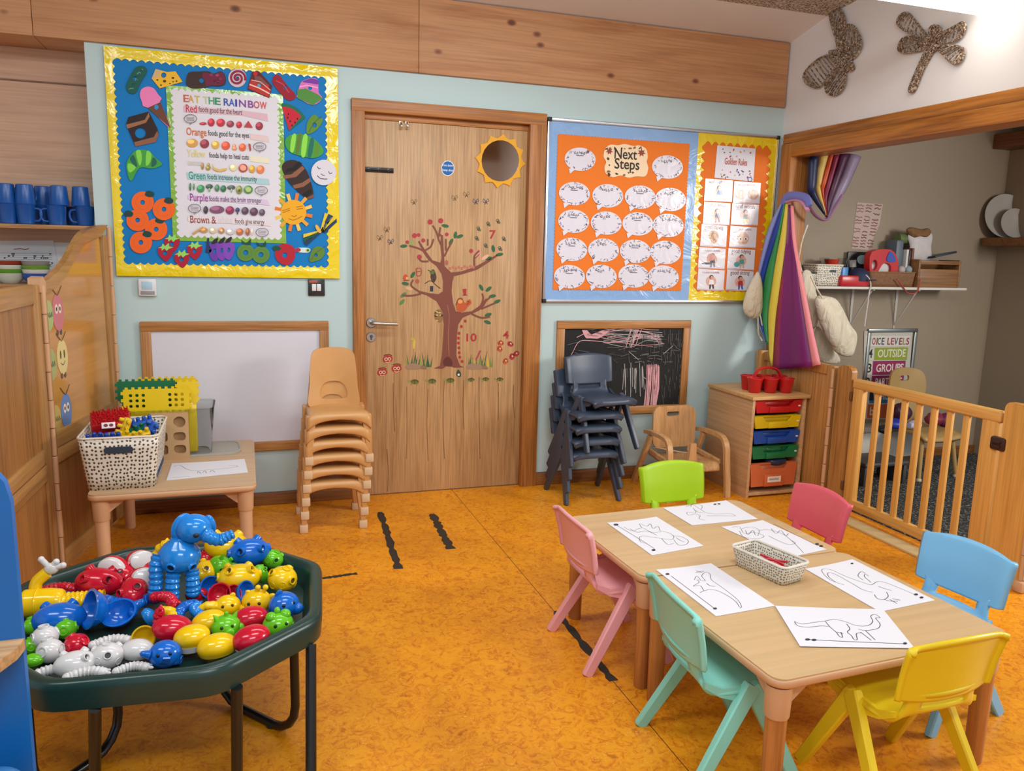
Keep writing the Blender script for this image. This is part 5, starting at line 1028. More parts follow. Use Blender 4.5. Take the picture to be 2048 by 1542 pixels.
def k_ring(c, s):
    mb = MB(); mb.add(P_ell(1, 1, .92, 22, 12))
    for d in ((0, -1, .25), (1, .1, .2), (-1, .1, .2), (0, .3, 1)): v = V(d).normalized(); socket(mb, v*.95, d, .42, .2)
    return mb
def k_egg(c, s): mb = MB(); mb.add(P_lathe([(.0, .86)]+[(cos(rad(a)), .1+.76*sin(rad(a))) for a in range(80, -1, -10)]+[(.98, -.05), (.9, -.3), (0, -.32)], 24, False), MX.Diagonal((1.2, .95, 1, 1))); return mb
def k_bowl(c, s): mb = MB(); mb.add(P_lathe([(.0, -.75), (.35, -.7), (.7, -.48), (.92, -.12), (1, .12), (1.06, .15), (1.05, .2), (.93, .2), (.86, -.06), (.64, -.38), (.3, -.58), (0, -.62)], 28, False)); return mb
def k_arm(c, s, bend=.5, L=2.6, ribs=9):
    mb = MB(); pts = smooth([(-L/2, 0, 0), (-L*.15, bend*.3, .1), (L*.2, bend*.1, .12), (L/2, -bend*.7, 0)], 8); n = len(pts)
    mb.add(P_tube(pts, [.40+.06*cos(i*2*pi*ribs/n)+.05*(i/n) for i in range(n)], 14)); mb.add(P_ell(.5, .42, .42, 16, 10), T(*pts[-1])); mb.add(P_ell(.42, .42, .42, 16, 10), T(*pts[0]))
    for d in (-.25, .25): mb.add(P_ell(.26, .14, .16, 10, 8), T(pts[-1].x+.42, pts[-1].y+d-.1, 0, 0, 0, d))
    return mb
def k_head(c, s, kind):
    mb = MB(); mb.add(P_ell(1, .88, .85, 24, 14))
    if kind == 'pig': mb.add(P_cyl(.34, .3, .4, 16, .05), T(.1, -.7, -.05, pi/2)); mb.add(P_lathe([(.22, 0), (0.02, .5)], 10), T(-.55, .0, .62, 0, -.5)); mb.add(P_lathe([(.22, 0), (.02, .5)], 10), T(.55, 0, .62, 0, .5)); mb.add(P_lathe([(.16, 0), (.15, .3), (.0, .36)], 12), T(.05, 0, .78)); mb.add(P_ell(.3, .3, .3, 12, 8), T(.9, -.2, -.1))
    if kind == 'frog':
        for x in (-.45, .45): mb.add(P_ell(.36, .36, .34, 14, 10), T(x, -.1, .68))
        for x in (-.8, .85): socket(mb, (x, -.4, -.1), (x, -.6, -.1), .26, .2)
        mb.add(P_ell(.2, .2, .25, 10, 8), T(0, .1, .95))
    if kind == 'dolphin': mb.add(P_lathe([(.42, 0), (.36, .35), (.24, .6), (.02, .66)], 16), MX.Translation((.55, -.35, -.25)) @ Euler((1.2, .9, 0)).to_matrix().to_4x4()); mb.add(P_ell(.25, .12, .35, 12, 8), T(-.3, .1, .8, .3, .3))
    if kind == 'giraffe':
        for x in (-.05, .45): mb.add(P_tube([(x, 0, .6), (x+.18, .05, 1.0)], .13, 10)); mb.add(P_ell(.2, .2, .2, 12, 8), T(x+.2, .05, 1.08))
        mb.add(P_ell(.55, .5, .45, 16, 10), T(-.65, -.35, -.35)); mb.add(P_ell(.35, .16, .2, 10, 8), T(.95, .1, .3, 0, -.5)); mb.add(P_ell(.3, .14, .18, 10, 8), T(-.45, .1, .65, 0, .7))
    if kind == 'trunk':
        pts = smooth([(-.7, -.2, .1), (-1.2, -.3, .35), (-1.7, -.3, .35), (-2.05, -.3, 0)], 5); mb.add(P_tube(pts, [.42-.012*i+.03*cos(i*1.6) for i in range(len(pts))], 12)); mb.add(P_ell(.22, .12, .25, 10, 8), T(.4, 0, .8, 0, .3)); mb.add(P_ell(.2, .15, .3, 10, 8), T(1., 0, -.3, 0, .6))
    if kind == 'shark':
        mb.add(P_box(1.3, 1.2, 1.1, .25, 3), T(.25, 0, -.1)); mb.add(P_lathe([(.3, 0), (.16, .5), (.02, .6)], 12), MX.Translation((-.85, -.3, .25)) @ Euler((0, -1.2, 0)).to_matrix().to_4x4()); mb.add(P_prism([(0, 0), (.6, .1), (.5, .5), (.1, .42)], .12), MX.Translation((-.3, -.92, .0)) @ Euler((pi/2+.4, .3, 0)).to_matrix().to_4x4()); socket(mb, (.9, -.2, -.5), (1, -.4, -.3), .3, .25)
    for x in (-.38, .3): q = V((x, -.72, .32)); mb.add(P_ell(.12, .08, .13, 10, 8), T(q.x, q.y-.02, q.z), mi=1)
    return mb
def toy(px, py, rpx, c, kind, lab, rot=(0, 0, 0), dz=0, name='animal_toy', cat='toy', base=None, **k):
    z = FZ+.03+dz; P = onZ(px, py, z); sc = (P-CP).dot(fw)/FPX*rpx; z = FZ+dz+sc*(.86 if base else .72); P = onZ(px, py, z); sc = (P-CP).dot(fw)/FPX*rpx
    fnm, _, arg = kind.partition(':'); mb = {'body': k_body, 'spiky': k_spiky, 'ring': k_ring, 'egg': k_egg, 'bowl': k_bowl, 'arm': k_arm}.get(fnm, None)
    mb = k_head(c, 1, arg) if fnm == 'head' else mb(c, 1, **k); mb.v = [v*sc for v in mb.v]
    R_ = Euler([rad(a) for a in rot])
    if base:
        t = thing(name, lab, cat, P, 0, GT5, R_); part('shell', mb, tm(c), t, ang=50)
        b_ = MB(); b_.add(P_lathe([(.0, -.84), (.72, -.84), (.86, -.74), (.93, -.3), (.0, -.29)], 24, False), MX.Diagonal((1.2, .95, 1, 1))); b_.v = [v*sc for v in b_.v]; part('base', b_, tm(base), t, label='white base'); return t
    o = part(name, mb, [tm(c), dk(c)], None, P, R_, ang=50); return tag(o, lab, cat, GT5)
# --- back of the heap
toy(455, 1093, 36, 'y', 'body', 'yellow hippo-like body at the back of the tray, behind the blue trunk', (0, 10, 10), .055, socks=2)
toy(498, 1104, 33, 'b', 'body', 'blue animal body with upturned leg sockets at the back right of the tray', (18, 0, 12), .05, socks=6)
toy(318, 1107, 21, 'y', 'arm', 'curved yellow arm at the back, left of the blue elephant', (0, -60, 20), .075, 'building_toy', L=1.98, ribs=3)
toy(412, 1117, 17, 'r', 'ring', 'small red joint tucked behind the blue elephant', (20, 0, 0), .05)
toy(441, 1135, 27, 'g', 'head:pig', 'green snouted head lying under the blue body', (30, 40, 30), .03, 'building_toy')
toy(545, 1118, 22, 'g', 'spiky', 'light green socketed piece at the back right rim', (10, 30, 0), .03)
toy(522, 1148, 17, 'g', 'body', 'light green long body below the blue one', (0, 70, 20), .03, socks=4)
toy(565, 1158, 30, 'y', 'spiky', 'knobbly yellow piece against the right rim of the tray', (20, 10, 30), .02)
toy(478, 1155, 34, 'y', 'body', 'long yellow body with small stubs in the middle back', (-8, 4, 8), .035, socks=6)
toy(410, 1143, 26, 'y', 'body', 'yellow body directly right of the elephant legs', (0, 0, 60), .03, socks=5)
# --- middle
toy(421, 1175, 22, 'b', 'bowl', 'blue half shell leaning behind the red shells', (65, 10, 20), .035, 'building_toy')
toy(440, 1190, 23, 'r', 'bowl', 'red half shell left of the blue shell piece', (55, -20, -10), .03, 'building_toy')
toy(466, 1188, 18, 'r', 'bowl', 'smaller red half shell in the middle of the tray', (60, 30, 30), .03, 'building_toy')
toy(489, 1183, 21, 'b', 'bowl', 'blue upright shell left of the yellow giraffe head', (70, 50, 30), .03, 'building_toy')
toy(513, 1203, 29, 'y', 'head:giraffe', 'yellow giraffe head with two horns on the right of the tray', (10, 0, -10), .02, 'building_toy')
toy(568, 1210, 31, 'b', 'head:dolphin', 'blue dolphin head beside the right rim', (0, 0, 25), .015, 'building_toy')
toy(455, 1212, 26, 'y', 'head:trunk', 'yellow elephant head with a short trunk in the middle', (0, 0, 5), .02, 'building_toy')
toy(500, 1238, 29, 'r', 'egg', 'red rounded boot at the right, behind the red and white one', (0, -6, 8), .01, 'building_toy')
toy(503, 1278, 31, 'r', 'egg', 'red and white rounded boot nearest the right front rim', (4, -8, 14), .014, 'building_toy', base='w')
toy(418, 1245, 28, 'y', 'egg', 'yellow rounded boot in the middle, behind the other two', (0, -6, 12), .012, 'building_toy')
toy(384, 1275, 29, 'y', 'egg', 'yellow boot with a white base, left of the front yellow one', (4, -4, 4), .018, 'building_toy', base='w')
toy(434, 1295, 32, 'y', 'egg', 'yellow rounded boot at the front rim of the tray', (0, -4, 6), .006, 'building_toy')
toy(344, 1258, 32, 'r', 'egg', 'red rounded boot left of the yellow ones', (0, 8, 6), .014, 'building_toy')
toy(318, 1238, 21, 'r', 'arm', 'upright red neck piece beside the red boot', (0, -80, 0), .04, 'building_toy', L=1.49, bend=.1, ribs=3)
toy(452, 1254, 29, 'g', 'head:pig', 'green pig head among the yellow and red boots', (0, 0, 10), .012, 'building_toy')
toy(556, 1250, 31, 'g', 'head:frog', 'green frog head against the right front rim', (0, 0, 15), .008, 'building_toy')
toy(330, 1308, 32, 'b', 'head:shark', 'blue pointed head at the front of the tray', (0, 0, 5), .004, 'building_toy')
toy(370, 1218, 23, 'b', 'arm', 'blue arm lying below the elephant feet', (0, 0, 65), .03, 'building_toy', L=1.98)
toy(393, 1222, 23, 'lb', 'arm', 'lighter blue arm right of the darker blue one', (0, 0, 110), .025, 'building_toy', L=1.86)
toy(338, 1228, 23, 'y', 'arm', 'bent yellow arm in the centre of the tray', (0, 0, -50), .028, 'building_toy', L=1.98)
toy(330, 1198, 24, 'r', 'arm', 'red arm lying at the elephant feet', (0, 0, -35), .045, 'building_toy', L=2.11)
toy(393, 1190, 18, 'r', 'egg', 'red rounded piece under the right elephant foot', (0, 0, 0), .02, 'building_toy')
toy(274, 1215, 21, 'b', 'arm', 'dark blue arm between the blue bowl and the yellow arm', (0, 0, 80), .015, 'building_toy', L=2.48)
toy(290, 1200, 21, 'b', 'arm', 'dark blue arm behind the blue bowl', (0, 0, 10), .02, 'building_toy', L=1.86)
toy(298, 1235, 17, 'lb', 'egg', 'light blue rounded piece right of the blue bowl', (0, 60, 0), .01, 'building_toy')
toy(238, 1228, 32, 'b', 'bowl', 'open blue bowl on the bare tray floor', (28, -8, 0), .012, 'building_toy')
toy(186, 1218, 38, 'b', 'bowl', 'large blue half shell standing on edge at the end of the yellow legs', (10, -72, 15), .03, 'building_toy')
toy(228, 1205, 24, 'b', 'arm', 'ribbed blue arm behind the blue bowl', (0, 0, 160), .02, 'building_toy', L=1.86)
toy(286, 1275, 23, 'y', 'bowl', 'yellow half shell on its side on the tray floor', (75, -30, 30), .005, 'building_toy')
# --- left red group
toy(198, 1165, 36, 'r', 'body', 'large glossy red body at the back left of the tray', (10, 6, -8), .03, socks=5)
for x, y, r_, l_, rt_ in ((228, 1135, 24, 'red and white cap-headed piece at the back left', (-104, 20, -20)), (282, 1122, 24, 'red and white cap-headed piece at the back, left of the yellow arm', (-108, 15, 20)), (290, 1158, 25, 'red and white piece just left of the elephant', (-110, 25, 10))):
    t = toy(x, y, r_, 'r', 'egg', l_, rt_, .045, 'building_toy', base='w')
for x, y, r_, l_ in ((245, 1150, 26, 'red glossy body between the two cap-headed pieces'), (300, 1140, 24, 'red glossy body beside the elephant arm'), (268, 1182, 32, 'red lump nearest the blue arms')): toy(x, y, r_, 'r', 'body', l_, (20, 10, x), .025, socks=3)
toy(112, 1180, 24, 'r', 'arm', 'red arm behind the yellow figure', (0, 0, 10), .03, 'building_toy', L=2.48)
toy(143, 1187, 18, 'b', 'ring', 'blue ring joint behind the yellow figure', (0, 0, 0), .02)
toy(118, 1238, 40, 'b', 'body', 'dark blue body lying under the yellow legs', (0, 0, 5), .0, socks=2)
toy(131, 1258, 22, 'g', 'ring', 'green ring with a dark hole at the front left', (0, 0, 0), .004)
toy(66, 1252, 19, 'g', 'ring', 'green ring half hidden at the left rim', (0, 0, 40), .01)
toy(63, 1292, 18, 'g', 'ring', 'green ring next to the blue unit', (0, 0, 10), .004)
toy(66, 1322, 17, 'g', 'egg', 'green rounded piece at the near left corner', (0, 0, 0), .004)
toy(153, 1291, 25, 'r', 'ring', 'single red ball joint among the white pieces', (-20, 0, 60), .0)
toy(90, 1275, 25, 'w', 'ring', 'upper white socketed ball beside the green ring', (10, 0, 30), .012)
toy(100, 1302, 26, 'w', 'ring', 'lower white socketed ball left of the red one', (0, 10, 70), .004)
toy(220, 1284, 23, 'w', 'arm', 'white arm lying across the tray floor', (0, 0, 12), .004, 'building_toy', L=2.60)
toy(150, 1328, 32, 'w', 'body', 'white body at the front left of the tray', (0, 0, 12), .0, socks=3)
toy(215, 1312, 31, 'w', 'spiky', 'white ridged piece in the middle of the white heap', (0, 0, 0), .0)
toy(275, 1302, 27, 'w', 'egg', 'smooth white piece left of the blue pointed head', (0, 0, -20), .0, 'building_toy')
toy(95, 1345, 23, 'w', 'arm', 'white arm at the near left rim', (0, 0, 20), .0, 'building_toy', L=2.48)
toy(170, 1348, 23, 'w', 'arm', 'white arm along the front rim', (0, 0, 10), .0, 'building_toy', L=2.73)
toy(262, 1337, 21, 'w', 'arm', 'white arm in front of the white ridged piece', (0, 0, 12), .0, 'building_toy', L=2.48)
# --- yellow figure lying on its side with a raised arm
fp = onZ(85, 1205, FZ+.06); f_s = (fp-CP).dot(fw)/FPX
yf = thing('toy_figure', 'yellow toy figure lying at the left of the tray, white hand raised', 'toy', fp, TH, GT5)
S_ = lambda n: n*f_s
mb = MB(); mb.add(P_tube(smooth([(S_(-38), 0, 0), (S_(-20), 0, 0), (S_(15), 0, 0), (S_(42), 0, 0)], 5), [S_(a) for a in (20, 24, 27, 28, 28, 28, 28, 28, 28, 28, 28, 27, 26, 25, 22, 14)], 24)); mb.add(P_torus(S_(28), S_(2), 28), T(S_(-8), 0, 0, 0, pi/2)); part('torso', mb, tm('y'), yf)
for dy, dx, l_ in ((S_(16), S_(60), 0), (S_(-12), S_(35), 1)):
    mb = MB(); pts = [(S_(34)+(S_(75))*k/30, dy, S_(-2+4*l_)) for k in range(31)]; mb.add(P_tube(pts, [S_(12.5+1.4*cos(k*1.9)) for k in range(31)], 16)); part('leg', mb, tm('y'), yf)
mb = MB(); pts = smooth([(S_(-18), S_(18), S_(18)), (S_(-14), S_(22), S_(36)), (S_(4), S_(26), S_(52))], 8); mb.add(P_tube(pts, S_(12), 14)); ar = part('arm', mb, tm('y'), yf)
mb = MB(); mb.add(P_ell(S_(14), S_(9), S_(12), 14, 10), T(S_(12), S_(27), S_(60)))
for dx, dz_, rx in ((-10, 12, -.6), (8, 8, .9), (16, 3, 1.2)): mb.add(P_tube([(S_(10), S_(27), S_(60)), (S_(10+dx*1.5), S_(27), S_(60+dz_*1.7))], S_(6), 10)); mb.add(P_ell(S_(6.5), S_(6.5), S_(6.5), 10, 8), T(S_(10+dx*1.5), S_(27), S_(60+dz_*1.7)))
part('hand', mb, tm('w'), ar, label='white hand')
# --- blue elephant standing on the heap
ep = onZ(362, 1186, FZ+.045); e_s = (ep-CP).dot(fw)/FPX*1.05; e_ = lambda n: n*e_s
el = thing('toy_elephant', 'glossy blue toy elephant standing upright on the heap of toys', 'toy', (ep.x, ep.y, FZ+.045), rad(2), GT5); BM = tm('lb')
mb = MB(); mb.add(P_lathe([(0, e_(-31)), (e_(20), e_(-29)), (e_(34), e_(-19)), (e_(39), e_(-3)), (e_(36), e_(10)), (e_(27), e_(22)), (e_(16), e_(30)), (e_(13), e_(35)), (0, e_(36))], 28), T(0, 0, e_(76)))
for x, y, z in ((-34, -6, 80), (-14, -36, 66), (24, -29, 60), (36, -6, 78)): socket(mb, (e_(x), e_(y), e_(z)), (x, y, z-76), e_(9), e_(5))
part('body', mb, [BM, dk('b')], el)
mb = MB(); mb.add(P_ell(e_(32), e_(30), e_(27), 28, 18), T(e_(28), 0, e_(126))); hd = part('head', mb, BM, el)
mb = MB(); pts = smooth([(e_(46), e_(-16), e_(120)), (e_(60), e_(-22), e_(111)), (e_(74), e_(-24), e_(107)), (e_(86), e_(-24), e_(112)), (e_(98), e_(-24), e_(117))], 7); mb.add(P_tube(pts, [e_(14-.2*i+1.1*cos(i*1.7)) for i in range(len(pts))], 16)); part('trunk', mb, BM, hd)
for cx, cy, rx, rz_, a in ((8, 4, 21, 29, .25), (56, 8, 12, 20, -.1)): mb = MB(); mb.add(P_ell(e_(rx), e_(7), e_(rz_), 20, 12), T(e_(cx), e_(cy), e_(128), .1, a, .35 if cx < 10 else -.5)); part('ear', mb, BM, hd)
mb = MB(); mb.add(P_ell(e_(5.5), e_(4), e_(4.5), 12, 8), T(e_(32), e_(-29), e_(122))); part('eye', mb, BLACK, hd, label='black eye')
for pts, nm in (([(-34, -4, 82), (-40, -10, 62), (-41, -14, 36), (-43, -16, 14)], 'arm'), ([(-10, -16, 50), (-13, -20, 30), (-14, -22, 4)], 'leg'), ([(22, -14, 50), (22, -18, 30), (22, -20, 6)], 'leg')):
    pp = smooth([tuple(e_(q) for q in p) for p in pts], 8); mb = MB(); mb.add(P_tube(pp, [e_(12.5+1.3*cos(i*1.9)) for i in range(len(pp))], 16)); mb.add(P_ell(e_(13), e_(14), e_(9), 14, 8), T(*pp[-1])); part(nm, mb, BM, el)

# ================================================================ DOOR DECORATION
Z1 = lambda l: [(690+x/3.505, 180+y/3.505) for x, y in l]
sm = thing('sun_mirror', 'round sun-shaped mirror with a yellow spiky rim, high on the door', 'mirror', tuple(onY(1000, 378, DY)))
A = Art(DY); pts = []
c0 = (1087, 497)
for k in range(12):
    a = rad(k*30-83); a2 = a+rad(7.5); a3 = a+rad(15); a4 = a+rad(22.5)
    for an, r_ in ((a, 192), (a2, 170), (a3, 160), (a4, 170)): pts.append((c0[0]+r_*.92*cos(an), c0[1]+r_*sin(an)))
A.base(Z1(pts), '#e5a41a', .006, [Z1(E(1087, 497, 132, 145))]); A.done('sun_rim', mat=plastic('#e0a012', .4, 'yellow_sun_rim'), parent=sm)
A = Art(DY); A.base(Z1(E(1087, 497, 133, 146, 0, 36)), '#ffffff', .003)
MR = metal('#cfcac4', .06); A.done('mirror_glass', mat=MR, parent=sm)
A = Art(DY-.006); A.base(Z1(E(722, 548, 46, 54)), '#dfe4ea', .001); A.poly(Z1(E(722, 548, 42, 49)), '#1560a8')
p = Z1([(722, 535)])[0]; A.text(p[0], p[1], 'Fire door', .0155, '#dfe8f2', .012, 'CENTER', sy=1.1); p = Z1([(722, 568)])[0]; A.text(p[0], p[1], 'keep shut', .0155, '#dfe8f2', .012, 'CENTER', sy=1.1)
A.mb.v = [v+V((0, .006, 0)) for v in A.mb.v]
A.done('door_sign', 'small round blue sign with white lettering in the middle of the door', 'sign')
ts = thing('tree_sticker', 'brown tree decal with branches and leaves in the middle of the door', 'door sticker', tuple(onY(905, 735, DY)))
SY = DY-.0002; BRN = '#7a4436'; BRD = '#5c2e26'; GRN = '#33603a'
A = Art(SY, .00006); A.base(ZD([(455, 866), (488, 852), (498, 800), (505, 700), (508, 640), (498, 570), (470, 520), (420, 490), (378, 478), (380, 466), (430, 478), (480, 484), (502, 470), (504, 420), (496, 380), (470, 340), (430, 310), (405, 275), (375, 215), (382, 208), (415, 262), (450, 310), (490, 322), (497, 300), (490, 230), (493, 180), (503, 180), (506, 240), (510, 300), (512, 340), (545, 372), (600, 366), (665, 345), (720, 315), (780, 280), (785, 288), (740, 320), (680, 358), (610, 380), (560, 392), (552, 420), (548, 470), (556, 530), (570, 572), (600, 578), (650, 572), (690, 545), (725, 505), (732, 512), (715, 545), (690, 568), (650, 586), (605, 605), (582, 640), (575, 700), (572, 800), (590, 850), (612, 860), (560, 862), (550, 858), (520, 855), (500, 868)]), BRN, .0008)
A.poly(ZD(SM([(510, 850), (505, 825), (525, 806), (548, 822), (550, 852)], 3)), BRD)
for l in ([(412, 268), (380, 250), (330, 235)], [(405, 262), (440, 240), (455, 200)], [(425, 235), (425, 200)], [(495, 235), (480, 200), (470, 165), (450, 130)], [(480, 195), (490, 140)], [(510, 290), (530, 250), (550, 215)], [(518, 260), (518, 200)], [(665, 345), (665, 290), (690, 260)], [(430, 315), (395, 315), (380, 300)], [(380, 470), (340, 440), (350, 410)], [(390, 482), (340, 492), (295, 490)], [(690, 560), (710, 510), (705, 480)], [(690, 550), (745, 500)], [(700, 560), (770, 530)], [(650, 585), (700, 605), (745, 600)]): A.line(ZD(SL(l)), .010, BRN)
A.line(ZD(SL([(535, 800), (530, 700), (535, 600), (525, 540)])), .006, '#96604a')
A.done('trunk', parent=ts)
A = Art(SY, .00006); A.k = .0006
for x, y, r_, c in ((302, 237, -5, GRN), (515, 133, 10, GRN), (545, 215, -60, GRN), (590, 187, -20, GRN), (567, 180, -80, GRN), (762, 250, 80, '#2a5a3e'), (738, 300, -15, GRN), (795, 280, -10, GRN), (310, 430, 10, GRN), (348, 385, -60, GRN), (300, 488, -40, '#5a7a4a'), (293, 525, -50, '#5f7f3a'), (700, 450, 60, GRN), (738, 458, -40, GRN), (758, 494, -10, GRN), (782, 522, -25, GRN), (736, 590, -15, GRN), (732, 628, 20, GRN), (340, 222, -40, '#8a9a5a'), (330, 455, 15, '#caa67a')): A.base(ZD(E(x, y, 19, 9, r_, 12)), c, .0008)
A.done('leaves', parent=ts, label='dark green leaves')
A = Art(SY, .00006); A.k = .0006
for x, y, r_ in ((437, 113, 14), (492, 107, 14), (320, 217, 10), (357, 183, 13), (378, 180, 10), (523, 177, 10), (489, 180, 7), (382, 293, 13), (402, 208, 11), (648, 262, 11)): A.base(ZD(E(x, y, r_, r_, 0, 10)), '#a8343c', .0008)
A.done('blossoms', parent=ts, label='red blossoms')
def stick(name, label, blobs, lines=(), group=None, cat='door sticker', lw=.004):
    A = Art(SY, .00006); A.k = .001
    for pts, c in blobs: A.base(ZD(pts), c, .001+.0001*len(A.mb.f)/100)
    for l, c in lines: A.line(ZD(SL(l, 3)), lw, c)
    A.done(name, label, cat, group=group)
OR, RDD = '#b8552a', '#a82c30'
stick('squirrel_sticker', 'orange squirrel decal sitting on the lower right branch of the tree', [(SM([(570, 540), (585, 505), (605, 510), (618, 530), (640, 510), (650, 530), (630, 550), (612, 572), (580, 574)], 3), OR), (E(592, 522, 12, 10), '#d89a5a')], [([(570, 540), (585, 505), (605, 510)], '#5c2418'), ([(625, 540), (638, 522), (625, 520)], '#7a2a18')])
stick('robin_sticker', 'small red numeral-shaped bird decal above the squirrel', [([(610, 490), (604, 458), (625, 456), (622, 488)], RDD)], [([(605, 490), (628, 488)], '#7a2020')])
for t_, (x, y), e, s_, lab in (('7', (740, 198), 772, .066, 'red number 7 decal at the upper right of the door'), ('10', (612, 726), 664, .062, 'red number 10 decal beside the tree trunk'), ('4', (812, 712), 842, .062, 'red number 4 decal at the right of the door')):
    A = Art(SY, .00006); A.k = .001; p = zd(x, y); A.text(p[0], p[1], t_, s_, RDD, .02, fit=zd(e, y)[0]); A.done('number_sticker', lab, 'door sticker', group='number decals')
for k, (x, y, lab) in enumerate(((219, 818, 'topmost of the three red owl decals at the lower left of the door'), (191, 886, 'lower left red owl decal on the door'), (265, 866, 'right-hand red owl decal of the three on the door'))):
    stick('owl_sticker', lab, [(E(x, y, 26, 20, -10), RDD), (E(x-8, y, 9, 9), '#d8b088'), (E(x+9, y-1, 9, 9), '#d8b088'), (E(x-8, y, 4), '#3a1a18'), (E(x+9, y-1, 4), '#3a1a18')], [([(x-20, y-18), (x-10, y-22), (x+10, y-24), (x+22, y-16)], '#5c1818'), ([(x-12, y+14), (x, y+18), (x+14, y+12)], '#e0b08a')], 'red owl decals')
for k, (x, y) in enumerate(((800, 735), (850, 740), (795, 765), (858, 805), (825, 828), (880, 790))):
    stick('fox_sticker', 'small red fox decal in the ring under the number 4', [(E(x, y, 17, 13, 30*k), (OR, RDD)[k % 2]), (E(x+4, y-3, 6, 5), '#e0b890')], [([(x-12, y+8), (x, y-12), (x+12, y+6)], '#6a1a18')], 'ring of fox decals')
for k, x in enumerate((350, 440, 533, 640, 715, 788)):
    y = (934, 931, 927, 924, 921, 922)[k]; d = 1-.25*(k > 2)
    stick('turtle_sticker', ('leftmost of the row of turtle decals', 'second turtle decal from the left', 'third turtle decal from the left, under the tree roots', 'fourth turtle decal from the left', 'fifth turtle decal from the left', 'rightmost of the row of turtle decals')[k], [(E(x+8, y, 22*d, 13*d), '#6f6a34'), (E(x-20*d, y-3, 8*d, 7*d), '#8f8a4a'), ([(x-12*d, y+10*d), (x-4*d, y+10*d), (x-8*d, y+20*d), (x-14*d, y+18*d)], '#8f8a4a'), ([(x+18*d, y+10*d), (x+26*d, y+8*d), (x+26*d, y+18*d), (x+20*d, y+18*d)], '#8f8a4a')], [([(x-8, y), (x+8, y-9), (x+26, y)], '#3f3a1a'), ([(x+8, y-9), (x+8, y+10)], '#3f3a1a')], 'row of turtle decals')
rg = random.Random(4)
for (x, y), lab in (((375, 850), 'left grass and pebble decal at the foot of the door tree'), ((690, 850), 'right grass and pebble decal at the foot of the door tree')):
    bl = []
    for k in range(16): xx = x-55+k*8; hh = rg.uniform(35, 80); lean = rg.uniform(-14, 16); bl.append(([(xx-4, y+8), (xx+4, y+8), (xx+lean, y-hh)], rg.choice(['#3f6a34', '#5c8a3c', '#2f5a34', '#86983c', '#c9a63a' if x > 500 else '#4a7a3a'])))
    bl += [(SM([(x-65, y+14), (x-55, y-5), (x-15, y-10), (x+20, y+5), (x+15, y+18), (x-40, y+22)], 3), '#9a7a62'), (SM([(x+12, y+16), (x+20, y), (x+40, y+6), (x+42, y+20)], 3), '#8a6a56')]
    if x < 500: bl += [(E(x-20, y-110, 7, 26, 5), '#c9b04a'), (E(x-28, y-135, 12, 8), '#b8a050')]
    else: bl += [([(x-20, y-30), (x-12, y-28), (x+10, y-75), (x+2, y-78)], '#a8434a')]
    stick('grass_sticker', lab, bl)
stick('monkey_sticker', 'dark monkey decal hanging from the left branch of the tree', [(SM([(445, 360), (460, 362), (470, 400), (455, 425), (440, 400)], 3), '#4a3426'), ([(437, 442), (453, 442), (453, 470), (437, 470)], '#2c3440'), (E(448, 372, 13, 10), '#5a6a3a')], [([(410, 430), (440, 415), (470, 440), (490, 455)], '#4a2c22'), ([(425, 360), (445, 368)], '#3a4a2a')])
stick('beehive_sticker', 'speckled beehive decal on the left of the tree trunk', [(SM([(458, 580), (480, 562), (500, 570), (504, 610), (490, 630), (466, 618)], 3), '#8a6a40')]+[(E(rg.uniform(464, 498), rg.uniform(572, 620), 6, 4), c) for c in ('#3f2c1c', '#caa870')*7], ())
stick('jar_sticker', 'small red jar outline decal at the left of the tree', [], [([(366, 352), (390, 352), (390, 385), (368, 388), (366, 352)], RDD), ([(368, 368), (388, 366)], RDD)])
stick('snail_sticker', 'red and yellow snail decal on the left branch', [(E(310, 398, 12, 16, 20), '#c04a34'), (E(318, 402, 6, 6), '#d8b05a'), (E(372, 418, 10, 12), '#b0503c')], [([(300, 415), (330, 412)], '#7a3a2a')])
stick('acorn_sticker', 'tiny dark green pear-shaped decal below the tree roots', [(SM([(575, 905), (572, 890), (582, 872), (596, 890), (594, 908)], 3), '#2c4a38'), (E(584, 898, 6), '#d8d4c4')])
stick('caterpillar_trail_sticker', 'line of small red dots running up beside the trunk', [(E(x, y, 7, 8), RDD) for x, y in ((602, 830), (590, 808), (587, 785), (585, 760), (583, 735), (583, 710), (586, 685), (598, 650), (618, 622))])
stick('ant_trail_sticker', 'line of tiny red marks along the upper right branch', [(E(540+i*15, 352-(i % 2)*6+(-.8*i if i > 4 else 0), 6, 8), '#b86a5a') for i in range(9)]+[(E(522, 322, 8, 14), '#b05a4a')])
stick('parrot_sticker', 'pale pink bird decal on the upper right branch', [(E(680, 275, 14, 24, 15), '#c98a78'), (E(720, 295, 22, 9, -35), '#d8a890')], [([(668, 300), (690, 280)], '#6a2c24')])
for k, (x, y, lab) in enumerate(((735, 118, 'bee decal just left of the topmost one'), (785, 105, 'topmost bee decal above the number 7'), (685, 143, 'bee decal above the upper right branch'), (676, 192, 'lowest bee decal on the left of the 7'), (815, 195, 'bee decal right of the number 7'), (722, 230, 'bee decal below the number 7'), (795, 245, 'bee decal at the branch tip'))):
    stick('bee_sticker', lab, [(E(x, y+6, 7, 4), '#3f4634'), (E(x+9, y+10, 5, 4), '#6a6a4a')], [([(x-10, y+2), (x, y-6), (x+8, y+4), (x-2, y+12), (x+12, y+16)], '#3c4232'), ([(x-4, y+14), (x+6, y-4)], '#4a5040')], 'bee decals', lw=.003)
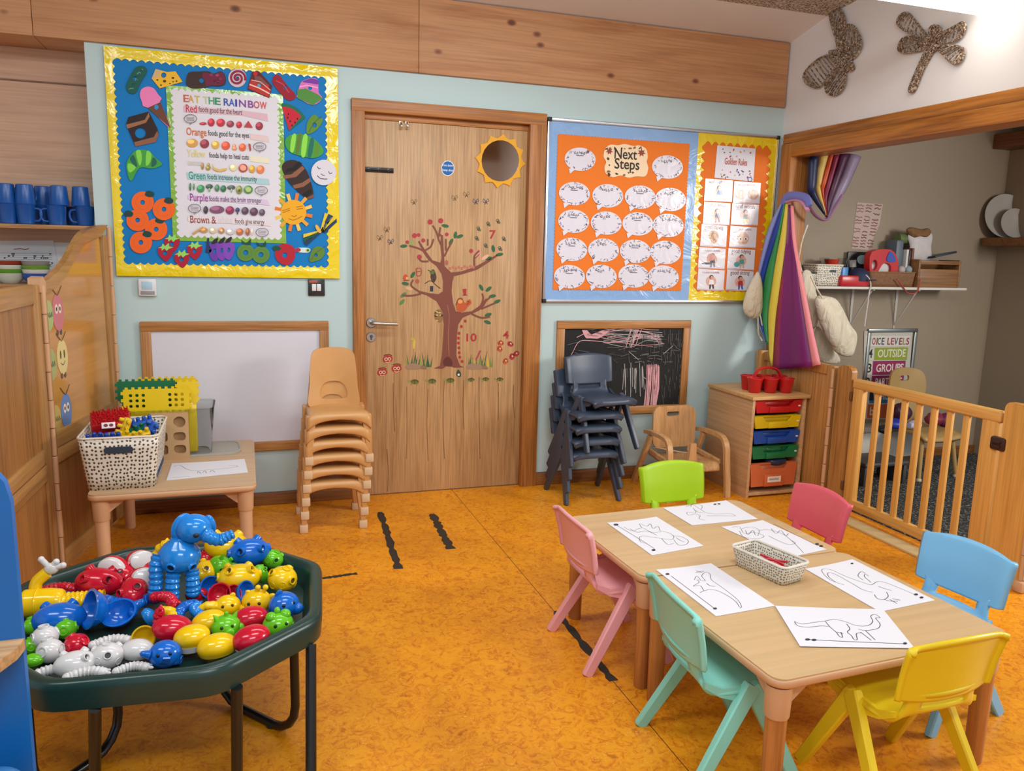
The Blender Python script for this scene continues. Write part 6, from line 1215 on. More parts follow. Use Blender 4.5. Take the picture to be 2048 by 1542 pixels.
for k, (x, y, lab) in enumerate(((180, 195, 'butterfly outline decal at the far left of the door'), (236, 215, 'grey-blue butterfly decal at the left of the door'), (216, 152, 'tiny butterfly outline decal at the left of the door'), (355, 10, 'butterfly outline decal above the tree, left of centre'), (565, -10, 'butterfly outline decal under the sun mirror'), (673, 8, 'blue-grey butterfly decal under the sun mirror'), (725, 8, 'small butterfly outline right of the blue-grey one'), (625, -28, 'butterfly outline nearest the sun mirror'))):
    c = '#4a5262' if 'grey' in lab else '#8a6a44'
    stick('butterfly_sticker', lab, [], [([(x, y), (x-13, y-14), (x-15, y+4), (x, y+2), (x-8, y+14), (x, y+4), (x+8, y+13), (x, y+2), (x+14, y-2), (x+9, y-15), (x, y)], c)], 'butterfly decals', lw=.003)
A = Art(DY-.0001, .0002)
rg = random.Random(9)
for x, y0, y1 in ((318, 960, 1330), (425, 970, 1340), (507, 930, 1330), (610, 925, 1180), (688, 910, 1330), (790, 940, 1130), (215, 1280, 1500), (865, 950, 1120), (250, 940, 1190)): A.line(ZD(SL([(x+rg.uniform(-3, 3), y0), (x+rg.uniform(-4, 8), (y0+y1)/2), (x+rg.uniform(-4, 10), y1)])), .0035, '#7d5630')
sc_ = A.done('scratch', None, None, parent=None); sc_['kind'] = 'structure'; sc_.parent = door

# ================================================================ LEFT RECESS, DIVIDERS, BLUE UNIT
SH = wood('#b5854f', '#946636', 'x', .9, .45, 0, 'recess_shelf_edge')
tag(part('shelf', MB().box(-2.2, -1.04, 0, .255, 1.422, 1.442, .003), SH), 'wooden shelf of blue cups in the recess left of the board', 'shelf')
tag(part('shelf', MB().box(-2.2, -1.04, 0, .255, 1.145, 1.163, .003), SH), 'lower recess shelf holding the bowls, behind the curved divider', 'shelf')
CUPM = plastic('#17509a', .3, 'blue_cup_plastic')
cup = thing('cup', 'x', 'cup', (0, 0, 0), 0, 'blue plastic cups on the recess shelf')
mb = MB(); mb.add(P_lathe([(.0, 0), (.033, 0), (.036, .003), (.043, .088), (.0445, .09), (.0435, .092), (.041, .09), (.034, .006), (.0, .006)], 28, False)); part('cup_body', mb, CUPM, cup)
mb = MB(); mb.add(P_tube(smooth([(.038, 0, .075), (.062, 0, .07), (.068, 0, .045), (.058, 0, .02), (.036, 0, .016)], 5), .0055, 10)); part('handle', mb, CUPM, cup)
first = True
for px, Y, lay, ang, lab in ((16, .08, 0, 200, 'upright blue cup at the left edge, front row of the shelf'), (52, .08, 0, -8, 'upright blue cup, second in the front row'), (114, .08, 0, 188, 'upright blue cup, third in the front row, handle to the left'), (171, .08, 0, 182, 'upright blue cup nearest the wall edge'), (88, .18, 0, 90, 'blue cup in the back row, between the second and third'), (150, .18, 0, 90, 'blue cup in the back row, near the wall edge'), (12, .085, 1, 60, 'upturned blue cup at the left edge, upper layer'), (50, .082, 1, 60, 'upturned blue cup on the second front cup'), (86, .18, 1, 100, 'upturned blue cup in the back row, upper layer'), (118, .082, 1, 70, 'upturned blue cup on the third front cup'), (162, .083, 1, 80, 'upturned blue cup nearest the wall edge')):
    x = onY(px, 430 if lay == 0 else 395, Y).x
    c = cup if first else dup(cup); first = False
    c.location = (x, Y, 1.4425 if lay == 0 else 1.5355+.0915); c.rotation_euler = (0 if lay == 0 else pi, 0, rad(ang)); c['label'] = lab
def bowl_stack(px, Y, cols, r, lab):
    x = onY(px, 540, Y).x; z = 1.1635
    for k, c in enumerate(cols):
        mb = MB(); mb.add(P_lathe([(0, 0), (r*.55, 0), (r*.62, .004), (r*.9, .022), (r, .046), (r*1.02, .049), (r*.97, .048), (r*.84, .024), (r*.5, .006), (0, .006)], 28, False))
        tag(part('bowl', mb, plastic(c, .35, 'bowl_'+c[1:]), None, (x, Y, z)), lab % ('bottom', 'second', 'third', 'top', 'topmost')[k], 'bowl', 'stacked bowls on the lower recess shelf'); z += .019
bowl_stack(20, .10, ('#c9cfc0', '#5f9c2c', '#d6d8d0', '#8f3a2c'), .062, '%s bowl of the left stack in the recess')
bowl_stack(72, .09, ('#2f57a8', '#d8d8d4', '#6f9c3a', '#8f8a86'), .060, '%s bowl of the right stack in the recess, by the curved divider')
A = Art(.258); A.base([(-60, 482), (107, 481), (118, 545), (-60, 548)], '#d9dade', .001)
A.lines([[(-20, y), (105, y+1)] for y in (506, 510, 514, 518, 524, 528, 532)], .0018, '#6a6a70'); rg = random.Random(2)
for k in range(40): x, y = rg.uniform(0, 105), rg.choice((508, 512, 516, 526, 530)); A.poly(E(x, y, 2, 1.5, 0, 8), '#3c3c42')
p = (30, 499); A.line(scribble(28, 498, 58, 498, 8, 1.5, rg), .004, '#9a4a5a')
A.done('music_sheet', 'white sheet of printed music on the recess wall behind the bowls', 'sheet music')
# curved-top divider from the wall to the hinge
P0 = V((-1.135, -.74, 0)); P1 = V((-.985, -.03, 0)); dd = P1-P0; LA = dd.length; angA = math.atan2(dd.y, dd.x)
DWZ = wood('#b98a52', '#9a6c38', 'z', .8, .35, 0, 'divider_oak_upright', .6); DWX = wood('#b98a52', '#9a6c38', 'x', .8, .35, 0, 'divider_oak_rail', .6)
da = thing('curved_divider', 'wooden divider with a wavy top, joining the wall left of the side table', 'room divider', P0, angA)
topc = [(p.x, p.y) for p in smooth([(0, 1.212), (.06, 1.215), (.124, 1.232), (.25, 1.285), (.35, 1.352), (.43, 1.40), (.51, 1.425), (.60, 1.44), (LA, 1.449)], 4)]
LM = MX.Translation((0, .015, 0)) @ WALLM
inner = [(x, z-.05) for x, z in topc if .05 < x < LA-.06]
mb = MB(); mb.add(P_prism(topc+[(inner[-1][0], topc[-1][1]-.06)]+inner[::-1]+[(0, 1.15)], .03), LM); part('curved_rail', mb, DWX, da)
part('stile', MB().box(0, .05, -.015, .015, .01, 1.17, .004), DWZ, da); part('stile', MB().box(LA-.06, LA, -.015, .015, .01, 1.40, .004), DWZ, da)
part('rail', MB().box(.05, LA-.06, -.015, .015, .53, .60, .004), DWX, da); part('rail', MB().box(.05, LA-.06, -.015, .015, .465, .528, .004), DWX, da); part('rail', MB().box(.05, LA-.06, -.015, .015, .02, .09, .004), DWX, da)
SHM = wood('#c98f48', '#b07a34', 'x', .5, .12, 0, 'varnished_ply_panel', .2, .03)  # amber reflections are mixed into this base colour
mb = MB(); mb.add(P_prism(inner+[(LA-.06, .60), (.05, .60)], .012), MX.Translation((0, .006, 0)) @ WALLM); part('upper_panel', mb, SHM, da)
part('lower_panel', MB().box(.05, LA-.06, -.006, .006, .09, .466), wood('#a8763c', '#85582a', 'z', .8, .4, 0, 'divider_lower_panel'), da)
hinge(da, 0, -.022, .05, 1.2, 10); hinge(da, LA-.008, -.02, .05, 1.44, 10)
mb = MB(); mb.add(P_prism([(-.02, 1.17), (.03, 1.17), (.03, 1.21), (.01, 1.232), (-.02, 1.225)], .045), MX.Translation((0, .022, 0)) @ WALLM); part('hinge_cap', mb, HNG, da)
# name bugs on the panel
def onP(s_, z, y=-.0075): return MX.Translation(P0) @ Euler((0, 0, angA)).to_matrix().to_4x4() @ V((s_, y, z))
def bug(s_, z, rx, rz_, col, label, face, ant):
    mb = MB(); W2 = MX.Translation(P0) @ Euler((0, 0, angA)).to_matrix().to_4x4() @ MX.Translation((s_, -.0065, z)) @ WALLM
    mb.add(P_prism([(x*rx, y*rz_) for x, y in E(0, 0, 1)], .0015), W2, col); k = W2 @ T(0, 0, .002)
    if ant:
        for sx in (-1, 1): mb.add(P_line(SL([(0, rz_*.9), (sx*rx*.5, rz_*1.15), (sx*rx*.9, rz_*1.4)]), .004), k, '#5a3a2a')
        for sx in (-1, 1): mb.add(P_prism([(sx*rx*.3+x*.008, -rz_*1.05+y*.012) for x, y in E(0, 0, 1)], 0), k, '#6a5a5a')
    if face == 'smile':
        for sx in (-.35, .35): mb.add(P_prism([(sx*rx+x*.007, rz_*.15+y*.018) for x, y in E(0, 0, 1)], 0), k, '#6a5a30')
        mb.add(P_line(SL([(-rx*.4, -rz_*.3), (0, -rz_*.45), (rx*.4, -rz_*.25)]), .004), k, '#6a4a30')
    elif face == 'marks':
        for j in range(4): mb.add(P_line([(-rx*.6+j*rx*.35, -rz_*.15), (-rx*.45+j*rx*.35, rz_*.2), (-rx*.3+j*rx*.35, -rz_*.1)], .004), k, '#3a3a34')
    else:
        for sx in (-.3, .3): mb.add(P_prism([(sx*rx+x*.013, rz_*.2+y*.02) for x, y in E(0, 0, 1)], 0), k, '#e8dcc8'); mb.add(P_prism([(sx*rx+x*.006, rz_*.2+y*.009) for x, y in E(0, 0, 1)], 0), k @ T(0, 0, .0005), '#4a3a3a')
    tag(part('bug_cutout', mb, PRINT), label, 'paper cut-out', 'paper bugs on the curved divider')
bug(.068, 1.073, .042, .062, '#a8b878', 'pale green oval bug body with a scribbled name, top left on the divider', 'marks', False); bug(.155, 1.078, .052, .078, '#c97880', 'pink bug cut-out with feelers, topmost on the divider', 'eyes', True)
bug(.063, .874, .042, .066, '#a3b070', 'pale green oval bug body beside the smiling yellow one', 'marks', False); bug(.166, .892, .05, .074, '#dcc88a', 'pale yellow smiling bug cut-out in the middle of the divider', 'smile', True)
bug(.072, .645, .042, .06, '#bda65e', 'tan oval bug body beside the blue one, lowest on the divider', 'marks', False); bug(.168, .66, .05, .078, '#6a86b8', 'blue bug cut-out with feelers, lowest on the divider', 'eyes', True)
# plain divider coming towards the camera
PB = V((-1.2, -2.1, 0)); db_ = P0-PB; LB = db_.length-.012; angB = math.atan2(db_.y, db_.x)
dvb = thing('panel_divider', 'plain panelled wooden divider at the left edge, hinged to the curved one', 'room divider', PB, angB)
PNL = wood('#a8743e', '#85562a', 'z', .9, .4, 0, 'divider_dark_panel', .8)
for a, b in ((LB-.075, LB), (LB-.66, LB-.60), (LB-1.36, LB-1.29)): part('stile', MB().box(a, b, -.015, .015, .01, 1.2, .004), DWZ, dvb)
for z0, z1 in ((1.13, 1.205), (.50, .56), (.43, .495), (.02, .09)):
    part('rail', MB().box(LB-1.29, LB-.66, -.0145, .0145, z0, z1, .004), DWX, dvb); part('rail', MB().box(LB-.60, LB-.075, -.0145, .0145, z0, z1, .004), DWX, dvb)
for a, b in ((LB-.60, LB-.075), (LB-1.29, LB-.66)): part('inset_panel', MB().box(a, b, -.005, .005, .56, 1.13), PNL, dvb); part('inset_panel', MB().box(a, b, -.005, .005, .09, .43), PNL, dvb)
# blue unit
bu = thing('blue_unit', 'bright blue upright panel with a pale wooden shelf at the left edge', 'shelf unit', (-1.0, -2.66, 0)); BU = plastic('#0f68b8', .35, 'blue_laminate')
mb = MB(); mb.add(P_prism([(-.32, 0), (.222, 0), (.222, .90), (.214, .94), (.196, .965), (.17, .975), (-.32, .975)], .02), WALLM); part('panel', mb, BU, bu)
mb = MB(); mb.add(P_prism([(-.32, 0), (.226, 0), (.222, -.04), (.10, -.34), (-.32, -.34)], .022), T(0, -.02, .612)); part('shelf_board', mb, wood('#c9a070', '#b0885a', 'x', .7, .4, 0, 'pale_shelf_board'), bu, label='pale wooden shelf')
part('lower_board', MB().box(-.32, .2, -.34, -.02, .30, .32, .002), BU, bu)
q = onY(2, 1540, -2.78); mb = MB(); mb.add(P_ell(.055, .055, .055, 24, 16), T(0, 0, .055)); mb2 = MB()
bl_ = thing('ball', 'blue and white ball low on the blue unit, at the left edge', 'ball', (q.x-.012, -2.78, .32)); part('ball_shell', mb, plastic('#3a78b8', .3, 'mid_blue_ball'), bl_); mb2.add(P_lathe([(.0, .0)]+[(.0565*sin(rad(a)), .055-.0565*cos(rad(a))) for a in range(20, 80, 8)], 24, False)); part('white_cap', mb2, plastic('#d8d8d4', .4, 'white_cap'), bl_, label='white lower cap')

# ---- worn floor tape
rt_ = random.Random(21)
for a, b, w_, lab in (((760, 1024), (797, 1138), .04, 'long strip of worn black tape on the floor before the tan chairs'), ((864, 1028), (902, 1098), .046, 'short strip of worn black tape before the door'), ((622, 1160), (714, 1147), .026, 'worn black tape running sideways beside the toy tray'), ((1112, 1222), (1226, 1362), .036, 'worn black tape under the pink chair')):
    A_, B_ = onZ(*a, 0), onZ(*b, 0); d = (B_-A_).normalized(); n_ = V((-d.y, d.x, 0)); L_ = (B_-A_).length; K = 22; up_, dn = [], []
    for k in range(K+1):
        p = A_+d*L_*k/K; g = 1 if k % 5 else .55; up_.append(p+n_*w_/2*g*rt_.uniform(.7, 1.1)); dn.append(p-n_*w_/2*g*rt_.uniform(.7, 1.1))
    mb = MB(); mb.add(P_prism([(p.x, p.y) for p in dn+up_[::-1]], .0008), T(0, 0, .0002))
    tag(part('floor_tape', mb, plastic('#2a2723', .6, 'worn_black_tape', .6, noise=70)), lab, 'floor tape', 'worn strips of black floor tape')

# ================================================================ RIGHT WALL AND ALCOVE
XW = MX(((0, 0, -1, 0), (-1, 0, 0, 0), (0, 1, 0, 0), (0, 0, 0, 1)))
Z8b = lambda l: [(1500+x/3.737, y/3.737) for x, y in l]
def wick():
    t = NT('woven_wicker'); mp = t.coord((1, 1, 1)); a = t.n('ShaderNodeTexNoise', Scale=70., Detail=4., Distortion=2.); t.l(mp, 0, a, 0)
    r = t.ramp([(.38, '#4a392b'), (.5, '#8a705a'), (.6, '#cfbda8')]); t.l(a, 0, r, 0); t.l(r, 0, t.b, 'Base Color'); t.b.inputs['Roughness'].default_value = .7; t.bump(a, 0, 1., .01); return t.m
WK = wick()
def wcoord(pts, X=2.79): return [(lambda q: (-q.y, q.z))(onX(x, y, X)) for x, y in Z8b(pts)]
def wicker_part(nm, pts, par, t=.012, stripes=True):
    o = wcoord(SM(pts, 8 if nm == 'wing' else 4)); mb = MB()
    if nm != 'wing': mb.add(P_prism(o, t), MX.Translation((2.796, 0, 0)) @ XW)
    ring = [V((2.782, -x, z)) for x, z in o]; mb.add(P_tube(ring, .0055, 6, closed=True))
    xs2 = [p[0] for p in o]; zs2 = [p[1] for p in o]; rg = random.Random(len(pts))
    c = V((sum(xs2)/len(o), sum(zs2)/len(o), 0)); n = len(o)
    for k in range(0, n//2, 2 if nm == "wing" else 1):
        a, b = o[k], o[n-1-k]; mb.add(P_tube([V((2.783, -a[0], a[1])), V((2.778, -(a[0]+b[0])/2, (a[1]+b[1])/2)), V((2.783, -b[0], b[1]))], .0042 if k % 8 else .006, 5))
    mb.v = [v-par.location for v in mb.v]; part(nm, mb, WK, par)
q = onX(1690, 110, 2.79); bf = thing('wicker_butterfly', 'brown woven wicker butterfly hung high on the white wall', 'wall decoration', q)
wicker_part('wing', [(595, 45), (625, 28), (690, 80), (720, 160), (705, 255), (655, 285), (615, 170)], bf); wicker_part('wing', [(700, 270), (735, 190), (790, 205), (838, 300), (830, 375), (775, 435), (690, 370)], bf)
wicker_part('wing', [(680, 440), (590, 415), (500, 455), (415, 545), (425, 620), (520, 655), (600, 570), (690, 510)], bf); wicker_part('wing', [(600, 560), (660, 510), (722, 530), (712, 640), (660, 708), (590, 700), (570, 640)], bf)
wicker_part('body', [(655, 290), (720, 330), (765, 440), (735, 530), (680, 520), (670, 400)], bf); wicker_part('feeler', [(606, 385), (665, 378), (670, 402), (612, 406)], bf); wicker_part('feeler', [(742, 480), (768, 472), (778, 515), (756, 530)], bf)
q = onX(1868, 90, 2.79); dfy = thing('wicker_dragonfly', 'brown woven wicker dragonfly on the white wall right of the butterfly', 'wall decoration', q)
wicker_part('wing', [(1335, 290), (1215, 255), (1115, 185), (1128, 120), (1185, 98), (1250, 165)], dfy); wicker_part('wing', [(1315, 325), (1200, 278), (1140, 298), (1118, 370), (1170, 395), (1305, 368)], dfy)
wicker_part('wing', [(1415, 270), (1520, 208), (1600, 168), (1618, 215), (1570, 290), (1430, 330)], dfy); wicker_part('wing', [(1405, 345), (1560, 348), (1610, 378), (1590, 450), (1528, 475), (1440, 395)], dfy)
wicker_part('tail', [(1330, 370), (1375, 375), (1300, 520), (1238, 670), (1212, 688), (1200, 660), (1265, 500)], dfy); wicker_part('thorax', [(1320, 300), (1370, 265), (1410, 290), (1410, 350), (1370, 385), (1320, 365)], dfy); wicker_part('head', E(1392, 232, 42, 42, 0, 8), dfy)
# fluorescent batten
c0_, c1_ = onZ(2003, 30, 2.46), onZ(2034, 24, 2.46)
fl = thing('fluorescent_light', 'long white fluorescent light running into the top right corner', 'ceiling light', (c1_.x-.75, (c0_.y+c1_.y)/2, 2.46)); wd_ = abs(c1_.y-c0_.y)*.5+.055
EM = NT('lit_tube'); EM.b.inputs['Emission Color'].default_value = (1, .97, .88, 1); EM.b.inputs['Emission Strength'].default_value = 7; EM.b.inputs['Base Color'].default_value = (1, 1, 1, 1)
part('diffuser', MB().box(-.72, .70, -wd_, wd_, 0, .035, .012), EM.m, fl); part('housing', MB().box(-.72, .70, -wd_*.8, wd_*.8, .035, .07, .004), plastic('#d8d4cc', .4, 'white_batten'), fl)
part('end_cap', MB().box(.70, .748, -wd_, wd_, -.002, .07, .008), plastic('#d0b88a', .35, 'cream_end_cap'), fl)
for x in (-.5, .5): mb = MB(); mb.add(P_cyl(.008, .008, .42, 8), T(x, 0, .07)); part('hanger_rod', mb, plastic('#d8d4cc', .4, 'white_batten'), fl)

# ---- rainbow cloth on the post
Z5 = lambda x, y: (1450+x/2.57, 160+y/2.57)
CB = [[(300, 625), (225, 760), (190, 900), (158, 1050), (150, 1150), (205, 1310)], [(305, 628), (248, 770), (205, 920), (170, 1070), (165, 1180), (212, 1330)], [(312, 632), (275, 790), (225, 940), (192, 1080), (190, 1200), (222, 1355)], [(318, 636), (287, 795), (257, 950), (237, 1080), (222, 1210), (230, 1360)], [(330, 640), (318, 800), (300, 950), (280, 1100), (262, 1250), (247, 1490)], [(345, 644), (352, 800), (374, 950), (392, 1100), (416, 1260), (450, 1474)], [(352, 648), (366, 830), (396, 1000), (426, 1150), (456, 1300), (492, 1462)]]
CC = ['#8d9ad6', '#1c3f9a', '#2f8a4a', '#e2cc4a', '#7a1f6a', '#e58a90']
rc = thing('rainbow_cloth', 'rainbow striped cloth hanging from the post above the red caddy', 'cloth', (2.70, -.35, .70))
CLM = printmat('silky_cloth', .42, .3, 6)
mb = MB(); XL = (2.76, 2.735, 2.715, 2.70, 2.692, 2.688)
cols = [smooth([onX(*Z5(*b[k]), XL[k]) for k in range(6)], 5) for b in CB]
for si in range(6):
    a, b = cols[si], cols[si+1]; nsub = 5 if si == 4 else 3; vs = []; fs = []
    for i in range(len(a)):
        for j in range(nsub+1):
            p = a[i].lerp(b[i], j/nsub); p.x += -.016*sin(pi*j/nsub)*(1 if si != 4 else 0)-(.010*sin(3*pi*j/nsub+.02*i) if si == 4 else 0); vs.append(p)
    for i in range(len(a)-1):
        for j in range(nsub): q0 = i*(nsub+1)+j; fs.append([q0, q0+1, q0+nsub+2, q0+nsub+1])
    mb.add((vs, fs), None, CC[si])
    if si == 4: mb.c = [(lin('#a01f58') if (k >= len(mb.c)-len(fs) and (k-(len(mb.c)-len(fs))) % nsub == 0 and k-(len(mb.c)-len(fs)) > len(fs)*.45) else c) for k, c in enumerate(mb.c)]
mb.v = [v-rc.location for v in mb.v]; part('draped_stripes', mb, CLM, rc, solid=.003, ang=70)
kn = onX(*Z5(330, 622), 2.76); mb = MB(); pts = [onX(*Z5(*p), 2.755) for p in ((298, 640), (312, 606), (345, 594), (385, 598), (420, 612), (432, 650))]; mb.add(P_tube(smooth(pts, 4), .026, 10, flat=.5), None, '#6f78c0'); mb.add(P_tube(smooth([onX(*Z5(*p), 2.75) for p in ((320, 628), (360, 618), (400, 630), (425, 670))], 4), .016, 10, flat=.5), None, '#c98aa8'); mb.v = [v-rc.location for v in mb.v]; part('knot', mb, CLM, rc, label='lilac and pink knotted top')
# second cloth looped under the lintel
YS = -.20
UB = [[(432, 395), (424, 560), (440, 600), (505, 688)], [(482, 388), (470, 520), (466, 570), (508, 692)], [(532, 386), (495, 520), (488, 560), (511, 695)], [(553, 386), (520, 520), (502, 590), (513, 698)], [(590, 380), (545, 530), (520, 620), (515, 702)], [(640, 378), (580, 540), (540, 640), (518, 706)], [(700, 396), (640, 530), (590, 620), (522, 716)]]
UC_ = ['#1a2348', '#c9a85a', '#c0502c', '#7a1c3a', '#4f2440', '#8a7a94']
sc2 = thing('striped_cloth', 'folded striped cloth slung under the wooden lintel beside the post', 'cloth', onY(*Z5(560, 700), YS))
mb = MB(); cols = [smooth([onY(*Z5(*p), YS-.012*(k % 2)) for k, p in enumerate(b)], 5) for b in UB]
for si in range(6):
    a, b = cols[si], cols[si+1]; vs = []; fs = []
    for i in range(len(a)):
        for j in range(4): p = a[i].lerp(b[i], j/3); p.y -= .02*sin(pi*j/3); vs.append(p)
    for i in range(len(a)-1):
        for j in range(3): q0 = i*4+j; fs.append([q0, q0+1, q0+5, q0+4])
    mb.add((vs, fs), None, UC_[si])
mb.v = [v-sc2.location for v in mb.v]; part('draped_stripes', mb, CLM, sc2, solid=.003, ang=70)
mb = MB(); pts = smooth([onY(*Z5(*p), YS-.02) for p in ((425, 610), (440, 660), (475, 705), (520, 718), (560, 660), (600, 590))], 4); mb.add(P_tube(pts, .018, 8, flat=.4), None, '#a77fa0'); mb.v = [v-sc2.location for v in mb.v]; part('hem', mb, CLM, sc2, label='lilac pink hem')
# cotton bags
def cotton():
    t = NT('cream_cotton'); mp = t.coord((9, 9, 3.5)); a = t.n('ShaderNodeTexNoise', Scale=1.6, Detail=4., Distortion=1.5); t.l(mp, 0, a, 0)
    r = t.ramp([(.3, '#cfc3a8'), (.7, '#e2d9c4')]); t.l(a, 0, r, 0); t.l(r, 0, t.b, 'Base Color'); t.b.inputs['Roughness'].default_value = .9; t.bump(a, 0, .8, .03); return t.m
COT = cotton()
def pillow(out, depth):
    c = V((sum(p[0] for p in out)/len(out), sum(p[1] for p in out)/len(out), 0)); rings = []; n = len(out); c.y -= .02
    for s_, d in ((.02, 1), (.2, .985), (.4, .92), (.6, .8), (.78, .62), (.9, .42), (.97, .2), (1, 0), (.97, -.2), (.9, -.42), (.78, -.62), (.6, -.8), (.4, -.92), (.2, -.985), (.02, -1)): rings.append([V((c.x+(p[0]-c.x)*s_, c.y+(p[1]-c.y)*s_, d*depth)) for i, p in enumerate(out)])
    return P_loft(rings)
def bag(out, Y, depth, label, straps):
    o = [(lambda q: (q.x, q.z))(onY(*Z5(*p), Y)) for p in SM(out, 4)]; t = thing('drawstring_bag', label, 'bag', onY(*Z5(*out[0]), Y), 0, 'cream cotton drawstring bags')
    mb = MB(); mb.add(pillow(o, depth), MX.Translation((0, Y, 0)) @ WALLM); mb.v = [v-t.location for v in mb.v]; part('bag_body', mb, COT, t, ang=80)
    for s_ in straps: mb = MB(); mb.add(P_tube(smooth([onY(*Z5(*p), Y-depth*.5) for p in s_], 4), .005, 6)); mb.v = [v-t.location for v in mb.v]; part('drawstring', mb, COT, t)
bag([(470, 1112), (545, 1115), (585, 1145), (640, 1255), (676, 1310), (665, 1390), (640, 1422), (570, 1400), (505, 1285), (468, 1170)], -.36, .05, 'plump cream drawstring bag hanging at the right of the rainbow cloth', [[(440, 1010), (470, 1070), (500, 1120)]])
bag([(400, 985), (440, 985), (465, 1085), (482, 1190), (465, 1270), (430, 1262), (402, 1150), (385, 1050)], -.26, .03, 'flat cream bag hanging just behind the rainbow cloth', [[(350, 830), (372, 900), (395, 985)], [(425, 745), (395, 830), (375, 940)]])
bag([(470, 1270), (510, 1300), (560, 1380), (592, 1440), (560, 1460), (480, 1440), (455, 1380)], -.22, .03, 'cream bag lowest behind the rainbow cloth, above the divider', [[(470, 1270), (460, 1240)]])
bag([(172, 985), (150, 1010), (112, 1090), (95, 1165), (110, 1210), (150, 1228), (185, 1200), (190, 1060)], -.09, .04, 'cream drawstring bag showing at the left of the rainbow cloth', [[(170, 1220), (172, 1300), (190, 1340)], [(180, 1200), (205, 1340)]])

# ---- alcove shelf and what stands on it
SHZ = 1.207
asf = thing('wall_shelf', 'long white shelf on brackets on the grey alcove wall', 'shelf', (3.55, 0, 1.19)); WHP = plastic('#d0cac0', .45, 'white_melamine')
part('shelf_board', MB().box(-.64, .645, -.205, -.002, 0, .016, .002), WHP, asf)
for px in (1706, 1795):
    x = onY(px, 575, 0).x-3.55; mb = MB(); mb.add(bar((x, -.003, 0), (x, -.003, -.27), .006, .022, .006, .014, (1, 0, 0), .001)); mb.add(bar((x, -.17, -.004), (x, -.006, -.25), .008, .012, .006, .008, (1, 0, 0), .001)); mb.add(bar((x, 0, -.004), (x, -.19, -.004), .008, .014, .008, .014, (1, 0, 0), .001)); part('bracket', mb, plastic('#b8b3ac', .4, 'grey_bracket'), asf)
Z4 = lambda x, y: (1580+x/5.14, 400+y/5.14)
def sx_(x, y, Y=-.12): q = onY(*Z4(x, y), Y); return q
def sbox(x0, x1, y0, d, Y, mat, name, label, cat, group=None, bev=.004, rz=0):
    a, b = sx_(x0, y0, Y), sx_(x1, y0, Y); h = a.z-SHZ
    mb = MB(); mb.add(P_box(b.x-a.x, d, h, bev), T(0, 0, h/2)); return tag(part(name, mb, mat, None, ((a.x+b.x)/2, Y+d/2, SHZ), (0, 0, rz)), label, cat, group)
a, b = sx_(262, 665, -.16), sx_(535, 665, -.16); w_ = b.x-a.x; h_ = a.z-SHZ
b2_ = basket('storage_basket', 'cream pierced basket with its handle slot painted dark on the alcove shelf', ((a.x+b.x)/2, -.11, SHZ), 0, w_*.92, .12, w_, .14, h_, basket_mat('#d8d0c0', '#5a544c', 75, 'cream_pierced_small'), CREAM, .015)
mb = MB(); mb.add(P_prism(rrect(.045, .013, .006), .003), MX.Translation((.02, -.0695, h_*.72)) @ Euler((pi/2, 0, 0)).to_matrix().to_4x4()); part('slot_shade_plate', mb, plastic('#2b3a4a', .6, 'slot_shade'), b2_, label='dark plate painting the shade of a handle slot')  # shade of the slot painted as a dark plate, no opening behind
a, b = sx_(140, 660, -.1), sx_(262, 660, -.1)
basket('storage_basket', 'black and white speckled basket at the left end of the alcove shelf', ((a.x+b.x)/2-.02, -.10, SHZ), 0, .11, .12, .125, .14, .08, basket_mat('#cfc8b8', '#26231f', 95, 'speckled_pierced'), plastic('#3a3632', .5, 'dark_rim'), .015)
q = sx_(432, 600, -.10); mb = MB(); mb.add(P_lathe([(0, 0), (.035, 0), (.046, .035), (.048, .036), (.04, .034), (.03, .005), (0, .005)], 24, False)); tag(part('bowl', mb, plastic('#b8321f', .35, 'red_bowl'), None, (q.x, -.10, SHZ+h_-.0)), 'small red bowl on top of the cream basket on the alcove shelf', 'bowl')
for k, px in enumerate((350, 540)): q = sx_(px, 620, -.09); mb = MB(); mb.add(P_lathe([(.024, 0), (.03, .045), (.027, .045), (.022, .004), (0, .004)], 20, False)); tag(part('clear_cup', mb, CLEAR, None, (q.x, -.09, SHZ+h_)), ('clear cup left of the red bowl on the shelf', 'clear cup right of the red bowl on the shelf')[k], 'cup', 'clear cups on the alcove shelf')
sbox(600, 800, 530, .012, -.03, plastic('#1b1c1e', .4, 'black_card'), 'picture_card', 'black card with white shapes standing behind the navy cap', 'card')
A = Art(-.0305); A.base([Z4(*p) for p in SM([(690, 600), (720, 570), (780, 575), (785, 640), (740, 660), (700, 645)], 3)], '#9ab8bc', .001); A.base([Z4(*p) for p in ((610, 620), (680, 615), (680, 690), (612, 690))], '#b8b4ae', .001); A.done('paper_shape', 'pale blue and white paper shapes on the black card', 'paper')
sbox(545, 605, 690, .03, -.19, plastic('#2f7ab8', .4, 'blue_carton'), 'carton', 'small blue carton beside the cream basket on the alcove shelf', 'box')
sbox(535, 830, 775, .11, -.20, plastic('#b81f22', .3, 'red_case'), 'flat_case', 'flat red and white case lying on the alcove shelf', 'case', bev=.012)
mb = MB(); mb.add(P_lathe([(0, .08), (.03, .076), (.055, .055), (.066, .02), (.066, 0), (0, 0)], 24, False)); mb.add(P_box(.07, .05, .008, .003), T(.04, -.05, .006)); q = sx_(712, 720, -.15); tag(part('cap', mb, plastic('#1c2748', .7, 'navy_felt'), None, (q.x, -.15, SHZ+.036)), 'navy cap lying on the red case on the alcove shelf', 'cap')
q = sx_(945, 720, -.15); hm = thing('toy_helmet', 'red and white toy helmet with oval openings on the alcove shelf', 'toy helmet', (q.x, -.14, SHZ+.055)); s_ = (sx_(1090, 600, -.15).x-sx_(800, 600, -.15).x)/2
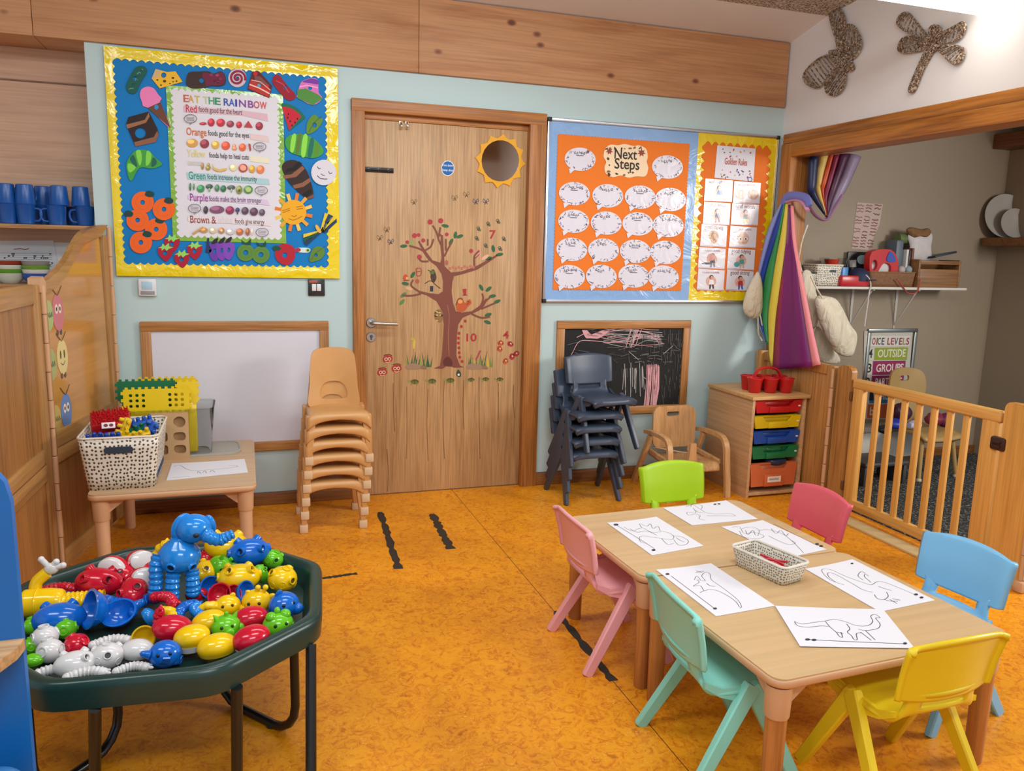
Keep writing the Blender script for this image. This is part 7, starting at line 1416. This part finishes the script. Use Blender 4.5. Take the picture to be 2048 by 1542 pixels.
o = [(x*s_, z*s_) for x, z in SM([(-1, .5), (-.95, 1.45), (.35, 1.6), (.9, 1.1), (1., .4), (.8, 0), (.55, .1), (.5, .7), (.0, .85), (-.35, .4), (-.45, .05), (-.8, .15)], 3)]
mb = MB(); mb.add(P_prism(o, .05, [[(x*s_*.2-.68*s_, z*s_*.3+.72*s_) for x, z in E(0, 0, 1)]]), MX.Translation((0, .025, 0)) @ WALLM); part('shell', mb, plastic('#b81c1e', .3, 'red_helmet'), hm, ang=50)
mb = MB(); mb.add(P_ell(s_*.8, .02, s_*.65, 20, 12), T(.05*s_, .01, .55*s_)); part('visor', mb, plastic('#c9c6c2', .4, 'pale_visor'), hm, label='pale grey visor')
mb = MB(); mb.add(P_prism(SM([(.1*s_, 1.05*s_), (.3*s_, 1.5*s_), (.6*s_, 1.3*s_), (.75*s_, .95*s_), (.35*s_, .9*s_)], 3), .004), MX.Translation((0, -.025, 0)) @ WALLM); part('badge', mb, plastic('#1c3f9a', .4, 'blue_badge'), hm, label='blue badge')
a, b = sx_(840, 740, -.2), sx_(1310, 740, -.2); w_ = b.x-a.x
wt = basket('wicker_tray', 'brown wicker tray in the middle of the alcove shelf', ((a.x+b.x)/2, -.12, SHZ), 0, w_*.96, .13, w_, .15, a.z-SHZ, plastic('#7a5232', .7, 'brown_wicker', .5, noise=90), plastic('#8a6038', .6, 'wicker_rim', .4, noise=90), .02)
for k, (x, c) in enumerate(((1125, '#b8a8a0'), (1200, '#8f9aa0'), (1255, '#8a7a4a'))): q = sx_(x, 700, -.12); mb = MB(); mb.add(P_ell(.028, .03, .028, 16, 10)); tag(part('felt_ball', mb, plastic(c, .8, 'felt_'+c[1:]), None, (q.x, -.13, q.z-.012)), ('pale pink ball in the wicker tray', 'grey-blue ball in the wicker tray', 'olive ball in the wicker tray')[k], 'ball', 'balls in the wicker tray')
OAK = wood('#8f6234', '#6a4420', 'x', 1., .5, 0, 'dark_crate_wood')
a, b = sx_(1345, 620, -.2), sx_(1760, 620, -.2); cr = thing('wooden_crate', 'open brown wooden crate at the right end of the alcove shelf', 'crate', ((a.x+b.x)/2, -.11, SHZ)); w_ = b.x-a.x; h_ = a.z-SHZ
part('front_panel', MB().box(-w_/2, w_/2, -.085, -.073, 0, h_*.68, .002), OAK, cr); part('top_rail', MB().box(-w_/2, w_/2, -.087, -.073, h_*.86, h_, .002), OAK, cr); part('back_panel', MB().box(-w_/2, w_/2, .075, .085, 0, h_, .002), OAK, cr)
for s_ in (-1, 1): part('side_panel', MB().box(s_*w_/2-.008, s_*w_/2+.008, -.088, .086, 0, h_+.006, .002), OAK, cr)
a, b = sx_(1060, 200, -.07), sx_(1370, 200, -.07); mb = MB(); mb.add(P_box(.06, .10, .30, .012), T(-.02, 0, .15)); tag(part('magazine_file', mb, plastic('#55616a', .5, 'slate_file'), None, (a.x+.05, -.075, SHZ)), 'slate grey magazine file standing on the alcove shelf', 'file')
mb = MB(); mb.add(P_tube([(-.1, 0, 0), (.1, 0, 0)], .034, 16)); tag(part('rolled_mat', mb, plastic('#5a6a3a', .7, 'camouflage_roll', .6, noise=40), None, ((a.x+b.x)/2+.02, -.075, SHZ+.31)), 'rolled green patterned fabric on top of the magazine file', 'fabric roll')
for k, (x, c, h) in enumerate(((1135, '#c9c8c4', .24), (1162, '#3a2620', .235), (1190, '#6a3a24', .25))): q = sx_(x, 500, -.08); mb = MB(); mb.add(P_box(.016, .10, h, .002), T(0, 0, h/2)); tag(part('book', mb, plastic(c, .5, 'book_'+c[1:]), None, (q.x+.012, -.085, SHZ)), ('white book next to the magazine file', 'dark brown book next to the magazine file', 'red-brown book next to the white bundle')[k], 'book', 'books on the alcove shelf')
a, b = sx_(1200, 340, -.1), sx_(1450, 340, -.1); o = [(lambda q: (q.x, q.z))(sx_(x, y, -.1)) for x, y in SM([(1200, 380), (1240, 335), (1420, 335), (1450, 380), (1435, 480), (1425, 612), (1215, 612), (1222, 480)], 4)]
mb = MB(); mb.add(pillow(o, .025), MX.Translation((0, -.11, 0)) @ WALLM); tag(part('white_bundle', mb, plastic('#c0bab8', .8, 'white_cloth_bundle', .15, .3, 30)), 'white cloth bundle standing in front of the brown book on the shelf', 'cloth bundle')
o = [(lambda q: (q.x, q.z))(sx_(x, y, -.1)) for x, y in SM([(1180, 300), (1230, 280), (1330, 300), (1400, 290), (1430, 330), (1380, 385), (1300, 370), (1240, 390), (1200, 350)], 3)]
mb = MB(); mb.add(pillow(o, .03), MX.Translation((0, -.115, 0)) @ WALLM); tag(part('furry_toy', mb, plastic('#7a5a3c', .9, 'brown_fur', .5, .2, 70)), 'brown furry soft toy draped over the white bundle', 'soft toy')
q = sx_(1530, 590, -.12); mb = MB(); mb.add(P_box(.20, .13, .014, .003)); tag(part('tablet_case', mb, plastic('#2c3440', .3, 'dark_tablet'), None, (q.x, -.11, SHZ+h_+.035), (rad(-8), rad(-10), rad(6))), 'dark flat tablet case lying tilted on top of the crate', 'tablet')
mb = MB(); mb.add(P_tube(smooth([sx_(x, y, -.212) for x, y in ((1095, 812), (1130, 850), (1180, 920), (1210, 955), (1270, 962), (1315, 930), (1330, 860), (1340, 815))], 5), .004, 6)); tag(part('red_cord', mb, plastic('#a8382c', .5, 'red_cord')), 'red cord looping down from the alcove shelf', 'cord')
mb = MB(); mb.add(P_tube(smooth([sx_(x, y, -.212) for x, y in ((780, 770), (815, 810), (830, 880), (812, 960), (800, 1060), (782, 1180), (765, 1300))], 5), .004, 6)); tag(part('white_cable', mb, plastic('#d0ccc4', .5, 'white_cable')), 'white cable hanging from the alcove shelf to the poster', 'cable')
A = Art(-.001); A.base([Z4(*p) for p in ((690, 25), (955, 42), (920, 250), (800, 515), (632, 498), (660, 260))], '#b5a095', .001); rg = random.Random(8)
for col_, (xa, xb) in enumerate(((-.02, .3), (.34, .62), (.68, .98))):
    for k in range(15):
        y = 55+k*30; L0 = 690-(y-25)*.125; R0 = 950-(y-40)*.22; xx = L0+(R0-L0)*xa+8; x2 = L0+(R0-L0)*xb-4
        if rg.random() < .8: A.line([Z4(*p) for p in scribble(xx, y, x2, y+4, 7, 8, rg)], .006, rg.choice(('#7a3a3c', '#6a2c34', '#8a5050')))
A.done('timetable_sheet', 'pinkish curling sheet with columns of red-brown marks above the alcove shelf', 'poster')
# voice levels poster
Z6 = lambda l: [(1600+x/4.283, 640+y/4.283) for x, y in l]
vp = thing('voice_levels_poster', 'framed VOICE LEVELS poster with coloured bars under the alcove shelf', 'poster', tuple(onY(1780, 850, 0)))
x0_, x1_, z1_, z0_ = onY(1726, 750, 0).x, onY(1831, 680, 0).x, onY(1780, 657, 0).z, onY(1740, 862, 0).z
for a, b, c, d in ((x0_, x1_, z1_-.025, z1_), (x0_, x1_, z0_, z0_+.02), (x0_, x0_+.025, z0_+.02, z1_-.025), (x1_-.025, x1_, z0_+.02, z1_-.025)):
    mb = MB().box(a, b, -.014, 0, c, d, .003); part('frame_rail', sub(mb, vp), metal('#8f928f', .4), vp)
A = Art(-.004); A.base(Z6([(550, 95), (965, 95), (935, 480), (905, 850), (535, 850)]), '#b8b5aa', .001)
A.poly(Z6([(565, 135), (945, 135), (935, 222), (560, 225)]), '#cfc8bc')
for k, (x0, x1, y0, y1, c, n, t_) in enumerate(((640, 925, 238, 345, '#8a9a2a', '4', 'OUTSIDE'), (625, 905, 352, 470, '#8f1f56', '3', 'GROUPS'), (615, 890, 478, 590, '#8a2358', '2', 'PARTNERS'), (600, 870, 598, 712, '#2a78b0', '1', 'WHISPER'), (580, 850, 722, 840, '#c05a2a', None, None))):
    A.poly(Z6([(x0-70, y0+4), (x0-8, y0), (x0-12, y1), (x0-76, y1)]), '#cac6bc'); A.poly(Z6([(x0, y0), (x1, y0-4), (x1-12, y1-2), (x0-8, y1)]), c)
    if n:
        p = Z6([(x0-58, y1-22)])[0]; A.text(p[0], p[1], n, .085, '#2a2622', .02, fit=Z6([(x0-22, y1)])[0][0]); p = Z6([(x0+22, y1-26)])[0]; A.text(p[0], p[1], t_, .075, '#d6d0be', .018, fit=Z6([(x1-26, y1)])[0][0])
    else: p = Z6([(x0+10, y1-26)])[0]; A.text(p[0], p[1], 'b', .08, '#d6d0be', .018)
cx_ = 578
for ch, c, wdt in zip('VOICE LEVELS', ('#8a8a3a', '#8f2c3a', '#7a2430', '#4a5a2a', '#2c3a5c', '', '#7a2434', '#8f2c3a', '#2c4a6a', '#7a2434', '#8a8a3a', '#8f2c3a'), (36, 34, 12, 32, 30, 20, 30, 32, 38, 32, 30, 32)):
    if ch != ' ': p = Z6([(cx_, 210)])[0]; A.text(p[0], p[1], ch, .066, c, .012, fit=Z6([(cx_+max(7, wdt-7), 210)])[0][0])
    cx_ += wdt
A.done('printed_sheet', parent=vp)
# chair, heap of cloths, low white box and dark step in the alcove
ac = thing('school_chair', 'tan moulded chair with a round-topped back in the alcove, behind the gate', 'chair', (3.80, -.33, 0), rad(-86)); AT = plastic('#a5854f', .4, 'ochre_chair_plastic')
out = SM([(-.10, 0), (-.145, .18), (-.165, .28), (-.14, .37), (-.06, .40), (.06, .40), (.14, .37), (.165, .28), (.145, .18), (.10, 0)], 4); P = P_prism(out, .014, [rrh(0, .335, .08, .035)])
mb = MB(); mb.add(([V((-.15-.15*v.y*.5+.03*(v.x/.16)**2+v.z, v.x, .27+v.y)) for v in P[0]], [f[::-1] for f in P[1]])); part('backrest', mb, AT, ac, ang=50)
def fs_(u, v): return (-.17+.36*v, u*(.15+.02*v), .295-.012*(1-u*u)-(.03*max(0, v-.85)/.15))
mb = MB(); mb.add(shell(fs_, 12, 12)); part('seat', mb, AT, ac, solid=.02)
for sx in (1, -1):
    for x0, x1 in ((.13, .17), (-.13, -.19)):
        mb = MB(); mb.add(P_tube([(x0, sx*.13, .285), (x1, sx*.165, .01)], [.017, .012], 12)); l = part('leg', mb, AT, ac); mb = MB(); mb.add(P_cyl(.018, .016, .02, 12, .004), T(x1, sx*.165, 0)); part('rubber_foot', mb, plastic('#c0ac88', .6, 'pale_foot'), l)
for k, (px, py, Y, r_, c, lab) in enumerate(((1800, 826, -.30, (.075, .06, .055), '#3a1630', 'dark plum folded cloth against the tan chair back'), (1790, 848, -.36, (.06, .05, .03), '#22359a', 'royal blue cloth on the tan chair seat'), (1828, 850, -.38, (.05, .04, .025), '#b8b8d0', 'white and blue cloth on the tan chair seat'), (1868, 838, -.34, (.06, .05, .04), '#7a2438', 'striped maroon cloth on the tan chair seat'), (1890, 846, -.33, (.045, .05, .045), '#6a1a4a', 'shiny magenta bundle on the right of the chair seat'), (1770, 862, -.40, (.05, .05, .025), '#16181c', 'black cloth hanging at the left of the chair seat'))):
    q = onY(px, py, Y); rg = random.Random(k); mb = MB(); P = P_ell(*r_, 20, 12); mb.add(([V((v.x*(1+.15*sin(9*v.x/r_[0]+k)), v.y, v.z*(1+.25*sin(5*v.x/r_[0]+3*v.y/r_[1])))) for v in P[0]], P[1])); tag(part('folded_cloth', mb, plastic(c, .45, 'cloth_'+c[1:]), None, (q.x, Y, max(q.z, .30+r_[2]*.8))), lab, 'cloth', 'cloths heaped on the alcove chair')
lw = thing('low_white_box', 'low white storage box by the alcove wall behind the gate', 'storage box', (3.72, -.11, 0)); part('box_body', MB().box(-.42, .24, -.09, .09, .07, .25, .008), plastic('#c9c5bc', .5, 'white_box'), lw); part('box_lid', MB().box(-.43, .25, -.095, .095, .25, .272, .006), plastic('#a8a49c', .5, 'grey_lid'), lw); part('plinth', MB().box(-.4, .22, -.08, .08, 0, .07), plastic('#5c4026', .6, 'brown_plinth'), lw)
ds = thing('step_stool', 'dark grey plastic step stool on the carpet behind the gate', 'step stool', (3.36, -.42, 0)); DGY = plastic('#3c3d3e', .5, 'charcoal_plastic')
part('top', MB().box(-.17, .17, -.12, .12, .12, .15, .012), DGY, ds)
for s_ in (-1, 1): part('side', MB().box(s_*.15-.012, s_*.15+.012, -.11, .11, 0, .125, .004), DGY, ds)
rsf = thing('plate_shelf', 'brown wooden shelf with plates at the right edge of the alcove', 'shelf', (4.60, -.2, 1.49)); part('shelf_board', MB().box(-.115, .059, -.25, .18, 0, .055, .004), OAK, rsf)
for k, (r_, dx, lab) in enumerate(((.15, 0, 'large grey-white plate standing on the right alcove shelf'), (.10, -.02, 'smaller plate leaning in front of the large one'))):
    mb = MB(); mb.add(P_lathe([(0, 0), (r_*.6, 0), (r_*.7, .004), (r_, .018), (r_, .021), (r_*.68, .009), (0, .006)], 32, False)); tag(part('plate', mb, plastic('#a9a49c', .35, 'stoneware'), None, (4.61+.02*k, -.06-.06*k, 1.545+r_*.98), (rad(80), 0, rad(-15))), lab, 'plate', 'plates on the alcove shelf')
